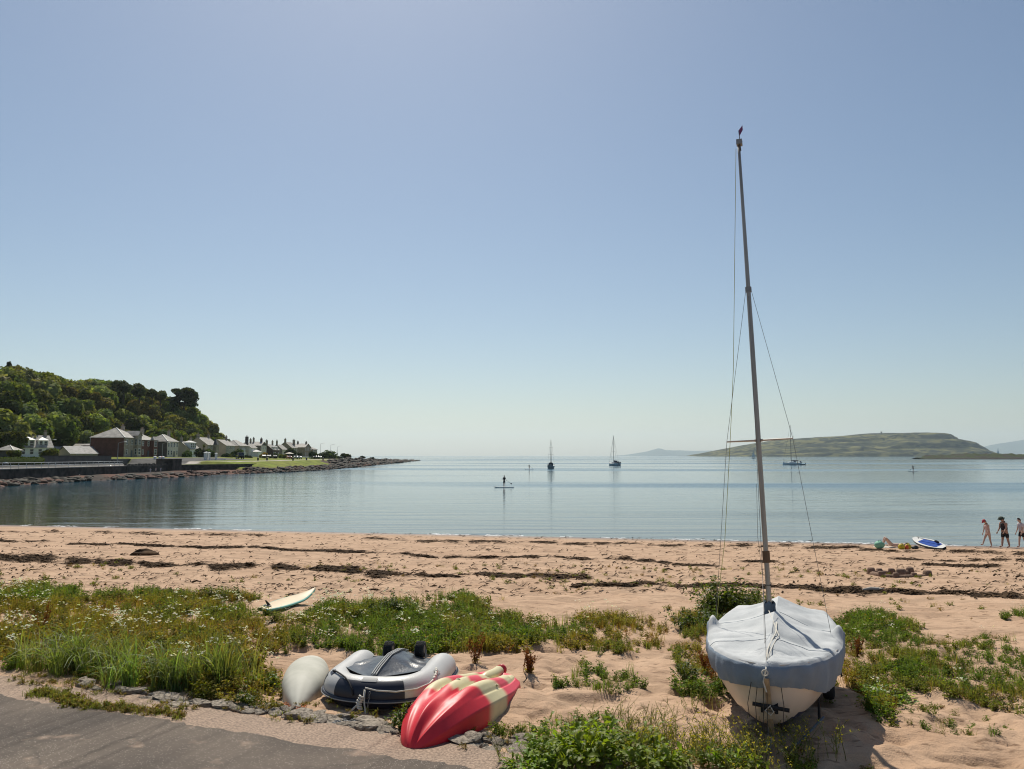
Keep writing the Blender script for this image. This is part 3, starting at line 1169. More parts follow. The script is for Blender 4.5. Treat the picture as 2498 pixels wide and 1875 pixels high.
def house(pc, d, z0, W, L_, wh, kind, rh, label, side='grey', front='cream', roof=None, wins=2, storeys=2, chims=(), swin=(), name='house', rz=0.0, group='houses along the far shore road', door=True, xoff=0):
    """near right-hand corner at pixel column pc and distance d; W = depth to the left, L_ = length of the front going away"""
    x = (pc - 1249) / (FPX) * d * 1.0 + xoff
    h = thing(name, label, 'house', (x, d, z0), rz, group)
    ms, mf = WM[side], WM[front]
    w_ = MB().box(-W, 0, 0, L_, 0, wh)
    if kind == 'gable_y':
        w_.add([(-W, 0, wh), (0, 0, wh), (-W / 2, 0, wh + rh - .12), (-W, L_, wh), (0, L_, wh), (-W / 2, L_, wh + rh - .12)], [(0, 1, 2), (5, 4, 3), (0, 2, 5, 3), (1, 4, 5, 2)])
    elif kind == 'gable_x':
        w_.add([(-W, 0, wh), (-W, L_, wh), (-W, L_ / 2, wh + rh - .12), (0, 0, wh), (0, L_, wh), (0, L_ / 2, wh + rh - .12)], [(2, 1, 0), (3, 4, 5), (0, 3, 5, 2), (1, 2, 5, 4)])
    w_.obj('wall', ms, h)
    if front != side:
        MB().box(.002, .06, 0, L_, 0, wh - .05).obj('front_wall', mf, h)
    roof_shape(kind, -W, 0, 0, L_, wh + .01, rh).obj('roof', roof or SLATE, h)
    if kind == 'hip':
        mr_ = MB()
        ov = .35
        r = min(W, L_) / 2 + ov
        apx = (-W + (W / 2) if W <= L_ else -r + ov, r - ov, wh + rh + .05)
        mr_.tube([(ov, -ov, wh + .06), (-W / 2 if W <= L_ else ov - r, r - ov, wh + rh + .06)], .11, 5)
        mr_.obj('ridge_cap', LEAD, h)
    # windows on the front
    st_h = wh / storeys
    for s_ in range(storeys):
        for k in range(wins):
            a = (k + .5) * L_ / wins - .55
            if s_ == 0 and door and k == wins // 2:
                MB().box(.062, .12, a + .05, a + 1.05, 0, 2.1).obj('door', DOORM, h)
                continue
            wn = rect_win(h, 'E', a, s_ * st_h + .75, 1.1, min(1.65, st_h - 1.1), W, L_)
            wn.location = (.06, 0, 0)
    for (a, z, ww, hh_) in swin:
        rect_win(h, 'S', a, z, ww, hh_, W, L_)
    for c_ in chims:
        chimney(h, *c_)
    return h


# --- white cottage turned to the bay
h = house(50, 236, 4.6, 8.5, 9.0, 2.9, 'gable_y', 3.6, 'white cottage with two bay dormers and a shaded grey gable', 'grey', 'white', wins=4, storeys=1, rz=math.radians(-42), name='cottage', door=False, chims=((-4.2, .6, 6.0, 7.4, .8, .9), (-4.2, 8.2, 6.0, 7.4, .8, .9)))  # white house; the gable's shade is painted in as grey render


def dormer(h, y0, y1, x0, x1, z0, z1, m, n=2, rh=.9):
    dm = MB().box(x0, x1, y0, y1, z0, z1).obj('dormer', m, h)
    roof_shape('hip', x0, x1, y0, y1, z1 + .01, rh, .2, .1).obj('dormer_roof', LEAD, dm)
    for k in range(n):
        wv = (y1 - y0) / n
        w2 = rect_win(h, 'E', y0 + wv * k + .15, z0 + .35, wv - .3, z1 - z0 - .55, 0, 0, 'dormer_window')
        w2.location = (x1, 0, 0)
    return dm


dormer(h, 1.2, 4.2, -3.2, -.4, 2.6, 5.1, WM['white'], 2)
dormer(h, 5.4, 8.0, -3.2, -.8, 3.1, 5.0, WM['white'], 2)
house(35, 214, 4.55, 4.5, 4.0, 1.9, 'hip', 1.3, 'small summerhouse with a pale pyramid roof before the white cottage', 'dark', 'dark', wins=0, storeys=1, name='summerhouse', door=False)
house(141, 250, 4.5, 6.5, 9, 1.5, 'gable_y', 1.9, 'low beige bungalow next to the white cottage', 'beige', 'beige', SLATED, wins=2, storeys=1, rz=math.radians(-25), name='bungalow', door=False)
house(176, 242, 4.5, 7.6, 8.5, 1.2, 'gable_y', 2.2, 'low beige bungalow with a brown roof beside the red terrace', 'beige', 'beige', SLATED, wins=2, storeys=1, rz=math.radians(-32), name='bungalow', door=False)
house(203, 262, 4.5, 4.0, 8, 2.3, 'gable_x', 2.1, 'outhouse with a bright pale roof next to the red terrace', 'beige', 'beige', SLATE, wins=0, storeys=1, name='outhouse', door=False)
# --- the red terrace
house(227, 262, 4.5, 3.0, 7, 3.9, 'gable_x', .5, 'low red lean-to against the side of the red terrace', 'red', 'red', SLATED, wins=0, storeys=1, swin=((.9, .3, 1.5, 1.3),), name='lean_to', door=False)
x_f = -122.0


def fh(pc):
    return x_f / ((pc - 1249) / FPX)


d = fh(305)
h = house(305, d, 4.6, 10.6, 10.2, 6.1, 'hip', 3.2, 'big red sandstone house with a hipped roof and grey stone front', 'red', 'stone', wins=3, chims=((-5.2, 9.6, 7.5, 9.9, .8, 1.8),))
dd = MB().box(.062, 1.1, 6.8, 9.6, 0, 6.9).add([(.062, 6.8, 6.9), (1.1, 6.8, 6.9), (1.1, 9.6, 6.9), (.062, 9.6, 6.9), (.062, 8.2, 8.3), (1.1, 8.2, 8.3)], [(0, 1, 5, 4), (1, 2, 5), (2, 3, 4, 5), (3, 0, 4)]).obj('bay', WM['stone'], h)
roof_shape('gable_x', -3.5, 1.1, 6.8, 9.6, 6.95, 1.45, .25, .12).obj('bay_roof', SLATE, h)
for z in (.7, 3.8):
    wv = rect_win(h, 'E', 7.3, z, 1.7, 2.0, 0, 0, 'bay_window')
    wv.location = (1.1, 0, 0)
    wv = rect_win(h, 'S', .2, z, .75, 2.0, 0, 0, 'bay_window')
    wv.location = (0, 6.8, 0)
MB().tube([(-10.6, -.12, .1), (-10.6, -.12, 6.0)], .09, 6).obj('drainpipe', LEAD, h)
d2 = d + 10.9
pc2 = 1249 + x_f / d2 * FPX
h = house(pc2, d2, 4.6, 10.0, 12.0, 5.6, 'hip', 2.9, 'red sandstone house with white sashes attached beyond the big hipped one', 'red', 'red', wins=3, chims=((-4.6, 11.3, 7.2, 9.4, .8, 1.8),))
b_ = MB().box(.062, 1.0, 7.6, 11.0, 0, 5.6).obj('bay', WM['red'], h)
roof_shape('hip', .0, 1.0, 7.6, 11.0, 5.62, 1.2, .25, .12).obj('bay_roof', SLATE, h)
for z in (.7, 3.4):
    wv = rect_win(h, 'E', 8.3, z, 2.0, 1.9, 0, 0, 'bay_window')
    wv.location = (1.0, 0, 0)
# --- onward row
d = fh(410)
house(410, d, 4.5, 7.0, 9.5, 5.5, 'hip', 2.6, 'grey-sided house with a pale front and hipped roof after the red terrace', 'dark', 'cream', wins=4, chims=((-3.4, 9.0, 7.0, 9.2, .8, 1.4),))
d = fh(466)
h = house(466, d, 4.4, 7.2, 10, 3.1, 'gable_y', 2.9, 'white one-storey cottage with a large dormer under the grey gables', 'beige', 'white', wins=4, storeys=1, name='cottage', chims=((-3.6, .5, 5.6, 7.4, .9, .9), (-3.6, 9.5, 5.6, 7.4, .9, .9)))
dormer(h, 1.0, 6.5, -3.0, -.3, 3.2, 5.6, WM['white'], 3, .7)
d = fh(508)
h = house(508, d, 4.4, 8.0, 12, 5.0, 'gable_y', 3.0, 'tall beige gable-end house with a chimney at its peak', 'beige', 'stone', wins=4, chims=((-4, .45, 7.2, 9.1, 1.3, .9), (-4, 11.5, 7.2, 9.0, .9, .9)))
MB().loft([[(.062, 6, 5.0), (1.6, 6, 5.0), (1.6, 9, 5.0), (.062, 9, 5.0)], [(.3, 7.4, 7.6), (.5, 7.4, 7.6), (.5, 7.6, 7.6), (.3, 7.6, 7.6)]], cap0=True, cap1=True).obj('turret_roof', WM['dark'], h)
MB().box(.064, 1.4, 6.2, 8.8, 0, 4.99).obj('bay', WM['stone'], h)
d = fh(553)
house(553, d, 4.4, 7.4, 11, 5.0, 'gable_y', 2.5, 'pale grey gable-end house with a skylight roof, fifth in the far row', 'beige', 'grey', wins=4, chims=((-3.7, 10.5, 6.6, 8.8, .9, 1.2),))
d = fh(585)
h = house(585, d, 4.4, 8.2, 13, 5.0, 'hip', 2.6, 'grey house with a bright white roof ridge and a white pointed porch', 'grey', 'stone', wins=5, chims=())
MB().loft([[(.062, 2.0, 0), (1.6, 2.0, 0), (1.6, 4.6, 0), (.062, 4.6, 0)], [(.062, 3.2, 3.8), (1.6, 3.2, 3.8), (1.6, 3.4, 3.8), (.062, 3.4, 3.8)]], cap0=True, cap1=True).obj('porch', WM['white'], h)
d = fh(614)
h = house(614, d, 4.4, 6, 9, 4.3, 'gable_y', 2.4, 'narrow white house with a big dark chimney stack', 'white', 'white', wins=3, chims=((-2.2, .6, 5.4, 9.3, 1.6, 1.1, WM['dark']), (-3, 8.5, 6, 8.2, .9, 1.0)))
MB().box(.062, 3.2, 1.2, 6.0, 0, 2.4).obj('sun_porch', WM['white'], h)
roof_shape('hip', .062, 3.2, 1.2, 6.0, 2.42, .9, .2, .1).obj('porch_roof', LEAD, h)
d = fh(638)
house(638, d, 4.4, 6.5, 9, 5.6, 'gable_x', 1.8, 'dark-sided house with a cream front and two chimneys', 'dark', 'cream', wins=3, chims=((-5.0, 4.5, 7.2, 9.0, .8, 1.2), (-1.2, 4.5, 7.2, 8.8, 1.2, .9, WM['darkred'])))
d = fh(668)
h = house(668, d, 4.4, 7.0, 11, 3.6, 'gable_y', 2.8, 'dark red stone cottage with small white dormers', 'darkred', 'darkred', wins=4, storeys=1, name='cottage', chims=((-3.5, .5, 5.8, 8.2, 1.2, .9), (-3.5, 10.5, 5.6, 8.0, .9, .9)))
dormer(h, 1.5, 3.3, -1.8, -.2, 3.3, 5.0, WM['white'], 1, .8)
dormer(h, 7.0, 8.8, -1.8, -.2, 3.3, 5.0, WM['white'], 1, .8)
d = fh(690)
house(690, d, 4.4, 6.0, 10, 3.9, 'gable_y', 2.6, 'grey cottage with a pale bay front, before the stone gable', 'grey', 'cream', wins=3, storeys=1, name='cottage', chims=((-3, .5, 5.9, 8.4, .9, .9),))
d = fh(713)
house(713, d, 4.4, 7.5, 12, 5.0, 'gable_y', 3.2, 'stone gable-end house with a chimney, next to last villa', 'stone', 'stone', wins=3, chims=((-3.75, .5, 7.2, 9.7, 1.2, .9), (-1.8, 11, 6.4, 9.4, 1.6, 1.0)))
d = fh(745)
house(745, d, 4.4, 7.6, 14, 5.6, 'gable_x', 2.2, 'large flat-faced stone house near the end of the row', 'stone', 'tan', wins=4, chims=((-6.0, 7, 7.2, 8.9, 1.2, .9), (-1.0, 7, 7.0, 8.6, .9, 2.2)))
d = fh(764)
house(764, d, 4.4, 6.5, 12, 4.4, 'hip', 1.8, 'last small house of the row with a pale roof', 'stone', 'stone', wins=3)

# ------------------------------------------------------------------ trees
LEAF = leaf_mat('tree_leaves', trans=.26, hue=.018, val=.34, rough=.85, spec=.08)
BARK = mat('bark', (.07, .055, .042), .95, var=.3, scale=4, bump=.6, bscale=20)


def cards(P, Nn, size, r, asp=.75, jit=.6):
    """leaf cards at points P facing roughly Nn"""
    n = len(P)
    Nn = Nn + r.normal(0, jit, (n, 3))
    Nn /= np.linalg.norm(Nn, axis=1)[:, None] + 1e-9
    a = np.cross(Nn, r.normal(0, 1, (n, 3)))
    a /= np.linalg.norm(a, axis=1)[:, None] + 1e-9
    b = np.cross(Nn, a)
    s = (size * r.uniform(.6, 1.35, n))[:, None]
    a, b = a * s, b * s * asp
    V = np.stack([P - a, P + b * .8, P + a, P - b * .8], 1).reshape(-1, 3)
    Q = np.arange(4 * n).reshape(n, 4)
    return V, Q


def crown_mesh(name, seed, base, lobes=10, per=170, flat=.85, card=.13, layered=False, var=.35):
    r = np.random.default_rng(seed)
    Vs, Qs, Cs, b = [], [], [], 0
    for k in range(lobes):
        if layered:
            c = np.array([r.uniform(-.75, .75), r.uniform(-.6, .6), r.uniform(-.6, .75)])
            R = np.array([.42, .42, .2]) * r.uniform(.7, 1.1)
        else:
            v = r.normal(0, 1, 3)
            v /= np.linalg.norm(v)
            c = v * r.uniform(.3, .62) * np.array([1, 1, flat])
            if k == 0:
                c = np.array([0, 0, .1])
            R = np.full(3, r.uniform(.36, .56))
        tint = np.array(base) * r.uniform(1 - var, 1 + var) * np.array([r.uniform(.85, 1.2), 1, r.uniform(.8, 1.2)])
        d = r.normal(0, 1, (per, 3))
        d /= np.linalg.norm(d, axis=1)[:, None]
        rad = 1 + (fbm(d[:, 0] * 3 + k * 7, d[:, 1] * 3 + d[:, 2] * 2.3, 2, seed + k) - .5) * .5
        P = c + d * R * rad[:, None]
        V, Q = cards(P, d, card, r)
        col = np.repeat(tint[None] * r.uniform(.65, 1.4, (per, 1)), 4, 0)
        Vs.append(V)
        Qs.append(Q + b)
        Cs.append(col)
        b += len(V)
        cb = MB().ball(tuple(c), tuple(R * .86), 9, 6)
        cv = np.array(cb.v)
        q = np.array([f for f in cb.f if len(f) == 4])
        Vs.append(cv)
        Qs.append(q + b)
        Cs.append(np.repeat(tint[None] * .8, len(cv), 0))  # core darker than its leaves: shade between them put into the colour
        b += len(cv)
    return np_mesh(name, np.concatenate(Vs), np.concatenate(Qs), col=np.concatenate(Cs), mats=[LEAF])


def trunk_mesh(seed, h_=1.0):
    r = random.Random(seed)
    mb = MB()
    mb.tube([(0, 0, -.6), (.02, .01, .25), (.0, .03, .6), (.03, 0, 1.0)], [.085, .07, .055, .03], 7)
    for k in range(4):
        a = k * 1.6 + r.uniform(-.4, .4)
        z = .45 + .12 * k
        mb.tube([(0, .01, z), (math.cos(a) * .25, math.sin(a) * .25, z + .22), (math.cos(a) * .5, math.sin(a) * .5, z + .38)], [.035, .025, .012], 5)
    return mb.mesh('trunk', BARK, True)


KIND = [('broadleaf_tree', (.140, .170, .046), 'mid green broadleaf tree packed into the wood on the hillside', 'broadleaf trees of the hillside wood'),
        ('pale_tree', (.185, .205, .092), 'pale grey-green tree packed into the wood on the hillside', 'pale trees of the hillside wood'),
        ('brown_tree', (.165, .150, .044), 'olive-brown tree packed into the wood on the hillside', 'olive-brown trees of the hillside wood'),
        ('dark_tree', (.085, .112, .036), 'dark green tree packed into the wood on the hillside', 'dark trees of the hillside wood')]
CR = {}
for i_, (nm, colr, lab, grp) in enumerate(KIND):
    CR[nm] = [crown_mesh('crown', 100 + i_ * 7 + k, colr, 11, 170) for k in range(3)]
TR = [trunk_mesh(k) for k in range(3)]


def tree(nm, lab, grp, x, y, z, R, hz=.95, crown=None, k=0, cat='tree', trunk_h=None):
    o = thing(nm, lab, cat, (x, y, z), ra.uniform(0, 6.28), grp)
    th_ = trunk_h or R * .75
    tk = obj('trunk', TR[k % 3], o)
    tk.scale = (R * 1.0, R * 1.0, th_ + R * .35)
    cw = obj('crown', crown or CR[nm][k % 3], o, loc=(0, 0, th_ + R * hz * .55), rot=(0, 0, ra.uniform(0, 6.28)))
    cw.scale = (R, R, R * hz)
    return o


ra = random.Random(77)
pts = []
yy = 205.0
while yy < 520:
    xx = -147.0
    while xx > -236:
        x = xx + ra.uniform(-2.6, 2.6)
        y = yy + ra.uniform(-2.6, 2.6)
        px, py = proj(x, y, float(land_h(x, y)) + 7)
        if -70 < px < 552:
            pts.append((x, y))
        xx -= 8.2
    yy += 9.0
SIL_X = [-80, 0, 18, 32, 60, 100, 150, 185, 215, 260, 310, 360, 400, 440, 480, 515, 535, 550]
SIL_Y = [905, 905, 893, 886, 900, 905, 922, 928, 920, 926, 938, 952, 962, 978, 990, 1018, 1052, 1072]
ntree = 0
for (x, y) in pts:
    z = float(land_h(x, y))
    px, py = proj(x, y, z)
    R = ra.uniform(3.9, 7.0)
    r_ = ra.random()
    nz_ = float(fbm(x / 22, y / 22, 2, 60))
    nm, _, lab, grp = KIND[0 if r_ < .42 else 1 if r_ < .55 + (.15 if px < 220 else 0) else 2 if r_ < .80 else 3]
    if px < 520 and y < 262 and x > -158:
        z = min(z, 6)
    if px > 495:
        R *= .7
    # keep the skyline of the wood where it is
    topz = 5 + (HORY - float(np.interp(px, SIL_X, SIL_Y))) / FPX * y
    if z + R * 2.1 > topz:
        z = topz - R * 2.1
    if z < float(land_h(x, y)) - R * 1.2:
        continue
    ntree += 1
    tree(nm, lab, grp, x, y, z - .6, R, k=ntree)
# skyline trees that can be told apart
DOME = crown_mesh('crown', 300, (.080, .100, .042), 9, 170, flat=.8)
PINE = crown_mesh('crown', 310, (.065, .085, .040), 26, 130, layered=True, card=.11)
SKYT = [(283, 932, 1.9, 348, 'leftmost and smallest of the dark domed trees on the wood skyline'),
        (303, 940, 4.0, 352, 'dark domed tree second from the left on the wood skyline'),
        (341, 948, 4.6, 365, 'broadest dark domed tree in the middle of the wood skyline'),
        (372, 956, 3.0, 372, 'dark domed tree between the broadest dome and the flat-topped one'),
        (392, 962, 3.6, 380, 'flat-topped dark tree left of the big pine on the skyline')]
for px, py, R, d, lab in SKYT:
    q = Pp(px, py, d)
    tree('dark_domed_tree', lab, 'dark domed trees on the wood skyline', q.x, d, q.z - R * 1.35, R, .85, DOME, int(px))
q = Pp(450, 968, 415)
tree('pine_tree', 'tall dark spreading pine standing above the wood at its right end', None, q.x, 415, q.z - 9.8, 6.6, .95, PINE, 1, trunk_h=6.2)
q = Pp(23, 895, 330)
tree('bare_topped_tree', 'thin wispy tree poking above the wood at the far left', None, q.x, 330, q.z - 5, 2.4, 1.2, crown_mesh('crown', 320, (.05, .055, .03), 5, 60, card=.16), 0, trunk_h=3.4)
# garden bushes, small trees by the houses
BUSHC = [crown_mesh('crown', 330 + k, cc, 7, 150, card=.16) for k, cc in enumerate(((.055, .075, .026), (.10, .115, .03), (.035, .05, .022), (.30, .23, .03)))]
BUSH = [(33, 1106, 206, 1.7, 1, 'yellow-green bush in front of the white cottage'), (125, 1106, 206, 2.4, 1, 'light green bush by the low bungalow'),
        (107, 1108, 208, 1.3, 0, 'small round bush beside the white cottage wall'),
        (455, 1110, 288, 2.6, 0, 'dark leafy shrub before the white dormer cottage'), (495, 1103, 300, 3.2, 2, 'dark rounded garden tree hiding the tall beige gable'),
        (514, 1106, 306, 2.6, 0, 'green garden tree right of the dark rounded one'), (550, 1110, 318, 2.5, 2, 'dark low bush under the pale grey gable'),
        (575, 1106, 325, 3.6, 0, 'broad green garden tree in front of the white porch'), (560, 1112, 318, 1.8, 1, 'pale green bush left of the broad garden tree'),
        (607, 1114, 330, 2.2, 2, 'clipped dark bush below the narrow white house'), (643, 1110, 350, 2.7, 3, 'bright yellow broom bush by the cream front'),
        (668, 1112, 355, 2.5, 0, 'green bush before the dark red cottage'), (690, 1113, 362, 2.4, 1, 'pale bush before the grey cottage'),
        (709, 1100, 385, 4.0, 2, 'dark tree against the stone gable'), (732, 1106, 400, 1.7, 2, 'small dark shrub under the flat-faced stone house'),
        (764, 1106, 405, 3.4, 2, 'round dark tree by the last small house'), (790, 1113, 430, 5.2, 0, 'wide domed thicket beyond the last house'),
        (808, 1114, 436, 2.6, 1, 'light green end of the thicket at the point'), (828, 1115, 450, 1.7, 2, 'low dark bush before the grassy point'),
        (846, 1121, 420, 2.3, 2, 'tall dark green bush alone on the point'), (884, 1117, 470, 1.5, 2, 'small dark bush on the rocky point'), (906, 1118, 500, 1.3, 2, 'furthest dark bush along the rocky point')]
for k, (px, py, d, R, kk, lab) in enumerate(BUSH):
    q = Pp(px, py, d)
    zz = max(float(land_h(q.x, d)), 1.5) if px > 840 else q.z - R * .9
    o = thing('garden_bush' if px < 780 else 'shore_bush', lab, 'bush', (q.x, d, zz), k * 1.3, 'bushes by the far road')
    c_ = obj('crown', BUSHC[kk], o, loc=(0, 0, R * .75))
    R *= .82 if 540 < px < 780 else 1
    c_.scale = (R * 1.35, R * 1.35, R * .78) if px > 780 else (R, R, R * .85)
    tk = obj('trunk', TR[k % 3], o)
    tk.scale = (R * .8, R * .8, R * .9)
# cordyline palm
q = Pp(497, 1095, 300)
pt = thing('palm_tree', 'small spiky-headed palm in front of the tall beige gable', 'palm', (q.x + .4, 299, 4.4))
MB().tube([(0, 0, 0), (.1, 0, 2), (0, .1, 3.8)], [.22, .18, .15], 7).obj('trunk', BARK, pt)
r = np.random.default_rng(4)
Vs = []
for k in range(90):
    a, e = r.uniform(0, 6.28), r.uniform(-.5, 1.4)
    dv = np.array([math.cos(a) * math.cos(e), math.sin(a) * math.cos(e), math.sin(e)])
    sd = np.array([-math.sin(a), math.cos(a), 0]) * .07
    c0 = np.array([0, .1, 3.8])
    Vs += [c0 - sd, c0 + sd, c0 + dv * 1.5 + sd * .3 - [0, 0, .3], c0 + dv * 1.5 - sd * .3 - [0, 0, .3]]
obj('crown', np_mesh('crown', np.array(Vs), np.arange(len(Vs)).reshape(-1, 4), col=np.tile([.07, .085, .035], (len(Vs), 1)), mats=[LEAF]), pt)
# hedge
r = np.random.default_rng(8)
n = 2600
P_ = np.stack([r.uniform(-.9, .9, n), r.uniform(0, 44, n), r.uniform(0, 1, n)], 1)
P_[:, 2] = np.where(r.random(n) < .5, 1.9 + r.uniform(-.15, .15, n), P_[:, 2] * 1.9)
V, Q = cards(P_, np.tile([.5, -.3, .7], (n, 1)), .24, r)
hb = MB().box(-.8, .8, 0, 44, 0, 1.8)
hv = np.array(hb.v)
hq = np.array(hb.f) + len(V)
colr = np.repeat(np.array([.085, .12, .025])[None] * r.uniform(.6, 1.4, (n, 1)), 4, 0)
o = obj('hedge', np_mesh('hedge', np.concatenate([V, hv]), np.concatenate([Q, hq]), col=np.concatenate([colr, np.tile([.05, .07, .018], (8, 1))]), mats=[LEAF]), loc=(-112.6, 149, 2.6))
tag(o, 'clipped green hedge behind the parked cars at far left', 'hedge')

# ------------------------------------------------------------------ street lamps, cars, umbrella on the far side
LAMPM = mat('lamp_grey', (.35, .36, .36), .5, .3, var=.05)


def lamp(px, d, zb, H_, lab, grp='street lamps along the far road', arm=1.6):
    x = (px - 1249) / FPX * d
    l_ = thing('street_lamp', lab, 'street lamp', (x, d, zb), 0, grp)
    MB().tube([(0, 0, 0), (0, 0, H_)], [.1, .06], 7).obj('pole', LAMPM, l_)
    MB().tube([(0, 0, H_), (arm * .5, 0, H_ + .25), (arm, 0, H_ + .35)], .05, 6).obj('arm', LAMPM, l_)
    MB().ball((arm + .3, 0, H_ + .36), (.45, .17, .12), 8, 5).obj('lamp_head', WHITE, l_)


lamp(118, 205, 2.7, 6.0, 'street lamp in front of the low beige bungalows')
lamp(291, 214, 2.7, 5.6, 'street lamp against the big red house')
lamp(399, 262, 2.7, 6.2, 'street lamp by the grey-sided house')
lamp(783, 400, 3.4, 7.4, 'thin street lamp above the domed thicket')
lamp(808, 430, 3.4, 7.2, 'thin street lamp at the right end of the thicket')
lamp(825, 450, 3.4, 6.6, 'thin street lamp nearest to the point')
TYRE = mat('tyre_rubber', (.022, .022, .023), .85, var=.2, bump=.3, bscale=30)
CHROME = mat('rim_metal', (.5, .5, .52), .35, .8, var=.05)
CGLASS = mat('car_glass', (.02, .025, .03), .05, var=.05, spec=.7)


def make_car(lab, colname, colr, x, y, z, rz, grp, van=False, s=1.0):
    m = mat('car_paint_' + colname, colr, .3, .25, var=.03, coat=.6)
    c = thing('parked_car', lab, 'van' if van else 'car', (x, y, z), rz, grp, s)
    L_, W, = 4.3, 1.75
    body = [(-2.1, .35), (-2.12, .62), (-1.95, .92), (-1.2, .98), (1.0, 1.0), (2.0, .92), (2.12, .6), (2.08, .33)]
    if van:
        body = [(-2.15, .35), (-2.2, .8), (-1.75, 1.05), (-1.3, 1.08), (1.0, 1.1), (2.1, 1.1), (2.15, .6), (2.1, .33)]
    sec = lambda k: [(a, k * W / 2, b) for a, b in body]
    mb = MB().loft([[(a, -W / 2 + .06, b * .97) for a, b in body], sec(-.985), sec(.985), [(a, W / 2 - .06, b * .97) for a, b in body]], True, 0, True, True)
    mb.obj('body', m, c, True)
    cab = [(-1.35, .96), (-.55, 1.42), (.75, 1.46), (1.7, 1.0)] if not van else [(-1.5, 1.06), (-.85, 1.8), (1.9, 1.85), (2.08, 1.08)]
    gl = MB().loft([[(a, -W / 2 + .1 + (b > 1.2) * .12, b) for a, b in cab], [(a, W / 2 - .1 - (b > 1.2) * .12, b) for a, b in cab]], True, 0, True, True)
    gl.obj('glasshouse', CGLASS, c)
    rf = MB().box(cab[1][0] - .02, cab[2][0] + .02, -W / 2 + .2, W / 2 - .2, cab[1][1] - .02, cab[2][1] + .05)
    for sy in (-1, 1):
        for a, b in zip(cab[:-1], cab[1:]):
            rf.tube([(a[0], sy * (W / 2 - .1 - (a[1] > 1.2) * .12), a[1]), (b[0], sy * (W / 2 - .1 - (b[1] > 1.2) * .12), b[1])], .05, 5)
        rf.tube([(.1, sy * (W / 2 - .1), .98), (.1, sy * (W / 2 - .22), cab[1][1])], .05, 5)
    rf.obj('roof', m, c, bevel=.02)
    for a in (-1.3, 1.3):
        for sy in (-1, 1):
            wv = MB().tube([(a, sy * .66, .32), (a, sy * .89, .32)], .32, 14).obj('wheel', TYRE, c)
            MB().tube([(a, sy * .885, .32), (a, sy * .90, .32)], .2, 10).obj('rim', CHROME, wv)
    for sy in (-.6, .6):
        MB().ball((-2.06, sy, .68), (.1, .2, .09), 7, 5).obj('headlight', CGLASS, c)
    return c


grp = 'cars parked along the far road'
c_ = make_car('dark grey car with a bright roof parked sideways under the hedge', 'grey', (.10, .11, .12), -113.9, 187, 2.66, math.pi, grp, s=1.0)
q = Pp(-8, 1134, 178)
make_car('silver car cut by the left edge of the photo behind the railing', 'silver', (.5, .55, .58), q.x, 178, 2.66, math.pi, grp)
CARS = [(588, 300, 'dark blue van parked before the white porch house', 'navy', (.03, .045, .07), 1),
        (645, 340, 'black car parked below the yellow broom bush', 'black', (.02, .02, .022), 0), (657, 344, 'dark grey car just beyond the black one', 'slate', (.05, .055, .06), 0),
        (672, 350, 'dark car under the dark red cottage', 'ink', (.025, .025, .03), 0),
        (707, 352, 'red-pink car parked under the beige umbrella', 'pink', (.42, .13, .11), 0), (722, 358, 'silver car beside the red-pink one', 'silver', (.5, .55, .58), 0),
        (731, 362, 'pale blue-white car at the head of the parked pair', 'white', (.66, .7, .74), 0), (768, 392, 'dark car below the last small house', 'black', (.02, .02, .022), 0),
        (774, 396, 'dark green car second in the far group of three', 'green', (.03, .06, .055), 0), (780, 400, 'grey car last of the far group of three', 'slate', (.05, .055, .06), 0)]
for px, d, lab, cn, cc, v in CARS:
    x = (px - 1249) / FPX * d
    make_car(lab, cn, cc, x, d, max(float(land_h(x, d)), 3.2), math.radians(-60), grp, bool(v), 1.0 + (.25 if v else 0))
UMB = mat('beige_canvas', (.62, .57, .47), .8, var=.06)
q = Pp(706, 1108, 372)
u_ = thing('garden_umbrella', 'large beige parasol open in a garden of the far row', 'parasol', (q.x, 372, 3.6))
MB().tube([(0, 0, 0), (0, 0, 2.9)], .05, 6).obj('pole', LAMPM, u_)
MB().loft([[(math.cos(a) * r_, math.sin(a) * r_, z) for a in np.linspace(0, 6.283, 12, endpoint=False)] for r_, z in ((2.0, 2.15), (2.0, 2.3), (1.2, 2.65), (.1, 2.95))], cap0=True, cap1=True).obj('canopy', UMB, u_)
REDM = mat('red_canvas', (.40, .05, .045), .8, var=.08)
q = Pp(393, 1117, 252)
u_ = thing('red_umbrella', 'folded red parasol between the white gateposts', 'parasol', (q.x, 252, 2.66))
MB().tube([(0, 0, 0), (0, 0, 2.2)], .04, 6).obj('pole', LAMPM, u_)
MB().loft([[(math.cos(a) * r_, math.sin(a) * r_, z) for a in np.linspace(0, 6.283, 10, endpoint=False)] for r_, z in ((.12, .7), (.3, .9), (.75, 1.75), (.5, 2.0), (.05, 2.15))], cap0=True, cap1=True).obj('canopy', REDM, u_)
BOLL = mat('black_bollard', (.03, .03, .03), .6)
for px, d, lab in ((632, 281, 'litter bin near the start of the grass bank'), (654, 287, 'small dark bin beside the path, further from the wall'), (717, 300, 'dark bin by the path under the parked cars'), (750, 318, 'black litter bin standing out against the pale path'), (790, 345, 'dark bin at the right end of the pale path')):
    x = (px - 1249) / FPX * d
    b_ = thing('litter_bin', lab, 'bin', (x, d, float(land_h(x, d)) - .05), 0, 'bins along the far path')
    MB().tube([(0, 0, 0), (0, 0, .95)], [.28, .3], 10).obj('drum', BOLL, b_)
    MB().tube([(0, 0, .952), (0, 0, 1.05), (0, 0, 1.2)], [.33, .33, .1], 10).obj('lid', BOLL, b_)
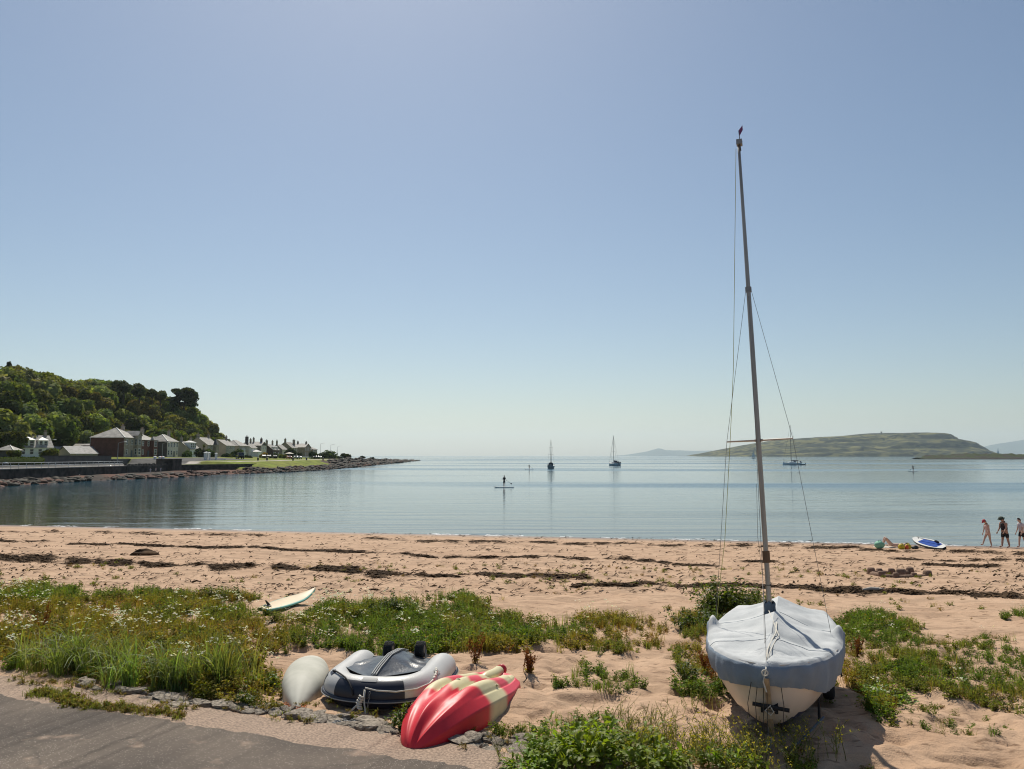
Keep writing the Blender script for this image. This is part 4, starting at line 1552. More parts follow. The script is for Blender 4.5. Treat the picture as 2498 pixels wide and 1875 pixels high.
# two white birds on the water's edge
BIRD = mat('white_feathers', (.8, .8, .78), .7, var=.04)
for px, py, lab, rz in ((187, 1166, 'white bird on the rocks, the lower of two', .4), (199, 1163, 'white bird on the rocks, the upper of two', 2.2)):
    q = Zp(px, py, .35)
    b_ = thing('white_bird', lab, 'bird', (q.x, q.y, .3), rz, 'white birds under the sea wall')
    mb = MB().loft([[(x, math.cos(a) * r_, .35 + z + math.sin(a) * r_ * .85) for a in np.linspace(0, 6.283, 9, endpoint=False)] for x, r_, z in ((-.55, .02, .12), (-.4, .1, .06), (-.1, .2, 0), (.2, .19, .02), (.34, .1, .12), (.4, .06, .3), (.44, .075, .42), (.52, .06, .46), (.58, .015, .44))], True, 0, True, True)
    mb.obj('body', BIRD, b_, True)
    MB().tube([(.57, 0, .79), (.68, 0, .77)], [.025, .006], 6).obj('beak', mat('beak_orange', (.5, .2, .03), .5), b_)
    for sy in (-.07, .07):
        MB().tube([(0, sy, .22), (.02, sy, 0), (.1, sy, -.02)], .015, 5).obj('leg', mat('beak_orange', (.5, .2, .03), .5), b_)
# ------------------------------------------------------------------ covered sailing dinghy
TAU = 2 * math.pi
HULLM = mat('cream_gelcoat', (.70, .61, .51), .38, var=.05, scale=1.4, coat=.2)
BLUEM = mat('blue_antifoul', (.018, .025, .075), .5, var=.1)
COVER = mat('dinghy_cover_cloth', (.47, .49, .495), .85, var=.10, scale=2.2, detail=7, col2=(.545, .555, .55), bump=.35, bscale=90)
SKIRT = mat('shaded_cover_cloth', (.215, .27, .335), .85, var=.08, scale=4, bump=.35, bscale=90)  # same cloth as the cover; the skirt's shade is painted into this darker blue
BOOTM = mat('mast_boot_cloth', (.085, .115, .15), .85, var=.15, scale=8)
ALU = mat('mast_aluminium', (.33, .31, .285), .42, .75, var=.14, scale=3, stretch=(6, 6, .4))
BRASS = mat('brown_tape', (.12, .065, .03), .6)
SPRM = mat('varnished_spreader', (.50, .40, .31), .4, var=.1)
WIRE = mat('stainless_wire', (.16, .15, .14), .4, .7)
YROPE = mat('yellow_green_rope', (.42, .42, .10), .8)
WROPE = mat('white_rope', (.62, .58, .50), .85, var=.1, scale=40)
BLACK = mat('black_webbing', (.016, .016, .018), .8)
WOODM = mat('pale_timber', (.42, .31, .20), .75, var=.2, scale=3, stretch=(8, 8, .7))
GALV = mat('galvanised_steel', (.25, .25, .25), .5, .7, var=.15, scale=12)
B0 = Zp(1869, 1620, 2.77)                       # bow at deck height
STL, STR = Zp(1803, 1480, 2.66), Zp(2006, 1491, 2.66)
ax = ((STL + STR) / 2 - B0)
BLEN = Vector((ax.x, ax.y, 0)).length
byaw = math.atan2(-ax.x, ax.y)
GB = 1.80
dg = thing('sailing_dinghy', 'cream sailing dinghy under a pale blue-grey cover with its bare mast up', 'sailing dinghy', (B0.x, B0.y, GB), byaw)
DGI = (Matrix.Translation(dg.location) @ Matrix.Rotation(byaw, 4, 'Z')).inverted()


def dl(v):
    return DGI @ Vector(v)


WS = [0, .02, .06, .14, .3, .6, 1.0, 1.5, 2.0, 2.6, 3.2, BLEN]
WW = [0, .095, .18, .28, .415, .57, .69, .78, .815, .81, .755, .655]


def bw(s):
    return float(np.interp(s, WS, WW))


def gun(s):
    return .97 - .12 * min(1, s / 2.2)


def keelz(s):
    return .15 + .81 * math.exp(-max(s, 0) / .17) + .10 * max(0, (s - 2.6) / 1.3) ** 2


mb = MB()
rings = []
for s in list(np.linspace(0.004, .5, 12)) + list(np.linspace(.62, BLEN, 18)):
    w_, g_, k_ = bw(s), gun(s), keelz(s)
    ring = []
    for a in np.linspace(0, math.pi, 25):
        ca, sa = math.cos(a), math.sin(a)
        ring.append((w_ * math.copysign(abs(ca) ** (.78 + .5 * math.exp(-s / .5)), ca), s, g_ - (g_ - k_) * sa ** 1.12))
    rings.append(ring)
mb.loft(rings, False)
mb.add(rings[-1], [tuple(range(len(rings[-1])))])
h = mb.obj('hull', [HULLM, BLUEM], dg, True)
for pgn in h.data.polygons:
    if pgn.center.z < .36 - .03 * pgn.center.y and pgn.center.y > .42:
        pgn.material_index = 1
MB().tube([(0, s, keelz(s) - .012) for s in np.linspace(.02, 3.7, 26)], .022, 6).obj('keel_band', GALV, dg)

# cover: rings from the spine to the rim, then the skirt
outl = []
ss = [0, .012, .035, .07, .12, .19, .28, .39, .52, .67] + list(np.linspace(.84, BLEN, 22))
for s in ss:
    outl.append((bw(s) + .022, s))
tr_ = [(x, BLEN + .02) for x in np.linspace(bw(BLEN), -bw(BLEN), 9)[1:-1]]
outl = outl + tr_ + [(-x, y) for x, y in reversed(outl[1:])]
# resample evenly
P_ = np.array([(x, y - (.022 if y < .02 else 0)) for x, y in outl])
Pc = np.concatenate([P_, P_[:1]])
sd = np.concatenate([[0], np.cumsum(np.linalg.norm(np.diff(Pc, axis=0), axis=1))])
NO = 230
u_ = np.linspace(0, sd[-1], NO, endpoint=False)
ox, oy = np.interp(u_, sd, Pc[:, 0]), np.interp(u_, sd, Pc[:, 1])
RA = np.concatenate([np.linspace(0, 1, 34)])
V = []
spn = np.clip(oy, .55, BLEN - .35)
spz = np.interp(spn, [.55, 1.2, 2.05, 2.6, BLEN - .35], [.085, .16, .30, .24, .26])
gz_ = np.array([gun(s) for s in oy])
for r_ in RA:
    x = ox * r_
    y = spn + (oy - spn) * r_
    rim = gz_ + .03 - .05 * max(0, (r_ - .88) / .12) ** 2
    sg = np.array([gun(s) for s in spn]) + spz
    z = rim + (sg - rim) * (1 - r_) ** 1.25
    # folds running from the mast to the rim, and tents where the shrouds leave
    ang = np.arctan2(ox, oy - 2.05)
    fold = (fbm(ang * 5.5 + 20, np.full(NO, r_ * 1.6), 4, 71) - .5)
    z = z + fold * .085 * math.sin(math.pi * min(1, r_ * 1.02)) ** .7
    z = z - .022 * np.exp(-((oy * r_ + spn * (1 - r_) - 1.25) / .07) ** 2) * (r_ < .98)
    sagg = np.sin(np.clip(r_, 0, 1) * math.pi) * .028
    z = z - sagg + (fbm(u_ * 11, np.full(NO, r_ * 2.5), 3, 45) - .5) * .05 * max(0, r_ - .55) ** 1.0 * 1.6 * (1 if r_ < .97 else .6)
    z = z + (fbm(ox * r_ * 3.5 + 7, y * 2.6, 4, 29) - .5) * .05 * min(1, (1 - r_) * 4)
    for sx in (-1, 1):
        dd_ = ((x - sx * .79) ** 2 + (y - 1.98) ** 2)
        z = z + (.15 if sx < 0 else .13) * np.exp(-dd_ / .006) + .05 * np.exp(-dd_ / .05)
    V.append(np.stack([x, y, z], 1))
nr = len(RA)
V = np.concatenate(V)
i = np.arange(NO)
Q = np.concatenate([np.stack([k * NO + i, k * NO + (i + 1) % NO, (k + 1) * NO + (i + 1) % NO, (k + 1) * NO + i], 1) for k in range(nr - 1)])
cv = obj('cover', np_mesh('cover', V, Q, mats=[COVER], smooth=True), dg)
top = V[-NO:]
Vg = V.reshape(nr, NO, 3)
sm = MB()
for jj in (int(NO * .13), int(NO * .87), int(NO * .27), int(NO * .73)):
    sm.tube([tuple(Vg[k, jj] + [0, 0, .003]) for k in range(2, nr)], .0026, 5)
sm.obj('cover_seam', SKIRT, dg, True)
nx_, ny_ = np.gradient(ox), np.gradient(oy)
nl = np.sqrt(nx_ ** 2 + ny_ ** 2)
nrm = np.stack([ny_ / nl, -nx_ / nl], 1)
V = [top]
drop = .25 + .02 * np.sin(u_ * 2.1) + .08 * (fbm(u_ * 1.6, u_ * 0, 3, 5) - .5) - .05 * np.exp(-(oy / .35) ** 2) + np.where(ox > 0, .09, .02) * np.exp(-((oy - .75) / .45) ** 2)
for k in range(1, 15):
    f = k / 14
    pl = (fbm(u_ * 15, np.full(NO, f * .9), 3, 88) - .5) * .075 * f ** .6 + .012 * f * np.sin(u_ * 16)
    off_ = .012 + .030 * math.sin(f * 2.6) + pl - .055 * f
    zz = top[:, 2] - drop * f
    V.append(np.stack([ox + nrm[:, 0] * off_, oy + nrm[:, 1] * off_, zz], 1))
V = np.concatenate(V)
Q = np.concatenate([np.stack([k * NO + i, k * NO + (i + 1) % NO, (k + 1) * NO + (i + 1) % NO, (k + 1) * NO + i], 1) for k in range(14)])
obj('cover_skirt', np_mesh('cover_skirt', V, Q, mats=[SKIRT], smooth=True), dg)

# mast: from the boot up to its head, raked
mfoot = dl(Pp(1879, 1505, 11.0))
mtop = dl(Pp(1802, 352, 11.35))
mdir = (mtop - mfoot).normalized()
mlen = (mtop - mfoot).length
mbot = mfoot - mdir * .55
mrings = []
for f in np.linspace(0, 1, 30):
    c_ = mbot.lerp(mtop, f)
    sc = 1.0 if f < .6 else 1 - .42 * (f - .6) / .4
    ring = []
    for a in np.linspace(0, TAU, 22, endpoint=False):
        rx, ry = .0335 * math.cos(a), .047 * math.sin(a)
        if abs(a - math.pi / 2) < .16:      # luff groove on the aft face
            ry *= .72
        if abs(a - 3 * math.pi / 2) < .16:
            ry *= .9
        ring.append(c_ + Vector((rx * sc, ry * sc, 0)))
    mrings.append(ring)
mast = MB().loft(mrings, True, cap0=True, cap1=True).obj('mast', ALU, dg, True)


def mp(f):
    return mfoot.lerp(mtop, f)


def frac_at(py):
    lo, hi = 0.0, 1.0
    M_ = DGI.inverted()
    for _ in range(40):
        m_ = (lo + hi) / 2
        q_ = M_ @ mp(m_)
        if proj(*q_)[1] > py:
            lo = m_
        else:
            hi = m_
    return lo


fh_, fs_ = frac_at(706), frac_at(1074)
for py0, py1, m_, nm in ((1343, 1372, BRASS, 'tape_band'), (700, 712, GALV, 'mast_fitting'), (1425, 1428, BLACK, 'mast_fitting')):
    a, b = mp(frac_at(py1)), mp(frac_at(py0))
    MB().tube([a, b], .05 if nm == 'tape_band' else .044, 14).obj(nm, m_, mast)
MB().box(-.03, .05, -.06, .06, -.01, .06).obj('masthead', GALV, mast, loc=mtop)
hs = mp(fh_)
# flag
stf = MB().tube([mtop + Vector((.03, 0, -.1)), dl(Pp(1802, 318, 11.33))], .006, 5).obj('flag_staff', WIRE, mast)
fl = [dl(Pp(1801.5, 318, 11.33)), dl(Pp(1811, 305, 11.36)), dl(Pp(1812, 316, 11.40)), dl(Pp(1804, 331, 11.35))]
mbf = MB()
ctr = sum(fl, Vector()) / 4 + Vector((.0, .02, 0))
PURP = mat('purple_flag_cloth', (.13, .035, .16), .8)
n4 = Vector((0, .006, 0))
mbf.add(fl + [ctr] + [p_ + n4 for p_ in fl] + [ctr + n4], [(0, 1, 4), (1, 2, 4), (2, 3, 4), (3, 0, 4), (6, 5, 9), (7, 6, 9), (8, 7, 9), (5, 8, 9), (0, 5, 6, 1), (1, 6, 7, 2), (2, 7, 8, 3), (3, 8, 5, 0)])
mbf.obj('flag', PURP, mast)
# spreaders and standing rigging
ctrs = mp(fs_)
for (pxt, pyt, dd_, rx) in ((1773, 1077.5, 11.05, -1), (1934, 1069, 10.75, 1)):
    tip = dl(Pp(pxt, pyt, dd_))
    MB().tube([ctrs + Vector((.03 * rx, 0, 0)), ctrs.lerp(tip, .16), tip], [.02, .014, .010], 7).obj('spreader', SPRM, dg)
    cp = dl(Pp(1746, 1512, 10.9)) if rx < 0 else dl(Pp(2027, 1545, 10.35))
    MB().tube([hs + Vector((.035 * rx, 0, 0)), tip, cp], .003, 5, cap=False).obj('shroud', WIRE, dg)
bowp = Vector((0, .03, 1.0))
MB().tube([mp(fh_ - .005), bowp + Vector((0, .0, .28)), bowp], .0028, 5, cap=False).obj('forestay', WIRE, dg)
tl = dl(Pp(1777, 1030, 11.2))
MB().tube([mtop + Vector((-.04, 0, -.06)), dl(Pp(1789, 900, 11.25)), dl(Pp(1781, 1080, 11.15)), dl(Pp(1768, 1320, 11.0)), dl(Pp(1757, 1412, 10.95)), dl(Pp(1749, 1508, 10.88))],   .0038, 5, cap=False).obj('halyard', YROPE, dg)
MB().tube([mp(frac_at(1180)) + Vector((-.06, -.05, 0)), mp(frac_at(1310)) + Vector((-.09, -.06, 0)), mp(frac_at(1400)) + Vector((-.06, -.06, 0)), dl(Pp(1866, 1600, 9.3))], .0026, 5, cap=False).obj('halyard', WIRE, dg)
# boot round the mast with hanging ends
rb = []
mm_ = mfoot
for f, r_ in ((-.06, .15), (-.02, .10), (.04, .075), (.16, .062), (.20, .066), (.22, .058)):
    c_ = mm_ + mdir * (f - .02)
    rb.append([c_ + Vector((math.cos(a) * r_ * (1 + .25 * math.sin(a * 5 + f * 9)), math.sin(a) * r_ * 1.15 * (1 + .2 * math.sin(a * 4)), .02 * math.sin(a * 3))) for a in np.linspace(0, TAU, 26, endpoint=False)])
MB().loft(rb, True).obj('mast_boot', BOOTM, dg, True)
mbt = MB()
for k in range(7):
    x0 = -.06 + .02 * k
    p0 = mfoot + Vector((x0, -.085, .07))
    mbt.tube([p0, p0 + Vector((.005 * k, -.04, -.12)), p0 + Vector((.01 * (k - 3), -.075, -.26 - .03 * (k % 3)))], [.011, .009, .005], 5)
mbt.obj('boot_ties', BOOTM, dg)


def topz(x, y):
    """height of the cover top near a local point"""
    s = min(max(y, .55), BLEN - .35)
    r_ = min(1, abs(x) / max(bw(max(y, .01)), .05)) if y > .55 else min(1, math.hypot(x / .55, (.55 - y) / .55))
    g_ = gun(y) + .03
    sg = gun(s) + float(np.interp(s, [.55, 1.2, 2.05, 2.6, BLEN - .35], [.085, .16, .30, .24, .26]))
    return g_ + (sg - g_) * (1 - r_) ** 1.25


def on_cover(pts, up=.018):
    return [(x, y, topz(x, y) + up) for x, y in pts]


MB().tube([tuple(mfoot + Vector((.02, -.09, .0)))] + on_cover([(.05, 1.6), (.055, 1.2), (.02, .8), (-.005, .45), (.0, .12)], .012) + [(0, -.05, .93), (-.03, -.07, .80), (.0, -.075, .70)], .0085, 6).obj('bow_rope', WROPE, dg)
MB().tube([tuple(mfoot + Vector((-.01, -.1, .1)))] + on_cover([(.02, 1.55), (.09, 1.1), (.05, .7), (.02, .3)], .015) + [(0, -.06, .92)], .006, 6).obj('bow_rope', WROPE, dg)
MB().tube([(.030 * math.cos(a) - .01, -.085, .90 + .030 * math.sin(a)) for a in np.linspace(0, TAU, 15)], .008, 6, cap=False).obj('bow_ring', WROPE, dg)
CORD = mat('tarred_cord', (.055, .045, .035), .9)
for x0, z1 in ((-.20, .42), (-.12, .36), (-.04, .30), (.0, .25), (.17, .33)):
    MB().tube([(x0 * .8, .04 + abs(x0) * .25, .78), (x0, -.02, .55), (x0 * .9, -.06, z1)], .0042, 5).obj('hanging_cord', CORD, dg)
# webbing straps
sR = dl(Pp(1994, 1625, 9.75))
MB().tube([sR, dl(Pp(1997, 1690, 9.72)), dl(Pp(1999, 1776, 9.72))], [.016, .013, .020], 6).obj('strap', BLACK, dg)
MB().tube([sR + Vector((.01, 0, 0)), dl(Pp(1985, 1662, 9.76)), dl(Pp(1973, 1702, 9.86))], .011, 6).obj('strap', BLACK, dg)
MB().tube([dl(Pp(1754, 1588, 10.15)), dl(Pp(1775, 1640, 9.95)), dl(Pp(1797, 1684, 9.95))], .014, 6).obj('strap', BLACK, dg)
MB().tube([dl(Pp(1730, 1588, 10.6)), dl(Pp(1729, 1606, 10.6))], .013, 6).obj('strap', BLACK, dg)
MB().tube([dl(Pp(2053, 1605, 10.15)), dl(Pp(2050, 1630, 10.12)), dl(Pp(2053, 1650, 10.12))], .011, 6).obj('strap', BLACK, dg)

# launching trolley under the dinghy (holds it: a thing of its own)
tl_ = thing('launching_trolley', 'launching trolley with two black wheels and a timber post under the dinghy bow', 'boat trolley', (B0.x, B0.y, GB), byaw)
for sx in (-1, 1):
    wx_ = sx * .64
    rr = []
    for x, r_ in ((-.07, .12), (-.075, .15), (-.065, .185), (-.03, .20), (.03, .20), (.065, .185), (.075, .15), (.07, .12)):
        rr.append([(wx_ + x, 2.45 + math.cos(a) * r_, .2 + math.sin(a) * r_) for a in np.linspace(0, TAU, 26, endpoint=False)])
    wv = MB().loft(rr, True).obj('wheel', TYRE, tl_, True)
    MB().tube([(wx_ - .05, 2.45, .2), (wx_ + .05, 2.45, .2)], .125, 18).obj('rim', GALV, wv)
MB().tube([(-.64, 2.45, .2), (.64, 2.45, .2)], .025, 8).obj('axle', GALV, tl_)
for sx in (-1, 1):
    MB().tube([(sx * .45, 2.45, .2), (sx * .47, 2.45, .40)], .05, 8).obj('cradle_pad', TYRE, tl_)
MB().tube([(0, 2.4, .17), (0, .6, .14), (0, -.1, .10)], .028, 8).obj('drawbar', GALV, tl_)
pt_, pb_ = dl(Pp(1870, 1655, 8.78)), dl(Pp(1884, 1800, 9.20))
MB().loft([[(pb_.x - .028, pb_.y - .02, pb_.z), (pb_.x + .028, pb_.y - .02, pb_.z), (pb_.x + .028, pb_.y + .02, pb_.z), (pb_.x - .028, pb_.y + .02, pb_.z)], [(pt_.x - .026, pt_.y - .02, pt_.z), (pt_.x + .026, pt_.y - .02, pt_.z), (pt_.x + .026, pt_.y + .02, pt_.z), (pt_.x - .026, pt_.y + .02, pt_.z)]], cap0=True, cap1=True).obj('bow_post', WOODM, tl_)
tc_ = pb_.lerp(pt_, .56)
tz = tc_.z
MB().tube([(tc_.x - .17, tc_.y - .045, tz + .015), (tc_.x + .21, tc_.y - .045, tz - .02)], .022, 8).obj('handle_bar', BLACK, tl_)
MB().box(tc_.x - .055, tc_.x + .055, tc_.y - .04, tc_.y + .03, tz - .13, tz - .06).obj('post_collar', WOODM, tl_)
MB().box(tc_.x - .09, tc_.x + .09, tc_.y + .022, tc_.y + .06, tz - .09, tz + .06).obj('snubber', BLACK, tl_)
MB().tube([(tc_.x + .02, tc_.y - .07, tz), (tc_.x + .05, tc_.y - .08, tz - .04), (tc_.x + .02, tc_.y - .075, tz - .08), (tc_.x - .04, tc_.y - .07, tz - .04), (tc_.x + .02, tc_.y - .07, tz + .02)], .006, 5).obj('lashing', WROPE, tl_)
MB().tube([(tc_.x + .55, tc_.y + .6, .27), (tc_.x + .3, tc_.y + .2, .10), (tc_.x + .05, tc_.y - .12, .03)], .014, 6).obj('guy_rope', BOOTM, tl_)

# ------------------------------------------------------------------ red and cream kayak, upside down
KP = mat('kayak_plastic', (.5, .05, .06), .33, var=.05, coat=.0, spec=.5)
t = KP.node_tree
p = t.nodes['Principled BSDF']
for l in list(p.inputs['Base Color'].links):
    t.links.remove(l)
at = t.nodes.new('ShaderNodeAttribute')
at.attribute_name = 'Col'
nz = N(t, 'ShaderNodeTexNoise', Scale=9.0, Detail=5.0)
tcn = t.nodes.new('ShaderNodeTexCoord')
t.links.new(tcn.outputs['Object'], nz.inputs['Vector'])
mr = t.nodes.new('ShaderNodeMapRange')
mr.inputs['To Min'].default_value, mr.inputs['To Max'].default_value = .86, 1.12
t.links.new(nz.outputs['Fac'], mr.inputs[0])
mm = t.nodes.new('ShaderNodeMix')
mm.data_type = 'RGBA'
mm.blend_type = 'MULTIPLY'
mm.inputs[0].default_value = 1
t.links.new(at.outputs['Color'], mm.inputs[6])
t.links.new(mr.outputs[0], mm.inputs[7])
t.links.new(mm.outputs[2], p.inputs['Base Color'])
mr2 = t.nodes.new('ShaderNodeMapRange')
mr2.inputs['To Min'].default_value, mr2.inputs['To Max'].default_value = .40, .58
t.links.new(nz.outputs['Fac'], mr2.inputs[0])
t.links.new(mr2.outputs[0], p.inputs['Roughness'])

kb = Zp(1000, 1826, 1.82)
ks = Zp(1196, 1682, 1.82)
KL = (ks - kb).length + .38
kyaw = math.atan2(-(ks.x - kb.x), ks.y - kb.y)
ky = thing('kayak', 'red and cream ridged kayak lying upside down on the sand', 'kayak', (kb.x, kb.y, gz(kb.x + .3, kb.y + .6) - .03), kyaw)
NT, NU = 150, 121
tS = np.concatenate([np.linspace(0, .14, 26) ** 1.0, np.linspace(.145, .86, 84), np.linspace(.865, 1.0, 40)])
uS = np.linspace(-1, 1, NU)


def kw(t):
    return .50 * np.clip(np.sin(np.clip(t / .55, 0, 1) * math.pi / 2), 0, 1) ** .50 * np.where(t > .62, 1 - .36 * ((t - .62) / .38) ** 2, 1) * np.clip(1 - ((t - .93) / .07).clip(0, 1) ** 2.4 * .55, .0, 1)


def kh(t):
    return .50 * np.clip(np.sin(np.clip(t / .36, 0, 1) * math.pi / 2), .0, 1) ** .50 * (1 - .47 * sstep(.36, 1.0, t)) * np.clip(1 - ((t - .95) / .05).clip(0, 1) ** 3, .02, 1) * .96 + .006


tt_, uu_ = np.meshgrid(tS, uS, indexing='ij')
W_, H_ = kw(tt_), kh(tt_)
au = np.abs(uu_)
# section: gunwale lip, leaning side, chine, then the ridged bottom
zz = np.interp(au, [0, .30, .60, .70, .90, .985, 1.0], [.88, .87, .82, .74, .50, .06, 0.0])
xx = np.interp(au, [0, .30, .60, .70, .90, .985, 1.0], [0, .30, .62, .73, .955, 1.0, .985])
x = W_ * xx * np.sign(uu_)
z = H_ * zz
ridge = 1 - sstep(.84, .90, tt_)
g_ = lambda u0, w0: np.exp(-np.abs((uu_ - u0) / w0) ** 2.6)
bowV = (1 - sstep(.05, .34, tt_))
z = z + bowV * H_ * (.22 * np.exp(-(au / .17) ** 2) - .045 * g_(.36, .14) - .045 * g_(-.36, .14) + .03 * g_(.60, .10) + .03 * g_(-.60, .10))
mid = sstep(.20, .40, tt_)
rend = lambda e: 1 - sstep(e - .02, e + .02, tt_)
z = z + mid * (.045 * g_(0, .17) * rend(.97) + .042 * g_(.50, .15) * rend(.88) + .042 * g_(-.50, .15) * rend(.88)) * (1 - .25 * np.sin(tt_ * 9))
z = z - mid * rend(.93) * .03 * (g_(.27, .08) + g_(-.27, .08))
z = z - .022 * sstep(.3, .5, tt_) * rend(.93) * np.exp(-((au - .71) / .022) ** 2)
red_ = np.array([.70, .020, .034])
pink = np.array([.72, .062, .092])
cream = np.array([.66, .58, .33])
jit_ = (fbm(tt_ * 14, uu_ * 3, 3, 4) - .5) * .05
tq = tt_ + jit_ - .05 * (uu_ > .18) + .05 * (uu_ < -.2) + .035 * np.sin(uu_ * 6)
side_ = au > .70
crm = np.zeros_like(tq)
crm = np.maximum(crm, sstep(.35, .40, tq) * (1 - sstep(.535, .585, tq)))
crm = np.maximum(crm, sstep(.68, .73, tq) * (1 - sstep(.86, .91, tq)) * (~side_))
crm = np.maximum(crm, sstep(.86, .89, tq) * (1 - sstep(.99, 1.02, tq)) * side_)
rd = red_[None, None] * (1 - sstep(.5, .62, tq))[..., None] + pink[None, None] * sstep(.5, .62, tq)[..., None]
col = rd * (1 - crm[..., None]) + cream * crm[..., None]
V = np.stack([x, tt_ * KL, z], -1).reshape(-1, 3)
i = (np.arange(len(tS) - 1)[:, None] * NU + np.arange(NU - 1)[None]).ravel()
obj('hull', np_mesh('hull', V, np.stack([i, i + 1, i + NU + 1, i + NU], 1), col=col.reshape(-1, 3), mats=[KP], smooth=True), ky)
REDP = mat('red_plastic', (.56, .035, .05), .4, var=.06)
CREP = mat('cream_plastic', (.66, .58, .33), .4, var=.05)
# stern skeg tunnel: a round-backed tube with a red end
sk = [(.02, f * KL, float(kh(np.array([min(max(f, .8), .9)]))[0]) * .86 - .0) for f in (.70, .8, .9, .96, 0.985)]
MB().tube(sk, [.06, .072, .078, .076, .045], 16).obj('stern_tunnel', CREP, ky, True)
MB().tube([(.02, .985 * KL, sk[-1][2]), (.02, 1.005 * KL, sk[-1][2] - .005), (.02, 1.035 * KL, sk[-1][2] - .02)], [.077, .074, .03], 14).obj('stern_cap', REDP, ky, True)


def kz(u, t):
    a = int(np.argmin(np.abs(tS - t)))
    b = int(np.argmin(np.abs(uS - u)))
    return float(x[a, b]), float(z[a, b])


for (u, tq_) in ((-.27, .40), (.27, .40), (-.27, .56), (.27, .56), (.0, .47), (.66, .62)):
    hx, hz_ = kz(u, tq_)
    hd = thing('tmp', None, None)
    bpy.data.objects.remove(hd)
    mbx = MB().tube([(hx + .021 * math.cos(a), tq_ * KL + .021 * math.sin(a), hz_ + .004) for a in np.linspace(0, TAU, 13)], .006, 6, cap=False)
    sc_ = mbx.obj('scupper_hole', REDP if crm[int(np.argmin(np.abs(tS - tq_))), int(np.argmin(np.abs(uS - u)))] < .5 else CREP, ky, True)
    MB().tube([(hx, tq_ * KL, hz_ - .012), (hx, tq_ * KL, hz_ + .0045)], .017, 10).obj('hole_shade_disc', mat('hole_shade', (.03, .012, .012), .8), sc_)  # no hole is cut; a dark disc paints the shade inside it
MB().tube([(.36, KL * .985, .10), (.39, KL * 1.0, .14), (.37, KL * 1.01, .19)], .008, 6).obj('toggle', BLACK, ky)
MB().tube([(.40, KL * .93, .05), (.47, KL * .90, .02), (.62, KL * .86, .0), (.80, KL * .72, .01), (.95, KL * .66, .012)], .0045, 5).obj('stern_cord', WROPE, ky)

# ------------------------------------------------------------------ grey inflatable, upside down
TUBEG = mat('grey_inflatable_fabric', (.50, .49, .465), .42, var=.07, scale=2.2, bump=.15, bscale=60)
NAVY = mat('navy_inflatable_fabric', (.016, .019, .032), .45, var=.1, scale=3)
FLOORM = mat('black_floor_fabric', (.052, .055, .060), .30, var=.15, scale=3, bump=.25, bscale=30)
STRK = mat('grey_keel_strip', (.30, .30, .29), .6, var=.08)
ib = Zp(893, 1732, 1.8)
isn = Vector((-1.60, 11.9, 1.8))
iyaw = math.atan2(-(isn.x - ib.x), isn.y - ib.y)
IB = thing('inflatable_dinghy', 'grey and navy inflatable boat turned upside down between the kayaks', 'inflatable boat', (ib.x, ib.y, gz(ib.x, ib.y + .6)), iyaw)
IBI = (Matrix.Translation(IB.location) @ Matrix.Rotation(iyaw, 4, 'Z')).inverted()
IL_, HWD, TR_ = 1.72, .60, .205
cl = []
for f in np.linspace(0, 1, 12)[:-1]:
    cl.append((-HWD, IL_ - (IL_ - .78) * f))
for a in np.linspace(math.pi, 0, 25):
    cl.append((HWD * math.copysign(abs(math.cos(a)) ** .80, math.cos(a)), .78 - (.78 - TR_) * math.sin(a) ** .85))
for f in np.linspace(0, 1, 12)[1:]:
    cl.append((HWD, .78 + (IL_ - .78) * f))
cl = np.array(cl)
dsd = np.concatenate([[0], np.cumsum(np.linalg.norm(np.diff(cl, axis=0), axis=1))])
NC = 97
ux = np.linspace(0, dsd[-1], NC)
cx, cy = np.interp(ux, dsd, cl[:, 0]), np.interp(ux, dsd, cl[:, 1])
fx = np.linspace(0, 1, NC)
TXY = np.stack([np.gradient(cx), np.gradient(cy)], 1)
TXY /= np.linalg.norm(TXY, axis=1)[:, None]
OUT = np.stack([-TXY[:, 1], TXY[:, 0]], 1)             # to the outside of the U
if OUT[0, 0] > 0:
    OUT = -OUT
endt = np.minimum(fx, 1 - fx) * dsd[-1]
TRAD = TR_ * np.where(endt < .30, .38 + .62 * np.sqrt(np.clip(1 - (1 - endt / .30) ** 2, 0, 1)), 1)
TZ = TR_ + .03 * np.clip(cy - 1, 0, 2) + .02


def tube_patch(f0, f1, a0, a1, dr, n=None, na=28):
    """part of the tube skin: path fractions f0..f1, angles a0..a1 (0 = outward, pi/2 = up)"""
    ks = np.linspace(f0, f1, n or max(6, int((f1 - f0) * 110)))
    rows = []
    for f in ks:
        c0 = np.array([np.interp(f, fx, cx), np.interp(f, fx, cy), np.interp(f, fx, TZ)])
        o2 = np.array([np.interp(f, fx, OUT[:, 0]), np.interp(f, fx, OUT[:, 1])])
        o2 /= np.linalg.norm(o2)
        r_ = np.interp(f, fx, TRAD) + dr
        rows.append([(c0[0] + o2[0] * r_ * math.cos(a), c0[1] + o2[1] * r_ * math.cos(a), c0[2] + r_ * math.sin(a)) for a in np.linspace(a0, a1, na)])
    return rows


MB().loft([r_[:-1] for r_ in tube_patch(0, 1, 0, TAU, 0, 97, 33)], True, cap0=True, cap1=True).obj('tube', TUBEG, IB, True)
MB().loft(tube_patch(.40, .60, -.9, 1.02, .004), False).obj('bow_panel', NAVY, IB, True)
MB().loft(tube_patch(.255, .325, -.9, .75, .004), False).obj('bow_panel', NAVY, IB, True)
MB().loft(tube_patch(.325, .40, -.9, -.12, .0035), False).obj('bow_panel', NAVY, IB, True)
MB().loft(tube_patch(.60, .78, -.9, -.30, .0035), False).obj('bow_panel', NAVY, IB, True)


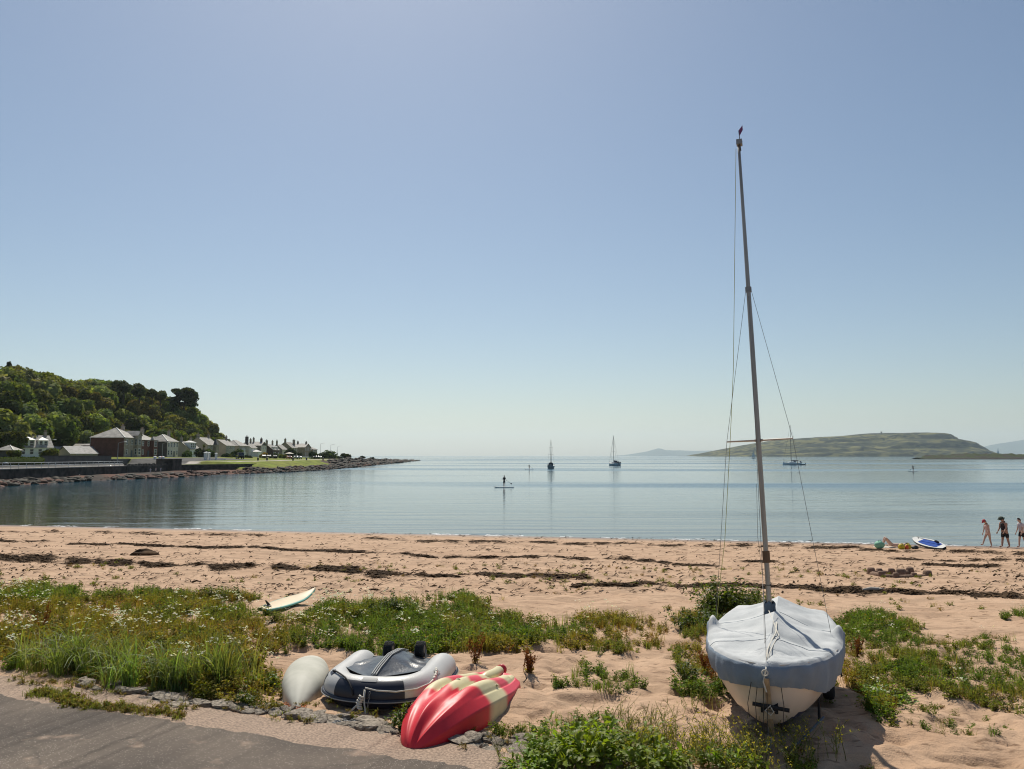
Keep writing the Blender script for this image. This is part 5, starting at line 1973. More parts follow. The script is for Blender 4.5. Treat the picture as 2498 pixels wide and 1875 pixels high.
def along(f, ang, r_):
    o2 = np.array([np.interp(f, fx, OUT[:, 0]), np.interp(f, fx, OUT[:, 1])])
    o2 /= np.linalg.norm(o2)
    rr = np.interp(f, fx, TRAD) + r_
    return (np.interp(f, fx, cx) + o2[0] * rr * math.cos(ang), np.interp(f, fx, cy) + o2[1] * rr * math.cos(ang), np.interp(f, fx, TZ) + rr * math.sin(ang))


MB().tube([along(f, -.22, .01) for f in np.linspace(.02, .98, 90)], .028, 8).obj('rubbing_strake', NAVY, IB, True)
MB().tube([along(f, -.22, .038) for f in np.linspace(.03, .97, 90)], .0075, 6).obj('strake_stripe', STRK, IB, True)
# floor stretched over the tubes, keel pushing it up
nu, nv = 49, 60
sv = np.linspace(.24, IL_ - .02, nv)
uu = np.linspace(-1, 1, nu)
V = []
for s_ in sv:
    # half width where the tube crown runs
    hwv = HWD + .02 if s_ > .78 else HWD * max(.02, (1 - ((.78 - s_) / (.78 - TR_)) ** 1.25)) ** .8
    hwv = max(hwv, .04)
    kz_ = np.interp(s_, [.24, .5, .9, 1.4, IL_], [.0, .05, .12, .12, .06])
    for u in uu:
        ed = np.interp(s_, [.24, 1, IL_], [2 * TR_ + .012, 2 * TR_ + .008, 2 * TR_ - .07])
        sag = -.055 * math.sin(math.pi * abs(u)) * min(1, (s_ - .2) / .4) ** .7
        wr = (float(fbm(u * 3 + 5, s_ * 2.2, 3, 8)) - .5) * .035 * (1 - abs(u))
        V.append((hwv * u, s_, ed + kz_ * (1 - abs(u)) ** 1.15 + sag + wr + .012 * math.sin(s_ * 24 + abs(u) * 5) * math.exp(-((abs(u) - .55) / .2) ** 2) * (s_ > .8)))
i = (np.arange(nv - 1)[:, None] * nu + np.arange(nu - 1)[None]).ravel()
V = np.array(V)
fo = obj('floor', np_mesh('floor', V, np.stack([i, i + 1, i + nu + 1, i + nu], 1), mats=[FLOORM], smooth=True), IB)
ctrl = V.reshape(nv, nu, 3)[:, nu // 2]
for dx in (-.030, 0, .030):
    MB().tube([(c_[0] + dx, c_[1], c_[2] + .004) for c_ in ctrl[1:]], .0105, 6).obj('keel_strip', STRK, IB, True)
MB().box(-.62, .62, IL_ - .22, IL_ - .18, .06, .36).obj('transom', mat('transom_board', (.05, .05, .055), .6), IB)
# launching wheels on the transom, standing up in the air
for pxw, dw in ((949, 12.15), (1026, 12.05)):
    c_ = IBI @ Pp(pxw, 1583, dw)
    rr = []
    for xq, r_ in ((-.062, .06), (-.066, .085), (-.055, .108), (.055, .108), (.066, .085), (.062, .06)):
        rr.append([(c_.x + xq, c_.y + math.cos(a) * r_, c_.z + math.sin(a) * r_) for a in np.linspace(0, TAU, 24, endpoint=False)])
    wv = MB().loft(rr, True).obj('wheel', TYRE, IB, True)
    trd = MB()
    for k in range(24):
        a = k / 24 * TAU
        M_ = Matrix.Translation(c_) @ Matrix.Rotation(a, 4, 'X')
        trd.box(-.052, -.004, -.008, .008, .106, .116, M=M_).box(.004, .052, -.008, .008, .106, .116, M=M_)
    trd.obj('tread', TYRE, wv)
    MB().tube([(c_.x - .058, c_.y, c_.z), (c_.x + .058, c_.y, c_.z)], .062, 14).obj('rim', GALV, wv)
    for sx in (-.08, .08):
        MB().tube([(c_.x + sx, c_.y, c_.z), (c_.x + sx, c_.y - .04, .28), (c_.x + sx * .7, IL_ - .2, .22)], .013, 6).obj('wheel_bracket', GALV, IB)
# ropes, tow ring, valve patch
MB().loft(tube_patch(.475, .525, .95, 1.35, .009, 6, 8), False).obj('bow_patch', STRK, IB, True)
MB().tube([along(f, a, .02) for f, a in ((.335, 1.15), (.36, 1.25), (.39, 1.22), (.42, 1.05), (.44, .8), (.455, .45), (.462, .1))], .011, 7).obj('grab_rope', BLACK, IB, True)
MB().tube([along(f, a, .016) for f, a in ((.495, .55), (.53, .42), (.58, .34), (.63, .36), (.67, .48), (.69, .62))], .0105, 7).obj('grab_rope', WROPE, IB, True)
for k in range(5):
    MB().tube([along(.69 + .012 * k, .62 + .09 * k, .018 + .01 * (k % 2)), along(.70 + .012 * k, .72 + .09 * k, .018)], .016, 7).obj('rope_knot', WROPE, IB, True)
MB().loft(tube_patch(.725, .755, .75, 1.1, .010, 5, 6), False).obj('rope_patch', STRK, IB, True)
MB().loft(tube_patch(.325, .352, .95, 1.3, .010, 5, 6), False).obj('rope_patch', NAVY, IB, True)
b0_ = Vector(along(.495, .45, .02))
MB().tube([b0_, b0_ + Vector((.0, -.03, -.10)), b0_ + Vector((-.10, -.10, -.20)), b0_ + Vector((-.20, -.16, -.30)), b0_ + Vector((-.17, -.20, -.38)), b0_ + Vector((-.05, -.26, -.415)), b0_ + Vector((.12, -.25, -.405)), b0_ + Vector((.25, -.20, -.40))], .0125, 8).obj('painter_rope', WROPE, IB, True)
MB().tube([b0_ + Vector((.005, -.02, 0)), b0_ + Vector((.02, -.07, -.14)), b0_ + Vector((.06, -.12, -.27)), b0_ + Vector((.04, -.17, -.37)), b0_ + Vector((-.02, -.22, -.40))], .0105, 8).obj('painter_rope', WROPE, IB, True)
for k in range(6):
    a = k * 1.1
    c_ = b0_ + Vector((-.03 + .012 * math.cos(a), -.06 - .012 * k, -.07 - .025 * k))
    MB().tube([c_ + Vector((-.03, 0, .012)), c_ + Vector((.0, -.02, 0)), c_ + Vector((.035, 0, -.012))], .0125, 7).obj('rope_knot', WROPE, IB, True)
lk = MB()
for k in range(13):
    c_ = b0_ + Vector((.075, -.03 - .012 * k, -.03 - .030 * k))
    M_ = Matrix.Translation(c_) @ Matrix.Rotation((k % 2) * math.pi / 2, 4, 'Z')
    lk.tube([(.011 * math.cos(a), 0, .018 * math.sin(a)) for a in np.linspace(0, TAU, 9)], .0035, 5, cap=False, M=M_)
lk.obj('chain', GALV, IB, True)

# chain and orange float on the ground in front, lying on the sand
cq = [G(815, 1768), G(838, 1764), G(862, 1766), G(885, 1764), G(905, 1763)]
ch = thing('mooring_chain', 'rusty grey chain lying on the stones before the inflatable', 'chain', tuple(cq[0]))
ofs = Vector(cq[0])
lk = MB()
for k in range(34):
    f = k / 33 * 4
    i0 = min(3, int(f))
    c_ = cq[i0].lerp(cq[i0 + 1], f - i0) - ofs + Vector((0, .03 * math.sin(k * .9), .03))
    M_ = Matrix.Translation(c_) @ Matrix.Rotation(.3 * math.sin(k), 4, 'Z') @ Matrix.Rotation((k % 2) * 1.4, 4, 'X')
    lk.tube([(.020 * math.cos(a), .012 * math.sin(a), 0) for a in np.linspace(0, TAU, 9)], .005, 5, cap=False, M=M_)
lk.obj('links', GALV, ch, True)
q = G(908, 1762)
ORNG = mat('orange_plastic', (.75, .12, .03), .5)
o = MB().ball((0, 0, .028), (.045, .03, .028), 10, 7).obj('orange_float', ORNG, None, True, loc=q + Vector((0, 0, .02)))
tag(o, 'small orange float at the end of the chain', 'float')
OROPE = mat('orange_rope', (.50, .13, .03), .85)
q0 = G(700, 1724)
r = random.Random(3)
pp = []
for k in range(26):
    w = G(690 + 40 * math.sin(k * .9) + r.uniform(-14, 14) + k * 1.0, 1722 + 9 * math.cos(k * 1.3) + r.uniform(-4, 4))
    pp.append(w - q0 + Vector((0, 0, .02)))
o = MB().tube(pp, .006, 5).obj('orange_rope', OROPE, None, True, loc=q0)
tag(o, 'tangle of thin orange rope by the nose of the white kayak', 'rope')

# ------------------------------------------------------------------ white kayak, upside down
WK = mat('white_gelcoat', (.46, .45, .37), .75, var=.12, scale=2.4, col2=(.54, .52, .44), bump=.15, bscale=12)
wt = Zp(722, 1722, 1.84)
we = Vector((-3.10, 12.75, 1.84))
wyaw = math.atan2(-(we.x - wt.x), we.y - wt.y)
WL = (we - wt).length + .3
wkd = thing('white_kayak', 'plain white kayak upside down in the weeds, its nose to the road', 'kayak', (wt.x, wt.y, gz(wt.x, wt.y + .8) - .01), wyaw)
rings = []
for f in list(np.linspace(.0, .12, 8)) + list(np.linspace(.15, .9, 24)) + list(np.linspace(.92, 1, 8)):
    w_ = .325 * max(.012, math.sin(min(1, f / .55) * math.pi / 2) ** .80 * (1 - ((f - .55) / .45) ** 2.2 if f > .55 else 1))
    h_ = .30 * max(.10, math.sin(min(1, (f + .02) / .40) * math.pi / 2) ** .8 * (1 - .75 * max(0, (f - .6) / .4) ** 2))
    ring = []
    for a in np.linspace(0, math.pi, 31):
        ca, sa = math.cos(a), math.sin(a)
        peak = math.exp(-(ca / .25) ** 2) * .10 * (1 - .7 * min(1, f / .5))
        ring.append((w_ * math.copysign(abs(ca) ** .75, ca), f * WL, h_ * (sa ** .72 + peak) + .01))
    rings.append(ring)
MB().loft(rings, False, cap1=True).obj('hull', WK, wkd, True)
MB().tube([(r_[0][0] * 1.005, r_[0][1], .012) for r_ in rings] , .012, 6).obj('rim', mat('cream_rim', (.5, .45, .33), .5), wkd, True)
MB().tube([(r_[-1][0] * 1.005, r_[-1][1], .012) for r_ in rings], .012, 6).obj('rim', mat('cream_rim', (.5, .45, .33), .5), wkd, True)

# ------------------------------------------------------------------ surfboard in the weeds
CRM = mat('cream_board', (.56, .43, .25), .5, var=.06)
TEAL = mat('teal_rail', (.16, .42, .34), .45, var=.08)
sn = G(754, 1470)
stl = G(648, 1494)
syaw = math.atan2(-(sn.x - stl.x), sn.y - stl.y)
SL = (sn - stl).length + .35
sb = thing('surfboard', 'cream surfboard with teal edges lying in the meadow', 'surfboard', (stl.x - .05, stl.y - .1, gz(stl.x, stl.y) + .11), syaw)
sb.rotation_euler = (math.radians(2.5), math.radians(4), syaw)
topv, rail_ = [], []
for f in np.linspace(0, 1, 34):
    w_ = .27 * max(.02, math.sin(math.pi * min(1, f * .90 + .10)) ** .62) * (1 if f < .6 else 1 - .35 * (f - .6) / .4)
    zr = .03 + .13 * max(0, f - .6) ** 2 * 4 + .04 * max(0, .2 - f)
    topv.append([(w_ * u, f * SL, zr + .035 * math.sqrt(max(0, 1 - u * u * .97))) for u in np.linspace(-.80, .80, 15)])
    rail_.append([(w_ * .80, f * SL, zr + .0205), (w_ * .93, f * SL, zr + .014), (w_ * 1.0, f * SL, zr - .006), (w_ * .9, f * SL, zr - .03), (0, f * SL, zr - .038), (-w_ * .9, f * SL, zr - .03), (-w_, f * SL, zr - .006), (-w_ * .93, f * SL, zr + .014), (-w_ * .80, f * SL, zr + .0205)])
MB().loft(topv, False).obj('deck', CRM, sb, True)
MB().loft(rail_, False).obj('rail', TEAL, sb, True)
MB().box(-.10, .06, .16, .24, .062, .085).obj('tail_pad', mat('dark_grey_foam', (.06, .065, .08), .9), sb, bevel=.008)
MB().loft([[(-.02, .20, .08), (-.012, .20, .08), (-.012, .30, .08), (-.02, .30, .08)], [(-.02, .10, .21), (-.014, .10, .21), (-.014, .14, .21), (-.02, .14, .21)]], cap0=True, cap1=True).obj('fin', BLACK, sb)
# ------------------------------------------------------------------ stone edging of the road: every stone a part
EDG = mat('lichen_stone', (.24, .195, .15), .95, var=.3, scale=5, col2=(.52, .44, .345), bump=1.0, bscale=26, detail=7)
ed = thing('stone_edging', 'ragged line of flat grey stones set in mortar beside the road', 'stone edging', (ROAD_A[0], ROAD_A[1], 1.8))
ra = random.Random(21)
EST = []
for k in range(9):
    rk_ = np.random.default_rng(40 + k)
    v, f = lump(40 + k, 14, 9, .30)
    v = np.array(v)
    # cleave the block with a few flat planes so that it has faces and edges
    for _ in range(9):
        nn_ = rk_.normal(0, 1, 3) * [1, 1, .8]
        nn_ /= np.linalg.norm(nn_)
        dd_ = v @ nn_ - rk_.uniform(.48, .80)
        v = v - np.clip(dd_, 0, None)[:, None] * nn_
    v[:, 2] += (fbm(v[:, 0] * 3 + k, v[:, 1] * 3, 3, k) - .5) * .25
    me = bpy.data.meshes.new('stone')
    me.from_pydata([tuple(a_) for a_ in v], [], f)
    me.materials.append(EDG)
    EST.append(me)
s = .3
ns = 0
while s < 8.7:
    wid_ = (.20 + .34 * float(vn(np.array([s * 1.1]), np.array([3.0]), 5)[0])) * (.75 if s < 1.6 else 1)
    for _ in range(4):
        if s < 1.7 and ra.random() < .5:
            continue
        L_ = ra.choice((.07, .10, .14, .18, .24, .34)) * ra.uniform(.8, 1.2)
        side = .62 + ra.uniform(0, 1) ** .8 * wid_ + .05 * math.sin(s * 1.9)
        ss_ = s + ra.uniform(0, .2)
        o = obj('stone', EST[ra.randrange(9)], ed, loc=(_rd[0] * ss_ + _rn[0] * side, _rd[1] * ss_ + _rn[1] * side, ra.uniform(-.022, .022)), rot=(ra.uniform(-.16, .20), ra.uniform(-.18, .18), math.atan2(_rd[1], _rd[0]) + ra.uniform(-.6, .6)))
        o.scale = (L_ * .62, L_ * ra.uniform(.38, .6), ra.uniform(.035, .062) * (.7 + L_))
        ns += 1
    s += .155
# one block standing up
o = obj('stone', EST[2], ed, loc=tuple(G(292, 1664) - Vector((ROAD_A[0], ROAD_A[1], 1.8)) + Vector((0, 0, .04))), rot=(.4, .3, .5))
o.scale = (.16, .13, .13)

# ------------------------------------------------------------------ plants
WEED = leaf_mat('meadow_leaves', trans=.38, hue=.0, val=.0, rough=.75, spec=.12)
PLANT = leaf_mat('plant_leaves', trans=.44, hue=.012, val=.1, rough=.5, spec=.25)
PETAL = leaf_mat('petals', trans=.25, hue=0, val=0, rough=.6)
GREEN = np.array([.145, .165, .032])
DKGR = np.array([.070, .100, .018])
OLIVE = np.array([.195, .155, .045])
RUST = np.array([.145, .055, .024])
STRAW = np.array([.27, .21, .10])
BLUEG = np.array([.155, .20, .065])


def ribbons(base, tip, mid, wid, n=3, col=None, r=None, taper=.12):
    """bent blades from base over mid to tip; returns V,Q,C"""
    m = len(base)
    T = np.linspace(0, 1, n + 1)
    pts = [(1 - t) ** 2 * base + 2 * t * (1 - t) * mid + t * t * tip for t in T]
    d = tip - base
    sdv = np.cross(d, np.tile([0, 0, 1.0], (m, 1)) + (r.normal(0, .3, (m, 3)) if r is not None else 0))
    sdv /= np.linalg.norm(sdv, axis=1)[:, None] + 1e-9
    V = []
    for t, P in zip(T, pts):
        w_ = (wid * (1 - t) ** .6 + wid * taper)[:, None] * .5
        V += [P - sdv * w_, P + sdv * w_]
    V = np.stack(V, 1).reshape(-1, 3)
    k = 2 * (n + 1)
    Q = np.concatenate([np.stack([np.arange(m) * k + 2 * j, np.arange(m) * k + 2 * j + 1, np.arange(m) * k + 2 * j + 3, np.arange(m) * k + 2 * j + 2], 1) for j in range(n)])
    return V, Q, np.repeat(col, k, 0)


def join(parts):
    Vs, Qs, Cs, b = [], [], [], 0
    for V, Q, Cc in parts:
        Vs.append(V)
        Qs.append(Q + b)
        Cs.append(Cc)
        b += len(V)
    return np.concatenate(Vs), np.concatenate(Qs), np.concatenate(Cs)


def leaves(P, D, L, W_, col, r, droop=.3):
    """diamond leaves: quad from P along D"""
    n = len(P)
    D = D / (np.linalg.norm(D, axis=1)[:, None] + 1e-9)
    sdv = np.cross(D, np.array([0, 0, 1.0]) + r.normal(0, .45, (n, 3)))
    sdv /= np.linalg.norm(sdv, axis=1)[:, None] + 1e-9
    L = (L * r.uniform(.6, 1.3, n))[:, None]
    m = P + D * L * .5
    V = np.stack([P, m + sdv * W_ * L * .5, P + D * L - [0, 0, 1] * L * droop, m - sdv * W_ * L * .5], 1).reshape(-1, 3)
    return V, np.arange(4 * n).reshape(n, 4), np.repeat(col, 4, 0)


def cvar(c, n, r, a=.3):
    return np.array(c)[None] * r.uniform(1 - a, 1 + a, (n, 1)) * r.uniform(.88, 1.12, (n, 3))


def proto_weed(seed, c1, c2, h_=.22, ns=9, nl=7, leaf=.06):
    r = np.random.default_rng(seed)
    b = np.zeros((ns, 3)) + r.normal(0, .03, (ns, 3)) * [1, 1, 0]
    a = r.uniform(0, TAU, ns)
    e = r.uniform(.3, 1.0, ns)
    hh = h_ * r.uniform(.55, 1.25, ns)
    tip = b + np.stack([np.cos(a) * hh * (1 - e) * 1.1, np.sin(a) * hh * (1 - e) * 1.1, hh * (.35 + .65 * e)], 1)
    mid = b + (tip - b) * .5 + [0, 0, .03]
    parts = [ribbons(b, tip, mid, np.full(ns, .006), 2, cvar(c2, ns, r), r)]
    f = r.uniform(.12, 1, (ns, nl)).ravel()
    k = np.repeat(np.arange(ns), nl)
    P = b[k] * (1 - f)[:, None] + tip[k] * f[:, None]
    D = r.normal(0, 1, (len(P), 3)) * [1, 1, .45] + [0, 0, .25]
    parts.append(leaves(P, D, leaf, .5, cvar(c1, len(P), r, .4), r))
    return join(parts)


def proto_grass(seed, c1, h_=.5, nb=26, spread=.6, wid=.008, n=3):
    r = np.random.default_rng(seed)
    b = r.normal(0, .05, (nb, 3)) * [1, 1, 0]
    a = r.uniform(0, TAU, nb)
    hh = h_ * r.uniform(.5, 1.2, nb)
    ln = r.uniform(.1, 1, nb) * spread
    tip = b + np.stack([np.cos(a) * hh * ln, np.sin(a) * hh * ln, hh * (1 - .55 * ln)], 1)
    mid = b + np.stack([np.cos(a) * hh * ln * .25, np.sin(a) * hh * ln * .25, hh * .75], 1)
    return ribbons(b, tip, mid, np.full(nb, wid) * r.uniform(.6, 1.3, nb), n, cvar(c1, nb, r, .35), r)


def proto_flower(seed, h_=.3, nst=3, head=.030, col=(.74, .74, .70), per=5):
    r = np.random.default_rng(seed)
    parts = []
    for s_ in range(nst):
        t_ = np.array([r.normal(0, .07), r.normal(0, .07), h_ * r.uniform(.75, 1.2)])
        parts.append(ribbons(np.zeros((1, 3)), t_[None], t_[None] * .5 + [[0, 0, .03]], np.full(1, .004), 2, cvar(GREEN, 1, r), r))
        P = t_ + r.normal(0, 1, (per, 3)) * [.030, .030, .006]
        nrm_ = np.tile([0, -.25, 1.0], (per, 1))
        for rot in (0, .78):
            V, Q = cards(P, nrm_, head * .62, np.random.default_rng(seed * 5 + s_), 1.0, .22)
            parts.append((V, Q, np.repeat(cvar(col, per, r, .08), 4, 0)))
    return join(parts)


def proto_seed(seed, c1, h_=.45, nst=8, dens=26, size=.014, spread=.25):
    """upright stems thick with small seed clumps (dock, mustard pods)"""
    r = np.random.default_rng(seed)
    b = r.normal(0, .03, (nst, 3)) * [1, 1, 0]
    a = r.uniform(0, TAU, nst)
    hh = h_ * r.uniform(.6, 1.15, nst)
    tip = b + np.stack([np.cos(a) * hh * spread, np.sin(a) * hh * spread, hh], 1)
    mid = (b + tip) / 2 + [0, 0, .04]
    parts = [ribbons(b, tip, mid, np.full(nst, .007), 3, cvar(np.array(c1) * .8, nst, r), r, .5)]
    k = np.repeat(np.arange(nst), dens)
    f = r.uniform(.25, 1.0, len(k))
    P = (1 - f[:, None]) ** 2 * b[k] + 2 * (f * (1 - f))[:, None] * mid[k] + (f ** 2)[:, None] * tip[k] + r.normal(0, .012, (len(k), 3))
    V, Q = cards(P, r.normal(0, 1, (len(k), 3)), size, r, .7)
    parts.append((V, Q, np.repeat(cvar(c1, len(k), r, .45), 4, 0)))
    return join(parts)


def scatter(name, protos, P, S_, tint=None, m=WEED, rs=1, flatrot=None):
    """many copies of the protos joined in one mesh"""
    r = np.random.default_rng(rs)
    Vs, Qs, Cs, b = [], [], [], 0
    which = r.integers(0, len(protos), len(P))
    for k, (v, q, c) in enumerate(protos):
        idx = np.where(which == k)[0]
        if not len(idx):
            continue
        a = r.uniform(0, TAU, len(idx))
        ca, sa = np.cos(a)[:, None], np.sin(a)[:, None]
        s_ = S_[idx][:, None]
        x = (v[None, :, 0] * ca - v[None, :, 1] * sa) * s_ + P[idx, 0][:, None]
        y = (v[None, :, 0] * sa + v[None, :, 1] * ca) * s_ + P[idx, 1][:, None]
        z = v[None, :, 2] * s_ + P[idx, 2][:, None]
        Vs.append(np.stack([x, y, z], -1).reshape(-1, 3))
        Qs.append((q[None] + (np.arange(len(idx)) * len(v))[:, None, None]).reshape(-1, 4) + b)
        tc_ = (tint[idx] if tint is not None else np.ones((len(idx), 3)))
        Cs.append((c[None] * tc_[:, None, :]).reshape(-1, 3))
        b += len(idx) * len(v)
    return np_mesh(name, np.concatenate(Vs), np.concatenate(Qs), col=np.concatenate(Cs), mats=[m])


def ground_pts(n, x0, x1, y0, y1, seed):
    r = np.random.default_rng(seed)
    x, y = r.uniform(x0, x1, n), r.uniform(y0, y1, n)
    z = beach_h(x, y)
    px, py = proj(x, y, z)
    return x, y, z, px, py, r


# regions of growth, outlined on the ground as the photograph shows them
V1 = [(-400, 1440), (0, 1434), (60, 1430), (120, 1440), (200, 1456), (330, 1460), (430, 1448), (560, 1452), (640, 1470), (690, 1480), (760, 1486), (900, 1478), (1000, 1468), (1100, 1462), (1160, 1472), (1200, 1496), (1270, 1512), (1340, 1528), (1350, 1552), (1300, 1574), (1230, 1583), (1150, 1590), (1100, 1606), (1000, 1600), (880, 1596), (800, 1592), (740, 1592), (660, 1606), (640, 1640), (690, 1640), (700, 1706), (640, 1716), (560, 1706), (500, 1700), (400, 1690), (300, 1668), (180, 1646), (0, 1632), (-400, 1600)]
HOLES = [[(420, 1500), (480, 1496), (490, 1516), (430, 1518)], [(600, 1478), (700, 1464), (775, 1470), (770, 1492), (690, 1508), (610, 1512)], [(600, 1594), (680, 1598), (660, 1622), (610, 1612)], [(500, 1470), (560, 1468), (600, 1484), (540, 1490)], [(30, 1580), (70, 1580), (65, 1602), (35, 1600)]]
V2 = [(1340, 1530), (1400, 1512), (1480, 1506), (1560, 1510), (1600, 1528), (1624, 1560), (1600, 1588), (1520, 1600), (1470, 1604), (1400, 1586), (1350, 1575)]
V3 = [(1345, 1678), (1380, 1648), (1430, 1626), (1470, 1622), (1510, 1640), (1570, 1658), (1590, 1680), (1540, 1690), (1490, 1694), (1420, 1684)]
V4 = [(1600, 1512), (1680, 1502), (1715, 1490), (1760, 1480), (1790, 1500), (1745, 1540), (1720, 1580), (1745, 1640), (1760, 1700), (1720, 1720), (1680, 1715), (1640, 1680), (1650, 1640), (1640, 1590), (1680, 1560), (1640, 1545)]
V5 = [(2050, 1500), (2160, 1506), (2230, 1522), (2290, 1562), (2330, 1576), (2400, 1560), (2498, 1592), (2700, 1600), (2700, 1760), (2498, 1752), (2420, 1728), (2340, 1704), (2270, 1690), (2200, 1690), (2200, 1720), (2150, 1760), (2110, 1742), (2090, 1700), (2060, 1640), (2040, 1560)]
V6 = [(2190, 1766), (2250, 1742), (2330, 1752), (2400, 1756), (2480, 1790), (2440, 1812), (2300, 1800), (2240, 1790)]
V7 = [(1190, 1900), (1240, 1850), (1300, 1800), (1400, 1760), (1500, 1745), (1600, 1765), (1700, 1790), (1800, 1800), (1900, 1830), (2010, 1860), (2040, 1900)]
V8 = [(2425, 1514), (2445, 1496), (2498, 1494), (2600, 1500), (2600, 1522), (2498, 1518)]
V9 = [(480, 1700), (640, 1710), (700, 1725), (640, 1750), (560, 1742), (500, 1726)]
V10 = [(1200, 1784), (1260, 1780), (1330, 1800), (1300, 1812), (1230, 1802)]
DENSE = [V1, V2, V3, V4, V5, V6, V7, V8, V9, V10]


def region(px, py, x, y, jit=40):
    jx = (fbm(x * 1.3, y * 1.3, 3, 7) - .5) * jit * 2.2
    jy = (fbm(x * 1.3 + 40, y * 1.3, 3, 8) - .5) * jit * 1.1
    m = np.zeros(px.shape, int)
    for k, pl in enumerate(DENSE):
        m[inpoly(px + jx, py + jy, pl)] = k + 1
    for hl in HOLES:
        m[inpoly(px + jx * .5, py + jy * .5, hl)] = 0
    m[road_side(x, y) < .85] = 0
    return m


MAXY = 24.5
x, y, z, px, py, r = ground_pts(42000, -15.5, 12.5, 7.6, MAXY, 1)
m = region(px, py, x, y)
clump = fbm(x * .9, y * .9, 3, 15)
keep = (m > 0) & (r.random(len(x)) < np.clip(.34 + 1.5 * (clump - .32), .16, 1)) & ((m != 7) | (r.random(len(x)) < .9)) & ((m != 6) | (r.random(len(x)) < .5))
x, y, z, m, px, py = x[keep], y[keep], z[keep], m[keep], px[keep], py[keep]
hgt = np.where(m == 1, 1.05, .85) * (.55 + .9 * fbm(x * .7 + 9, y * .7, 2, 19))
hgt = np.where(m == 6, .5, hgt)
hgt = np.where(m == 3, .75, hgt)
tn = fbm(x * .45 + 3, y * .45, 3, 25)
tint = np.where((tn > .56)[:, None], np.array([1.25, .98, .95]), np.where((tn < .44)[:, None], np.array([.72, .95, .8]), np.array([1.0, 1.0, 1.0])))
P = np.stack([x, y, z - .01], 1)
W1 = [proto_weed(k, GREEN, OLIVE, .20, 9, 8, .052) for k in range(3)] + [proto_weed(10 + k, DKGR, GREEN, .24, 8, 9, .045) for k in range(2)] + [proto_weed(20, OLIVE, RUST * .8, .22, 9, 6, .045), proto_grass(21, OLIVE * .9 + STRAW * .2, .26, 22, .5, .006, 2), proto_grass(22, GREEN * 1.2 + STRAW * .12, .30, 24, .6, .007, 2), proto_weed(23, GREEN * 1.25 + STRAW * .05, OLIVE, .18, 9, 8, .05)]
half = len(P)
print('weeds', half, 'edging stones', ns, 'trees', ntree)
tag(obj('meadow_weeds', scatter('meadow_weeds', W1, P, hgt, tint)), kind='stuff')
# flowers: white heads in drifts, a few yellow ones
fr = r.random(len(P))
drift = fbm(x * .55 + 70, y * .55, 3, 33)
DR = [([(560, 1480), (820, 1490), (1000, 1470), (1150, 1500), (1000, 1545), (800, 1560), (600, 1545), (500, 1500)], .5), ([(240, 1535), (440, 1535), (520, 1560), (400, 1585), (260, 1565)], .6), ([(0, 1440), (140, 1450), (120, 1490), (0, 1490)], .45), ([(2330, 1655), (2370, 1655), (2370, 1700), (2310, 1690)], .35), ([(2060, 1565), (2110, 1560), (2110, 1590), (2060, 1590)], .5)]
pf = np.where(m == 1, .032, .022)
for pl, v in DR:
    pf = np.where(inpoly(px, py, pl), v * .24, pf)
kf = (fr < pf * np.clip((drift - .36) * 6, .1, 1.3)) & (m != 7) & (m != 6)
WF = [proto_flower(k, .30, 3, .026, per=5) for k in range(4)]
tag(obj('white_wildflowers', scatter('white_wildflowers', WF, P[kf], hgt[kf] * 1.05 + .12, None, PETAL, 3)), kind='stuff')
ky_ = (r.random(len(P)) < .03)
YF = [proto_flower(30 + k, .24, 2, .016, (.62, .40, .03), 3) for k in range(2)]
tag(obj('yellow_wildflowers', scatter('yellow_wildflowers', YF, P[ky_], hgt[ky_] + .1, None, PETAL, 4)), kind='stuff')

# thin growth on the open sand, the creeping edges, small tufts near the tide line
x, y, z, px, py, r = ground_pts(9000, -17, 17, 8, 31, 5)
m = region(px, py, x, y, 60)
dn = fbm(x * .6, y * .6, 4, 51)
band = sstep(17.5, 20, y) * (1 - sstep(27.5, 30, y))
pr = np.where(band > 0, .32 * band * np.clip((dn - .47) * 9, 0, 1), .0) + np.where((dn > .60) & (y < 18), .30, 0) + .006
keep = (m == 0) & (r.random(len(x)) < pr) & (road_side(x, y) > .9)
P = np.stack([x, y, z - .005], 1)[keep]
SP = [proto_weed(60 + k, GREEN * .95 + STRAW * .08, OLIVE, .09, 8, 7, .04) for k in range(3)] + [proto_grass(64, OLIVE + STRAW * .25, .11, 16, .9, .006, 2), proto_weed(65, RUST * .6 + OLIVE * .5, OLIVE, .10, 7, 6, .035)]
tag(obj('sparse_sand_plants', scatter('sparse_sand_plants', SP, P, r.uniform(.5, 1.3, len(P)), None, WEED, 6)), kind='stuff')

# grass along the asphalt edge
ss = np.random.default_rng(8).uniform(-3.0, 3.6, 900)
jj = np.random.default_rng(9).normal(.16, .07, 900) + .1 * np.sin(ss * 3)
kp = (fbm(ss * 1.1, ss * 0, 3, 3) > .40) & (np.random.default_rng(10).random(900) < np.clip(1.25 - np.abs(ss - .2) / 3.0, 0, 1))
ss, jj = ss[kp], jj[kp]
P = np.stack([ROAD_A[0] + _rd[0] * ss + _rn[0] * jj, ROAD_A[1] + _rd[1] * ss + _rn[1] * jj, np.full(len(ss), 1.822)], 1)
LG = [proto_grass(70, GREEN * .9 + STRAW * .15, .10, 14, .8, .006, 2), proto_weed(71, GREEN * .8 + OLIVE * .3, RUST, .08, 8, 8, .03), proto_weed(72, OLIVE, RUST, .07, 8, 7, .03)]
tag(obj('road_edge_grass', scatter('road_edge_grass', LG, P, np.random.default_rng(11).uniform(.5, 1.2, len(P)), None, WEED, 12)), kind='stuff')
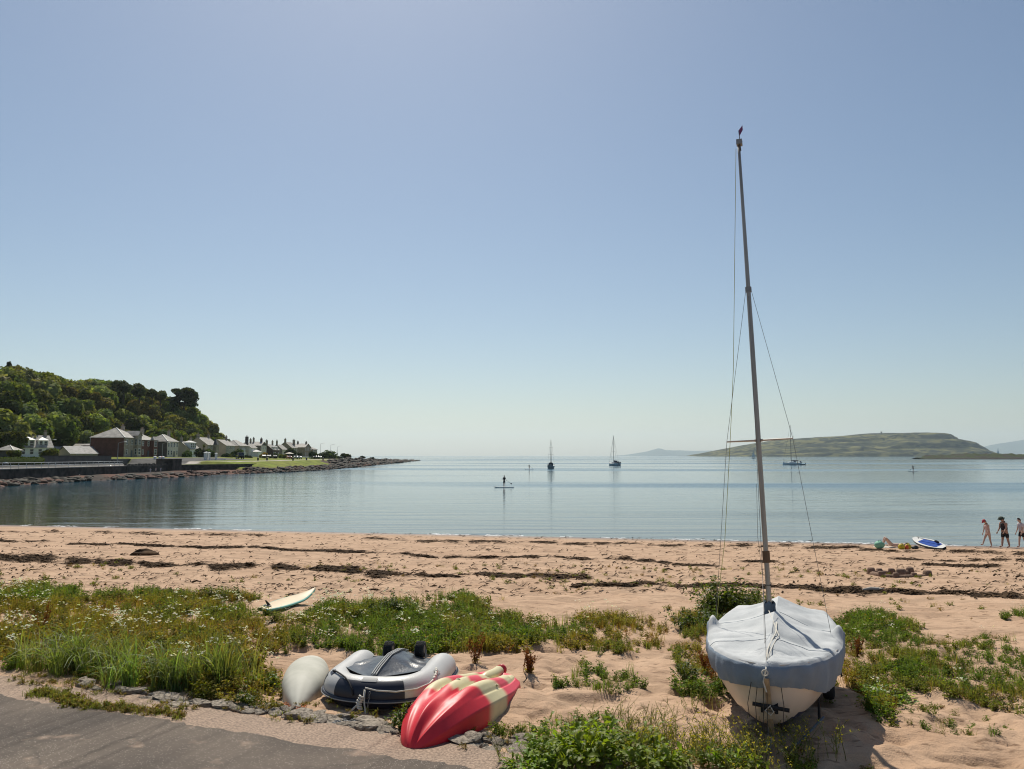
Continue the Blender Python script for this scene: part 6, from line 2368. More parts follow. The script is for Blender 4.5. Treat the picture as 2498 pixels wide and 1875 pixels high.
# moss and small growth between the edging stones
rr_ = np.random.default_rng(12)
ss = rr_.uniform(-.6, 8.8, 620)
jj = rr_.uniform(.45, 1.35, 620)
kp = fbm(ss * 1.6, jj * 3, 3, 5) > .51
P = np.stack([ROAD_A[0] + _rd[0] * ss + _rn[0] * jj, ROAD_A[1] + _rd[1] * ss + _rn[1] * jj, np.full(len(ss), 1.83)], 1)[kp]
tag(obj('edging_moss_plants', scatter('edging_moss_plants', LG, P, rr_.uniform(.4, .9, len(P)), None, WEED, 13)), kind='stuff')

# ------------------------------------------------------------------ single plants that can be told apart
def plant(name, parts, lab, cat, q, group=None, m=PLANT, pname='foliage'):
    o = thing(name, lab, cat, (q[0], q[1], q[2] - .01), 0, group)
    for pn, (v, q_, c), mm_ in parts:
        tag(obj(pn, np_mesh(pn, v, q_, col=c, mats=[mm_]), o), kind='stuff')
    return o


r = np.random.default_rng(90)
# the big leafy grass tufts by the road
GT = [(110, 1632, .75, .95, 'tall arching tuft of blue-green beach grass, leftmost in the clump by the road'),
      (185, 1640, .80, .98, 'widest arching tuft of beach grass, over the flat edging stones'),
      (255, 1636, .82, .92, 'tall beach grass tuft behind the upright edging block'),
      (325, 1664, .72, .88, 'beach grass tuft in the middle of the clump by the road'),
      (395, 1676, .66, .80, 'shorter fresh green beach grass tuft in the clump by the road'),
      (455, 1684, .62, .70, 'beach grass tuft second from the right in the clump by the road'),
      (535, 1672, .80, .62, 'upright dark tuft of beach grass at the right end of the clump')]
for k, (px_, py_, hh, spd, lab) in enumerate(GT):
    q = G(px_, py_)
    ps = []
    for j in range(11):
        v, q_, c = proto_grass(200 + k * 20 + j, BLUEG * (.8 + .05 * j % 3) if j % 3 else BLUEG * .8 + STRAW * .22, hh * r.uniform(.75, 1.15), 22, spd * 1.1, .0125, 5)
        off_ = np.array([r.normal(0, .20), r.normal(0, .13), 0])
        ps.append((v + off_, q_, c))
    plant('beach_grass', [('blades', join(ps), PLANT)], lab, 'beach grass', q, 'beach grass tufts along the road')
# rust-brown docks
DK = [(1159, 1624, .50, 12, 'tall rust-brown dock standing behind the red kayak stern'), (1293, 1652, .34, 16, 'low bushy rust-brown dock alone on the sand right of the kayaks'),
      (100, 1540, .62, 12, 'rust-brown dock among the flowers at the far left of the meadow'), (1718, 1634, .42, 11, 'reddish dock close to the left side of the dinghy'),
      (1748, 1680, .50, 10, 'taller reddish dock against the dinghy hull'), (2088, 1600, .30, 10, 'short reddish dock just right of the dinghy cover')]
for k, (px_, py_, hh, nst, lab) in enumerate(DK):
    plant('dock_plant', [('seed_heads', proto_seed(300 + k, RUST, hh, nst, 46, .015, .32), WEED), ('leaves', proto_weed(320 + k, OLIVE, RUST, .12, 6, 6, .07), PLANT)], lab, 'dock', G(px_, py_), 'rust-brown docks')


def leafy(seed, c1, R, H_, n, leaf, wid=.62, dark=None):
    """a mound of broad leaves on stalks, lobed leaf blades of three quads"""
    r = np.random.default_rng(seed)
    parts = []
    ns_ = max(8, n // 8)
    a = r.uniform(0, TAU, ns_)
    rad = R * np.sqrt(r.random(ns_))
    tip = np.stack([np.cos(a) * rad, np.sin(a) * rad, H_ * (1 - (rad / R) ** 2 * .7) * r.uniform(.6, 1.05, ns_)], 1)
    b = tip * [.25, .25, 0]
    parts.append(ribbons(b, tip, (b + tip) / 2 + [0, 0, .06], np.full(ns_, .009), 3, cvar(np.array(c1) * 1.2, ns_, r), r, .5))
    k = r.integers(0, ns_, n)
    f = r.uniform(.25, 1.05, n)[:, None]
    P = b[k] * (1 - f) + tip[k] * f + r.normal(0, .03, (n, 3))
    D = P * [1, 1, 0] / R + r.normal(0, .6, (n, 3)) * [1, 1, .5] + [0, -.1, .25]
    D /= np.linalg.norm(D, axis=1)[:, None]
    sdv = np.cross(D, np.array([0, 0, 1.0]) + r.normal(0, .35, (n, 3)))
    sdv /= np.linalg.norm(sdv, axis=1)[:, None]
    up = np.cross(sdv, D)
    L = (leaf * r.uniform(.55, 1.3, n))[:, None]
    cc = cvar(c1, n, r, .38)
    Vs = []
    prof = [(0, .10, 0), (.28, .62, .05), (.45, .42, .06), (.68, .85, .03), (1.0, .10, -.16)]
    for (u, w_, h2) in prof:
        c0 = P + D * L * u + up * L * h2
        for sg, cup in ((-1, .10), (0, 0), (1, .10)):
            Vs.append(c0 + sdv * sg * L * w_ * wid * .5 + up * cup * L * w_)
    V = np.stack(Vs, 1).reshape(-1, 3)
    Q = []
    for j in range(4):
        for h2 in (0, 1):
            Q.append(np.stack([np.arange(n) * 15 + j * 3 + h2, np.arange(n) * 15 + j * 3 + h2 + 1, np.arange(n) * 15 + (j + 1) * 3 + h2 + 1, np.arange(n) * 15 + (j + 1) * 3 + h2], 1))
    parts.append((V, np.concatenate(Q), np.repeat(cc, 15, 0)))
    return join(parts)


BRIGHT = np.array([.165, .235, .028])
q = Zp(1420, 1850, 1.82)
plant('leafy_bush', [('leaves', leafy(401, BRIGHT, .62, .44, 860, .100), PLANT)], 'large bright green broad-leaved bush at the bottom of the photo', 'bush', q)
q = Zp(1300, 1875, 1.82)
plant('leafy_bush', [('leaves', leafy(402, BRIGHT * .9, .34, .26, 330, .085), PLANT)], 'lower small-leaved part of the green bush nearest the red kayak', 'bush', q)
q = Zp(1790, 1872, 1.82)
plant('leafy_bush', [('leaves', leafy(409, BRIGHT * .85 + STRAW * .06, .42, .22, 420, .075), PLANT)], 'low green growth under the yellow mustard, closest to the dinghy bow', 'bush', q)
q = Zp(1600, 1868, 1.82)
plant('leafy_bush', [('leaves', leafy(403, BRIGHT * .95 + STRAW * .05, .46, .34, 420, .095), PLANT)], 'green bush mixed with yellow flower stems, right of the broad-leaved one', 'bush', q)
plant('leafy_plant', [('leaves', leafy(404, DKGR * 1.25, .19, .30, 260, .060), PLANT)], 'dark green leafy plant tucked between the inflatable and the red kayak', 'plant', G(985, 1782))
plant('leafy_plant', [('leaves', leafy(405, DKGR, .17, .42, 240, .065), PLANT)], 'dark blue-green leafy plant standing alone left of the dinghy', 'plant', G(1672, 1664))
plant('leafy_plant', [('leaves', leafy(406, BRIGHT * .85, .42, .30, 420, .075), PLANT)], 'bright leafy plant in the sun beside the dinghy shadow', 'plant', G(2150, 1700))
plant('leafy_plant', [('leaves', leafy(407, BRIGHT * .8, .35, .24, 360, .07), PLANT)], 'spreading green plant left of the white kayak', 'plant', G(640, 1668))
plant('leafy_plant', [('leaves', leafy(408, DKGR * 1.1, .13, .22, 160, .06), PLANT)], 'small dark plant growing through the stone edging', 'plant', G(598, 1720))
tall = [proto_weed(410 + k, DKGR, GREEN, .62, 14, 22, .075) for k in range(5)]
rr_ = np.random.default_rng(44)
for k, (px_, py_, n, s_, lab) in enumerate(((1770, 1508, 16, 1.15, 'tall dark leafy weeds standing behind the left of the dinghy cover'), (1712, 1530, 9, .8, 'shorter leafy weeds left of the tall ones behind the dinghy'), (1838, 1476, 8, .7, 'leafy weeds with white flowers behind the middle of the dinghy cover'), (950, 1500, 12, .62, 'tallest dark weeds at the back of the flower meadow'), (545, 1460, 8, .6, 'dark leafy weeds on the back edge of the meadow left of the surfboard'))):
    ps = []
    for j in range(n):
        v, q_, c = tall[j % 5]
        a = rr_.uniform(0, TAU)
        M_ = np.array([[math.cos(a), -math.sin(a), 0], [math.sin(a), math.cos(a), 0], [0, 0, 1]])
        ps.append((v @ M_.T * s_ * rr_.uniform(.7, 1.15) + [rr_.normal(0, .28 * s_ + .05), rr_.normal(0, .2), 0], q_, c))
    plant('tall_weeds', [('stems_and_leaves', join(ps), PLANT)], lab, 'weeds', G(px_, py_))


def mustard(seed, n, R, h_, col=(.62, .50, .02)):
    r = np.random.default_rng(seed)
    b = np.stack([r.normal(0, R, n), r.normal(0, R * .6, n), np.zeros(n)], 1)
    a = r.uniform(0, TAU, n)
    hh = h_ * r.uniform(.55, 1.2, n)
    tip = b + np.stack([np.cos(a) * hh * .35, np.sin(a) * hh * .35, hh], 1)
    mid = (b + tip) / 2 + r.normal(0, .05, (n, 3))
    G1 = np.array([.13, .135, .05])
    parts = [ribbons(b, tip, mid, np.full(n, .0055), 4, cvar(G1, n, r), r, .6)]
    k = np.repeat(np.arange(n), 4)
    f = r.uniform(.35, .95, len(k))[:, None]
    s0 = (1 - f) ** 2 * b[k] + 2 * f * (1 - f) * mid[k] + f * f * tip[k]
    e0 = s0 + np.stack([r.normal(0, .09, len(k)), r.normal(0, .09, len(k)), r.uniform(.04, .16, len(k))], 1)
    parts.append(ribbons(s0, e0, (s0 + e0) / 2, np.full(len(k), .0042), 2, cvar(G1, len(k), r), r, .6))
    kk = np.repeat(np.arange(len(k)), 3)
    g = r.uniform(.3, 1, len(kk))[:, None]
    pd = s0[kk] * (1 - g) + e0[kk] * g
    parts.append(leaves(pd, r.normal(0, 1, (len(kk), 3)) + [0, 0, .6], .035, .22, cvar(G1 * 1.1, len(kk), r), r, 0))
    ends = np.concatenate([tip, e0[r.random(len(k)) < .40]])
    P = np.repeat(ends, 4, 0) + r.normal(0, .011, (len(ends) * 4, 3))
    V, Q = cards(P, np.tile([0, -.4, .8], (len(P), 1)), .0075, r, 1, .6)
    return join(parts), (V, Q, np.repeat(cvar(col, len(P), r, .15), 4, 0))


MU = [(1660, 1858, 70, .36, .34, 'mass of thin mustard stems with yellow flowers beside the green bush'), (1560, 1790, 40, .34, .30, 'dry seed-bearing stalks rising behind the broad-leaved bush'),
      (1800, 1862, 70, .36, .28, 'yellow-flowered stems in front of the dinghy bow post'), (1930, 1850, 20, .2, .36, 'sparse yellow mustard stems crossing the dinghy shadow'), (2042, 1862, 5, .07, .40, 'single tall yellow mustard stem right of the dinghy bow'),
      (1720, 1740, 12, .20, .24, 'dry stalks on the sand left of the dinghy bow'), (1230, 1862, 4, .06, .20, 'few thin dead stems at the edge of the green bush by the kayak')]
for k, (px_, py_, n, R, hh, lab) in enumerate(MU):
    a_, f_ = mustard(500 + k, n, R, hh)
    plant('mustard_plant', [('stems', a_, WEED), ('flowers', f_, PETAL)] if k not in (1, 5, 6) else [('stems', a_, WEED)], lab, 'wild mustard', Zp(px_, py_, 1.80), 'wild mustard by the dinghy')

# ------------------------------------------------------------------ seaweed on the tide lines
KELP = mat('dried_seaweed', (.034, .020, .012), .9, var=.4, scale=3, col2=(.115, .072, .040), spec=.08)
BANDS = [([(-80, 1357), (0, 1360), (122, 1363), (244, 1367), (320, 1370)], 11, 1500), ([(300, 1372), (407, 1374), (488, 1378), (529, 1386), (615, 1383)], 9, 1100), ([(671, 1388), (740, 1389), (800, 1384), (860, 1392), (900, 1400), (940, 1402)], 13, 1500),
         ([(900, 1398), (970, 1402), (1038, 1402)], 10, 800), ([(1050, 1409), (1120, 1409)], 5, 150), ([(1132, 1406), (1180, 1402), (1240, 1404), (1330, 1407), (1433, 1409)], 9, 1300), ([(1405, 1430), (1500, 1430), (1590, 1426)], 5, 420),
         ([(1550, 1424), (1640, 1426), (1740, 1424), (1800, 1424)], 7, 800), ([(1770, 1424), (1900, 1431), (2000, 1435), (2100, 1439), (2186, 1443)], 7, 1100), ([(2150, 1441), (2280, 1446), (2400, 1453), (2498, 1458), (2640, 1466)], 7, 1300),
         ([(-60, 1316), (0, 1317), (110, 1319)], 4.5, 320), ([(170, 1328), (260, 1331)], 4, 200), ([(275, 1330), (420, 1334)], 4.5, 330), ([(430, 1337), (520, 1338), (592, 1338)], 4.5, 380), ([(610, 1338), (760, 1344), (900, 1346)], 4, 450),
         ([(900, 1348), (1000, 1349), (1058, 1357)], 4.5, 330), ([(1090, 1359), (1180, 1360), (1310, 1360)], 5, 420), ([(1320, 1358), (1420, 1362), (1500, 1361), (1592, 1366)], 5, 520), ([(1590, 1367), (1680, 1374), (1752, 1378)], 4, 260),
         ([(1800, 1374), (1900, 1373), (1995, 1373)], 3, 200), ([(2258, 1376), (2340, 1380), (2440, 1384)], 4, 300), ([(-60, 1297), (200, 1299), (420, 1302), (700, 1306)], 6, 420), ([(900, 1316), (1100, 1322), (1300, 1324), (1500, 1326)], 6, 620), ([(1500, 1326), (1700, 1330), (1900, 1331), (2100, 1336)], 6, 620), ([(2100, 1342), (2260, 1344), (2400, 1347), (2520, 1352)], 5, 520), ([(2180, 1362), (2300, 1364), (2498, 1368)], 5, 220)]
rr_ = np.random.default_rng(66)
PXs, PYs = [], []
for pl, hw_, n in BANDS:
    pl = np.array(pl, float)
    sd_ = np.concatenate([[0], np.cumsum(np.linalg.norm(np.diff(pl, axis=0), axis=1))])
    u = rr_.uniform(0, sd_[-1], int(n * 1.9))
    gate = fbm(u / 26, u * 0 + hw_, 5, int(abs(pl[0, 0])) + 3)
    u = u[(rr_.random(len(u)) < np.clip((gate - .39) * 5.5, .04, 1))]
    a, b = np.interp(u, sd_, pl[:, 0]), np.interp(u, sd_, pl[:, 1])
    wv = hw_ * (.35 + 1.1 * fbm(u / 30, u * 0 + 5, 3, 9))
    b = b + rr_.normal(0, .30, len(u)) * wv + (fbm(u / 40, u * 0, 3, 2) - .5) * hw_ * 1.2
    PXs.append(a)
    PYs.append(b)
# loose scraps everywhere between
nx = 5200
PXs.append(rr_.uniform(-100, 2600, nx))
PYs.append(1300 + 150 * rr_.random(nx) ** 1.1)
PX, PY = np.concatenate(PXs), np.concatenate(PYs)
a = (PX - 1249) / FPX
b_ = (937.5 - PY) / FPX
dy, dz = ct - st * b_, st + ct * b_
tq = (1.0 - CAMZ) / dz
for _ in range(25):
    g_ = beach_base(a * tq, dy * tq)
    tq = tq + ((g_ - CAMZ) / dz - tq) * .6
X, Y = a * tq, dy * tq
Zg = beach_h(X, Y)
n = len(X)
ln = rr_.uniform(.05, .22, n) * (1 + (Y - 20) / 30)
ln[-nx:] *= rr_.uniform(.2, .8, nx)
ang = rr_.normal(0, .5, n)
tip = np.stack([X + np.cos(ang) * ln, Y + np.sin(ang) * ln, Zg + rr_.uniform(0, .03, n)], 1)
bse = np.stack([X - np.cos(ang) * ln, Y - np.sin(ang) * ln, Zg + rr_.uniform(-.005, .02, n)], 1)
mid_ = np.stack([X, Y, Zg + rr_.uniform(.02, .13, n)], 1)
V, Q, Cc = ribbons(bse, tip, mid_, rr_.uniform(.014, .05, n), 2, np.ones((n, 3)), rr_, .5)
tag(obj('seaweed', np_mesh('seaweed', V, Q, mats=[KELP])), kind='stuff')
# some heaps one can tell apart
for k, (px_, py_, w_, lab) in enumerate(((356, 1352, .62, 'small dark heap of seaweed alone between the tide lines'), (358, 1449, .34, 'low red-brown lump on the sand behind the meadow, left of a pair'), (390, 1447, .32, 'low red-brown lump on the sand behind the meadow, right of a pair'), (2317, 1498, .11, 'small dark stone alone on the sand right of the dinghy'), (2386, 1861, .045, 'small dark stone on the sand in the bottom right corner'))):
    q = G(px_, py_)
    v, f = lump(50 + k, 12, 8, .5)
    o = MB().add([(a_ * w_, b2 * w_ * .6, c2 * w_ * .38) for a_, b2, c2 in v], f).obj('seaweed_heap' if k == 0 else 'beach_stone', KELP if k in (0, 3, 4) else ROCKR, loc=q)
    tag(o, lab, 'seaweed' if k == 0 else 'stone')
DRIFT = mat('bleached_driftwood', (.45, .40, .34), .85, var=.15, scale=6, stretch=(1, 8, 8))
q = G(2134, 1440)
o = MB().tube([(-.32, 0, .05), (-.1, .03, .08), (.12, 0, .07), (.33, .05, .04)], [.035, .05, .045, .02], 8).tube([(.1, 0, .07), (.2, -.12, .1)], [.03, .012], 6).obj('driftwood', DRIFT, None, True, loc=q)
tag(o, 'pale piece of driftwood lying on the upper line of seaweed', 'driftwood')
# foam at the water's edge
FOAM = mat('foam', (.80, .81, .80), .6, var=.04)
fx_ = np.concatenate([rr_.uniform(-36, 27, 900), rr_.normal(-.7, 1.1, 260), rr_.uniform(22, 29, 160), rr_.uniform(-20, -4, 200)])
gate = fbm(fx_ * .5, fx_ * 0, 4, 77)
kf = gate > .50
fx_ = fx_[kf]
fy = 50.8 - .215 * fx_ + rr_.normal(.12, .22, len(fx_))
hz_ = np.maximum(.012, beach_h(fx_, fy) + .012)
P = np.stack([fx_, fy, hz_], 1)
Vs = []
for dxy in ((-1, -.25), (1, -.25), (1, .25), (-1, .25)):
    Vs.append(P + np.array([dxy[0] * .14, dxy[1] * .22, 0]) * rr_.uniform(.4, 1.3, (len(P), 1)))
tag(obj('foam', np_mesh('foam', np.stack(Vs, 1).reshape(-1, 3), np.arange(len(P) * 4).reshape(-1, 4), mats=[FOAM])), kind='stuff')
# ------------------------------------------------------------------ people
SKIN = mat('skin', (.58, .38, .29), .6, var=.06)
SKINT = mat('tanned_skin', (.42, .25, .18), .6, var=.06)
HAIRB = mat('brown_hair', (.045, .028, .018), .7, var=.15)
CL = {n: mat('cloth_' + n, c, .85, var=.08) for n, c in (('black', (.018, .018, .022)), ('pink', (.70, .50, .47)), ('red', (.36, .03, .05)), ('white', (.62, .56, .58)), ('navy', (.02, .025, .05)), ('green', (.05, .07, .05)), ('bikini', (.55, .55, .50)))}


def skin_obj(name, verts, edges, radii, m, parent, sub=2):
    me = bpy.data.meshes.new(name)
    me.from_pydata([tuple(v) for v in verts], edges, [])
    me.materials.append(m)
    o = obj(name, me, parent)
    md = o.modifiers.new('skin', 'SKIN')
    md.use_smooth_shade = True
    if not me.skin_vertices:
        raise RuntimeError('no skin layer')
    sv = me.skin_vertices[0].data
    for k, rd in enumerate(radii):
        sv[k].radius = (rd, rd) if not isinstance(rd, tuple) else rd
        sv[k].use_root = (k == 0)
    sb_ = o.modifiers.new('sub', 'SUBSURF')
    sb_.levels = sb_.render_levels = sub
    return o


def person(lab, q, H_, rz, legs=((0, 0), (0, 0)), arms=((0, 0, 0), (0, 0, 0)), lean=0.0, nod=.0, skin=SKIN, wear=(), hat=None, hair=HAIRB, group=None, sex=1.0):
    """standing figure of height H_; legs = (thigh swing, knee bend) for each, arms = (swing, out, elbow)"""
    s = H_ / 1.75
    o = thing('person', lab, 'person', q, rz, group, s)
    if sex > 1.1:
        o.scale = (s * 1.22, s * 1.22, s)
    J, R_, E_ = [], [], []

    def add(v, r_, par=None):
        J.append(Vector(v))
        R_.append(r_)
        if par is not None:
            E_.append((par, len(J) - 1))
        return len(J) - 1
    hipz = .93
    pel = add((0, 0, hipz), (.135, .105))
    # facing -Y
    sp = lambda l_: Vector((0, -math.sin(lean) * l_, hipz + math.cos(lean) * l_))
    wst = add(sp(.17), (.118 * sex, .09), pel)
    ch = add(sp(.40), (.150, .105), wst)
    nk0 = add(sp(.52), (.085, .07), ch)
    nk = add(sp(.585), (.052, .055), nk0)
    hb = sp(.585)
    hd1 = add(hb + Vector((0, -.03 - math.sin(nod) * .08, .08 * math.cos(nod))), (.075, .088), nk)
    hd2 = add(hb + Vector((0, -.03 - math.sin(nod) * .18, .175 * math.cos(nod))), (.072, .09), hd1)
    feet = []
    for sx, (sw, kn) in zip((-1, 1), legs):
        hip = add((sx * .085, 0, hipz - .06), (.095, .10), pel)
        k_ = Vector((sx * .095, -math.sin(sw) * .42, hipz - .06 - math.cos(sw) * .42))
        kk = add(k_, .056, hip)
        a_ = sw - kn
        c_ = k_ + Vector((0, -math.sin(a_) * .17, -math.cos(a_) * .17))
        cc = add(c_, .052, kk)
        an = k_ + Vector((0, -math.sin(a_) * .40, -math.cos(a_) * .40))
        aa = add(an, .036, cc)
        fa = min(0.6, max(-.9, a_ * .9))
        toe = an + Vector((0, -.16 * math.cos(fa), -.035 + .16 * math.sin(fa)))
        add(toe, (.042, .022), aa)
        feet += [an.z - .045, toe.z - .02]
    hands = []
    for sx, (sw, out, el) in zip((-1, 1), arms):
        sh0 = sp(.47)
        sh = add(sh0 + Vector((sx * .165, 0, 0)), .060, ch)
        d1 = Vector((sx * math.sin(out), -math.sin(sw) * math.cos(out), -math.cos(sw) * math.cos(out)))
        e_ = J[sh] + d1 * .285
        ee = add(e_, .040, sh)
        a2 = sw + el
        d2 = Vector((sx * math.sin(out) * .5, -math.sin(a2), -math.cos(a2)))
        d2.normalize()
        w_ = e_ + d2 * .25
        add(w_, .027, ee)
        hands.append((w_, d2, sx))
    low = min(feet)
    for v in J:
        v.z -= low
    body = skin_obj('body', J, E_, R_, skin, o)
    for w_, d2, sx in hands:
        w_ = w_ - Vector((0, 0, low))
        hm_ = MB().loft([[w_ + d2 * t_ + Vector((math.cos(a) * .014 * kx, math.sin(a) * .032 * kx, 0)) for a in np.linspace(0, TAU, 8, endpoint=False)] for t_, kx in ((-.02, .7), (.03, 1), (.08, 1.05), (.095, .8))], True, cap0=True, cap1=True)
        for k in range(4):
            b0 = w_ + d2 * .085 + Vector((0, -.024 + .016 * k, 0))
            ln_ = (.065, .075, .07, .052)[k]
            hm_.tube([b0, b0 + d2 * ln_ * .55, b0 + d2 * ln_ + Vector((-sx * .015, 0, 0))], [.0085, .008, .006], 6)
        hm_.tube([w_ + d2 * .03 + Vector((0, -.03, 0)), w_ + d2 * .06 + Vector((0, -.055, 0)), w_ + d2 * .09 + Vector((0, -.06, 0))], [.010, .009, .007], 6)
        hm_.obj('hand', skin, o, True)
    hc = (J[hd1] + J[hd2]) / 2
    f_ = MB().tube([hc + Vector((0, -.095, .02)), hc + Vector((0, -.118, -.022)), hc + Vector((0, -.09, -.03))], [.008, .013, .008], 6)
    for sx in (-1, 1):
        f_.ball(tuple(hc + Vector((sx * .082, .005, -.005))), (.012, .022, .032), 7, 5)
        f_.ball(tuple(hc + Vector((sx * .03, -.088, .022))), (.012, .008, .009), 6, 4)
    f_.tube([hc + Vector((-.025, -.087, -.06)), hc + Vector((0, -.097, -.06)), hc + Vector((.025, -.087, -.06))], .006, 5)
    f_.obj('face', skin, o, True)
    if hair:
        hh_ = MB()
        rings = []
        for t_ in np.linspace(0, 1, 8):
            e = t_ * 1.9
            rings.append([hc + Vector((math.cos(a) * .088 * math.sin(e + .05), .012 + math.sin(a) * .102 * math.sin(e + .05) + .02 * t_, .028 + .10 * math.cos(e) - (.05 * t_ if math.sin(a) > 0 else -.07 * t_ * (-math.sin(a))))) for a in np.linspace(0, TAU, 18, endpoint=False)])
        hh_.loft(rings, True, cap0=True)
        hh_.obj('hair', hair, o, True)
    if hat:
        kind, hm2 = hat
        ht = MB()
        up = Vector((0, -math.sin(nod), math.cos(nod))).normalized()
        c0 = hc + up * .045
        fwd = Vector((0, -math.cos(nod), -math.sin(nod)))
        rgs = []
        for t_, r_ in ((0, .104), (.03, .106), (.07, .096), (.10, .065), (.115, .01)):
            rgs.append([c0 + up * t_ + Vector((math.cos(a) * r_, 0, 0)) + fwd * (math.sin(a) * r_ * 1.12) for a in np.linspace(0, TAU, 16, endpoint=False)])
        ht.loft(rgs, True, cap0=True, cap1=True)
        if kind == 'cap':
            ht.loft([[c0 + up * dz_ + Vector((math.cos(a) * .08, 0, 0)) + fwd * (.07 + math.sin(a) * .13) for a in np.linspace(0, math.pi, 9)] for dz_ in (.005, .017)], False, cap0=True, cap1=True)
        else:
            ht.loft([[c0 + up * (dz_ - .02 * (r_ > .12)) + Vector((math.cos(a) * r_, 0, 0)) + fwd * (math.sin(a) * r_ * 1.1) for a in np.linspace(0, TAU, 18, endpoint=False)] for r_, dz_ in ((.10, .0), (.16, -.004), (.16, .008), (.10, .014))], True)
        ht.obj('hat', hm2, o, True)
    # clothes: skins a little wider than the body
    ids = {'torso': [pel, wst, ch, nk0], 'legs': None}
    for nm, what, m_, extra in wear:
        vs, es, rs = [], [], []
        if what == 'top':
            for t_, r_ in ((.0, (.168, .136)), (.17, (.150 * sex, .122)), (.40, (.178, .134)), (.50, (.115, .10))):
                vs.append(sp(t_) - Vector((0, 0, low)))
                rs.append(r_)
            es = [(0, 1), (1, 2), (2, 3)]
            if extra:
                for sx, (sw, out, el) in zip((-1, 1), arms):
                    sh = sp(.47) + Vector((sx * .165, 0, -low))
                    d1 = Vector((sx * math.sin(out), -math.sin(sw) * math.cos(out), -math.cos(sw) * math.cos(out)))
                    vs.append(sh)
                    rs.append(.072)
                    es.append((2, len(vs) - 1))
                    vs.append(sh + d1 * extra)
                    rs.append(.055)
                    es.append((len(vs) - 2, len(vs) - 1))
        elif what == 'shorts':
            vs.append(Vector((0, 0, hipz + .06 - low)))
            rs.append((.148, .118))
            vs.append(Vector((0, 0, hipz - .01 - low)))
            rs.append((.152, .122))
            es.append((0, 1))
            for sx, (sw, kn) in zip((-1, 1), legs):
                vs.append(Vector((sx * .088, 0, hipz - .08 - low)))
                rs.append((.106, .112))
                es.append((1, len(vs) - 1))
                vs.append(Vector((sx * .094, -math.sin(sw) * extra, hipz - .06 - math.cos(sw) * extra - low)))
                rs.append(.080)
                es.append((len(vs) - 2, len(vs) - 1))
        skin_obj(nm, vs, es, rs, m_, o, 2)
    return o


def shore(px, py):
    q = Zp(px, py, .03)
    return Vector((q.x, q.y, max(gz(q.x, q.y), -.02)))


GR = 'people walking along the water edge'
q = shore(2412, 1335)
person('child in a red cap and pale swimsuit walking along the water edge', q, 1.48, math.radians(-80), ((.50, .12), (-.12, .10)), ((.1, .1, .2), (.15, .10, .3)), .18, .75, SKIN, (('swimsuit', 'top', CL['pink'], 0), ('bottoms', 'shorts', CL['pink'], .13)), ('cap', CL['red']), group=GR)
q = shore(2453, 1336)
person('adult in a dark sunhat and black swimwear standing at the water edge', q, 1.62, math.radians(-75), ((.12, .0), (-.15, .05)), ((.12, .08, .35), (.18, .10, .40)), .12, .45, SKINT, (('swim_top', 'top', CL['black'], 0), ('shorts', 'shorts', CL['black'], .36)), ('brim', CL['green']), group=GR, sex=1.25)
q = shore(2494, 1337)
person('person in a pale top cut by the right edge of the photo', q, 1.58, math.radians(-80), ((.2, .1), (-.2, .15)), ((.1, .1, .3), (.1, .1, .3)), .10, .5, SKIN, (('shirt', 'top', CL['white'], .2), ('shorts', 'shorts', CL['black'], .28)), group=GR)

# sunbather with knees up: lying on the back, head to the right
sq = Zp(2178, 1339, .12)
sq.z = gz(sq.x, sq.y)
TOW = mat('beach_towel', (.62, .58, .50), .95, var=.15, scale=6)
o = MB().box(-.95, 1.0, -.40, .40, .0, .025).obj('beach_towel', TOW, loc=sq + Vector((.05, 0, .005)))
tag(o, 'pale towel spread under the sunbather', 'towel')
sbp = thing('person', 'sunbather lying on a towel with knees drawn up', 'person', sq + Vector((0, 0, .03)))
J = [(.0, 0, .12), (.22, 0, .11), (.42, 0, .12), (.56, 0, .10), (.63, 0, .12), (.71, 0, .13), (-.08, -.10, .12), (-.40, -.12, .50), (-.50, -.12, .28), (-.62, -.12, .06), (-.74, -.12, .08),
     (-.08, .10, .12), (-.34, .13, .52), (-.42, .13, .28), (-.50, .13, .06), (-.62, .13, .08), (.46, -.18, .12), (.26, -.30, .07), (.02, -.34, .06), (.46, .18, .12), (.28, .32, .07), (.06, .38, .06)]
E_ = [(0, 1), (1, 2), (2, 3), (3, 4), (4, 5), (0, 6), (6, 7), (7, 8), (8, 9), (9, 10), (0, 11), (11, 12), (12, 13), (13, 14), (14, 15), (2, 16), (16, 17), (17, 18), (2, 19), (19, 20), (20, 21)]
R_ = [(.13, .10), (.11, .09), (.14, .10), (.06, .06), (.08, .08), (.085, .09), .09, .058, .05, .036, .03, .09, .058, .05, .036, .03, .055, .04, .028, .055, .04, .028]
skin_obj('body', J, E_, R_, SKIN, sbp)
skin_obj('bikini_bottom', [(.04, 0, .12), (-.03, 0, .125), (-.07, -.06, .125), (-.07, .06, .125)], [(0, 1), (1, 2), (1, 3)], [(.14, .11), (.145, .115), .10, .10], CL['bikini'], sbp)
skin_obj('bikini_top', [(.36, 0, .12), (.46, 0, .125)], [(0, 1)], [(.15, .112), (.14, .108)], CL['bikini'], sbp)
MB().ball((.74, 0, .14), (.10, .10, .10), 10, 7).obj('hair', HAIRB, sbp, True)
hm_ = MB()
for (wx_, wy_, sy) in ((.02, -.34, -1), (.06, .38, 1)):
    hm_.ball((wx_ - .06, wy_, .05), (.05, .035, .016), 8, 5)
    for k in range(4):
        hm_.tube([(wx_ - .10, wy_ - .024 + .016 * k, .05), (wx_ - .16 + .008 * (k % 2), wy_ - .028 + .018 * k, .04)], [.008, .006], 5)
    hm_.tube([(wx_ - .05, wy_ - sy * .03, .05), (wx_ - .09, wy_ - sy * .06, .045)], [.009, .007], 5)
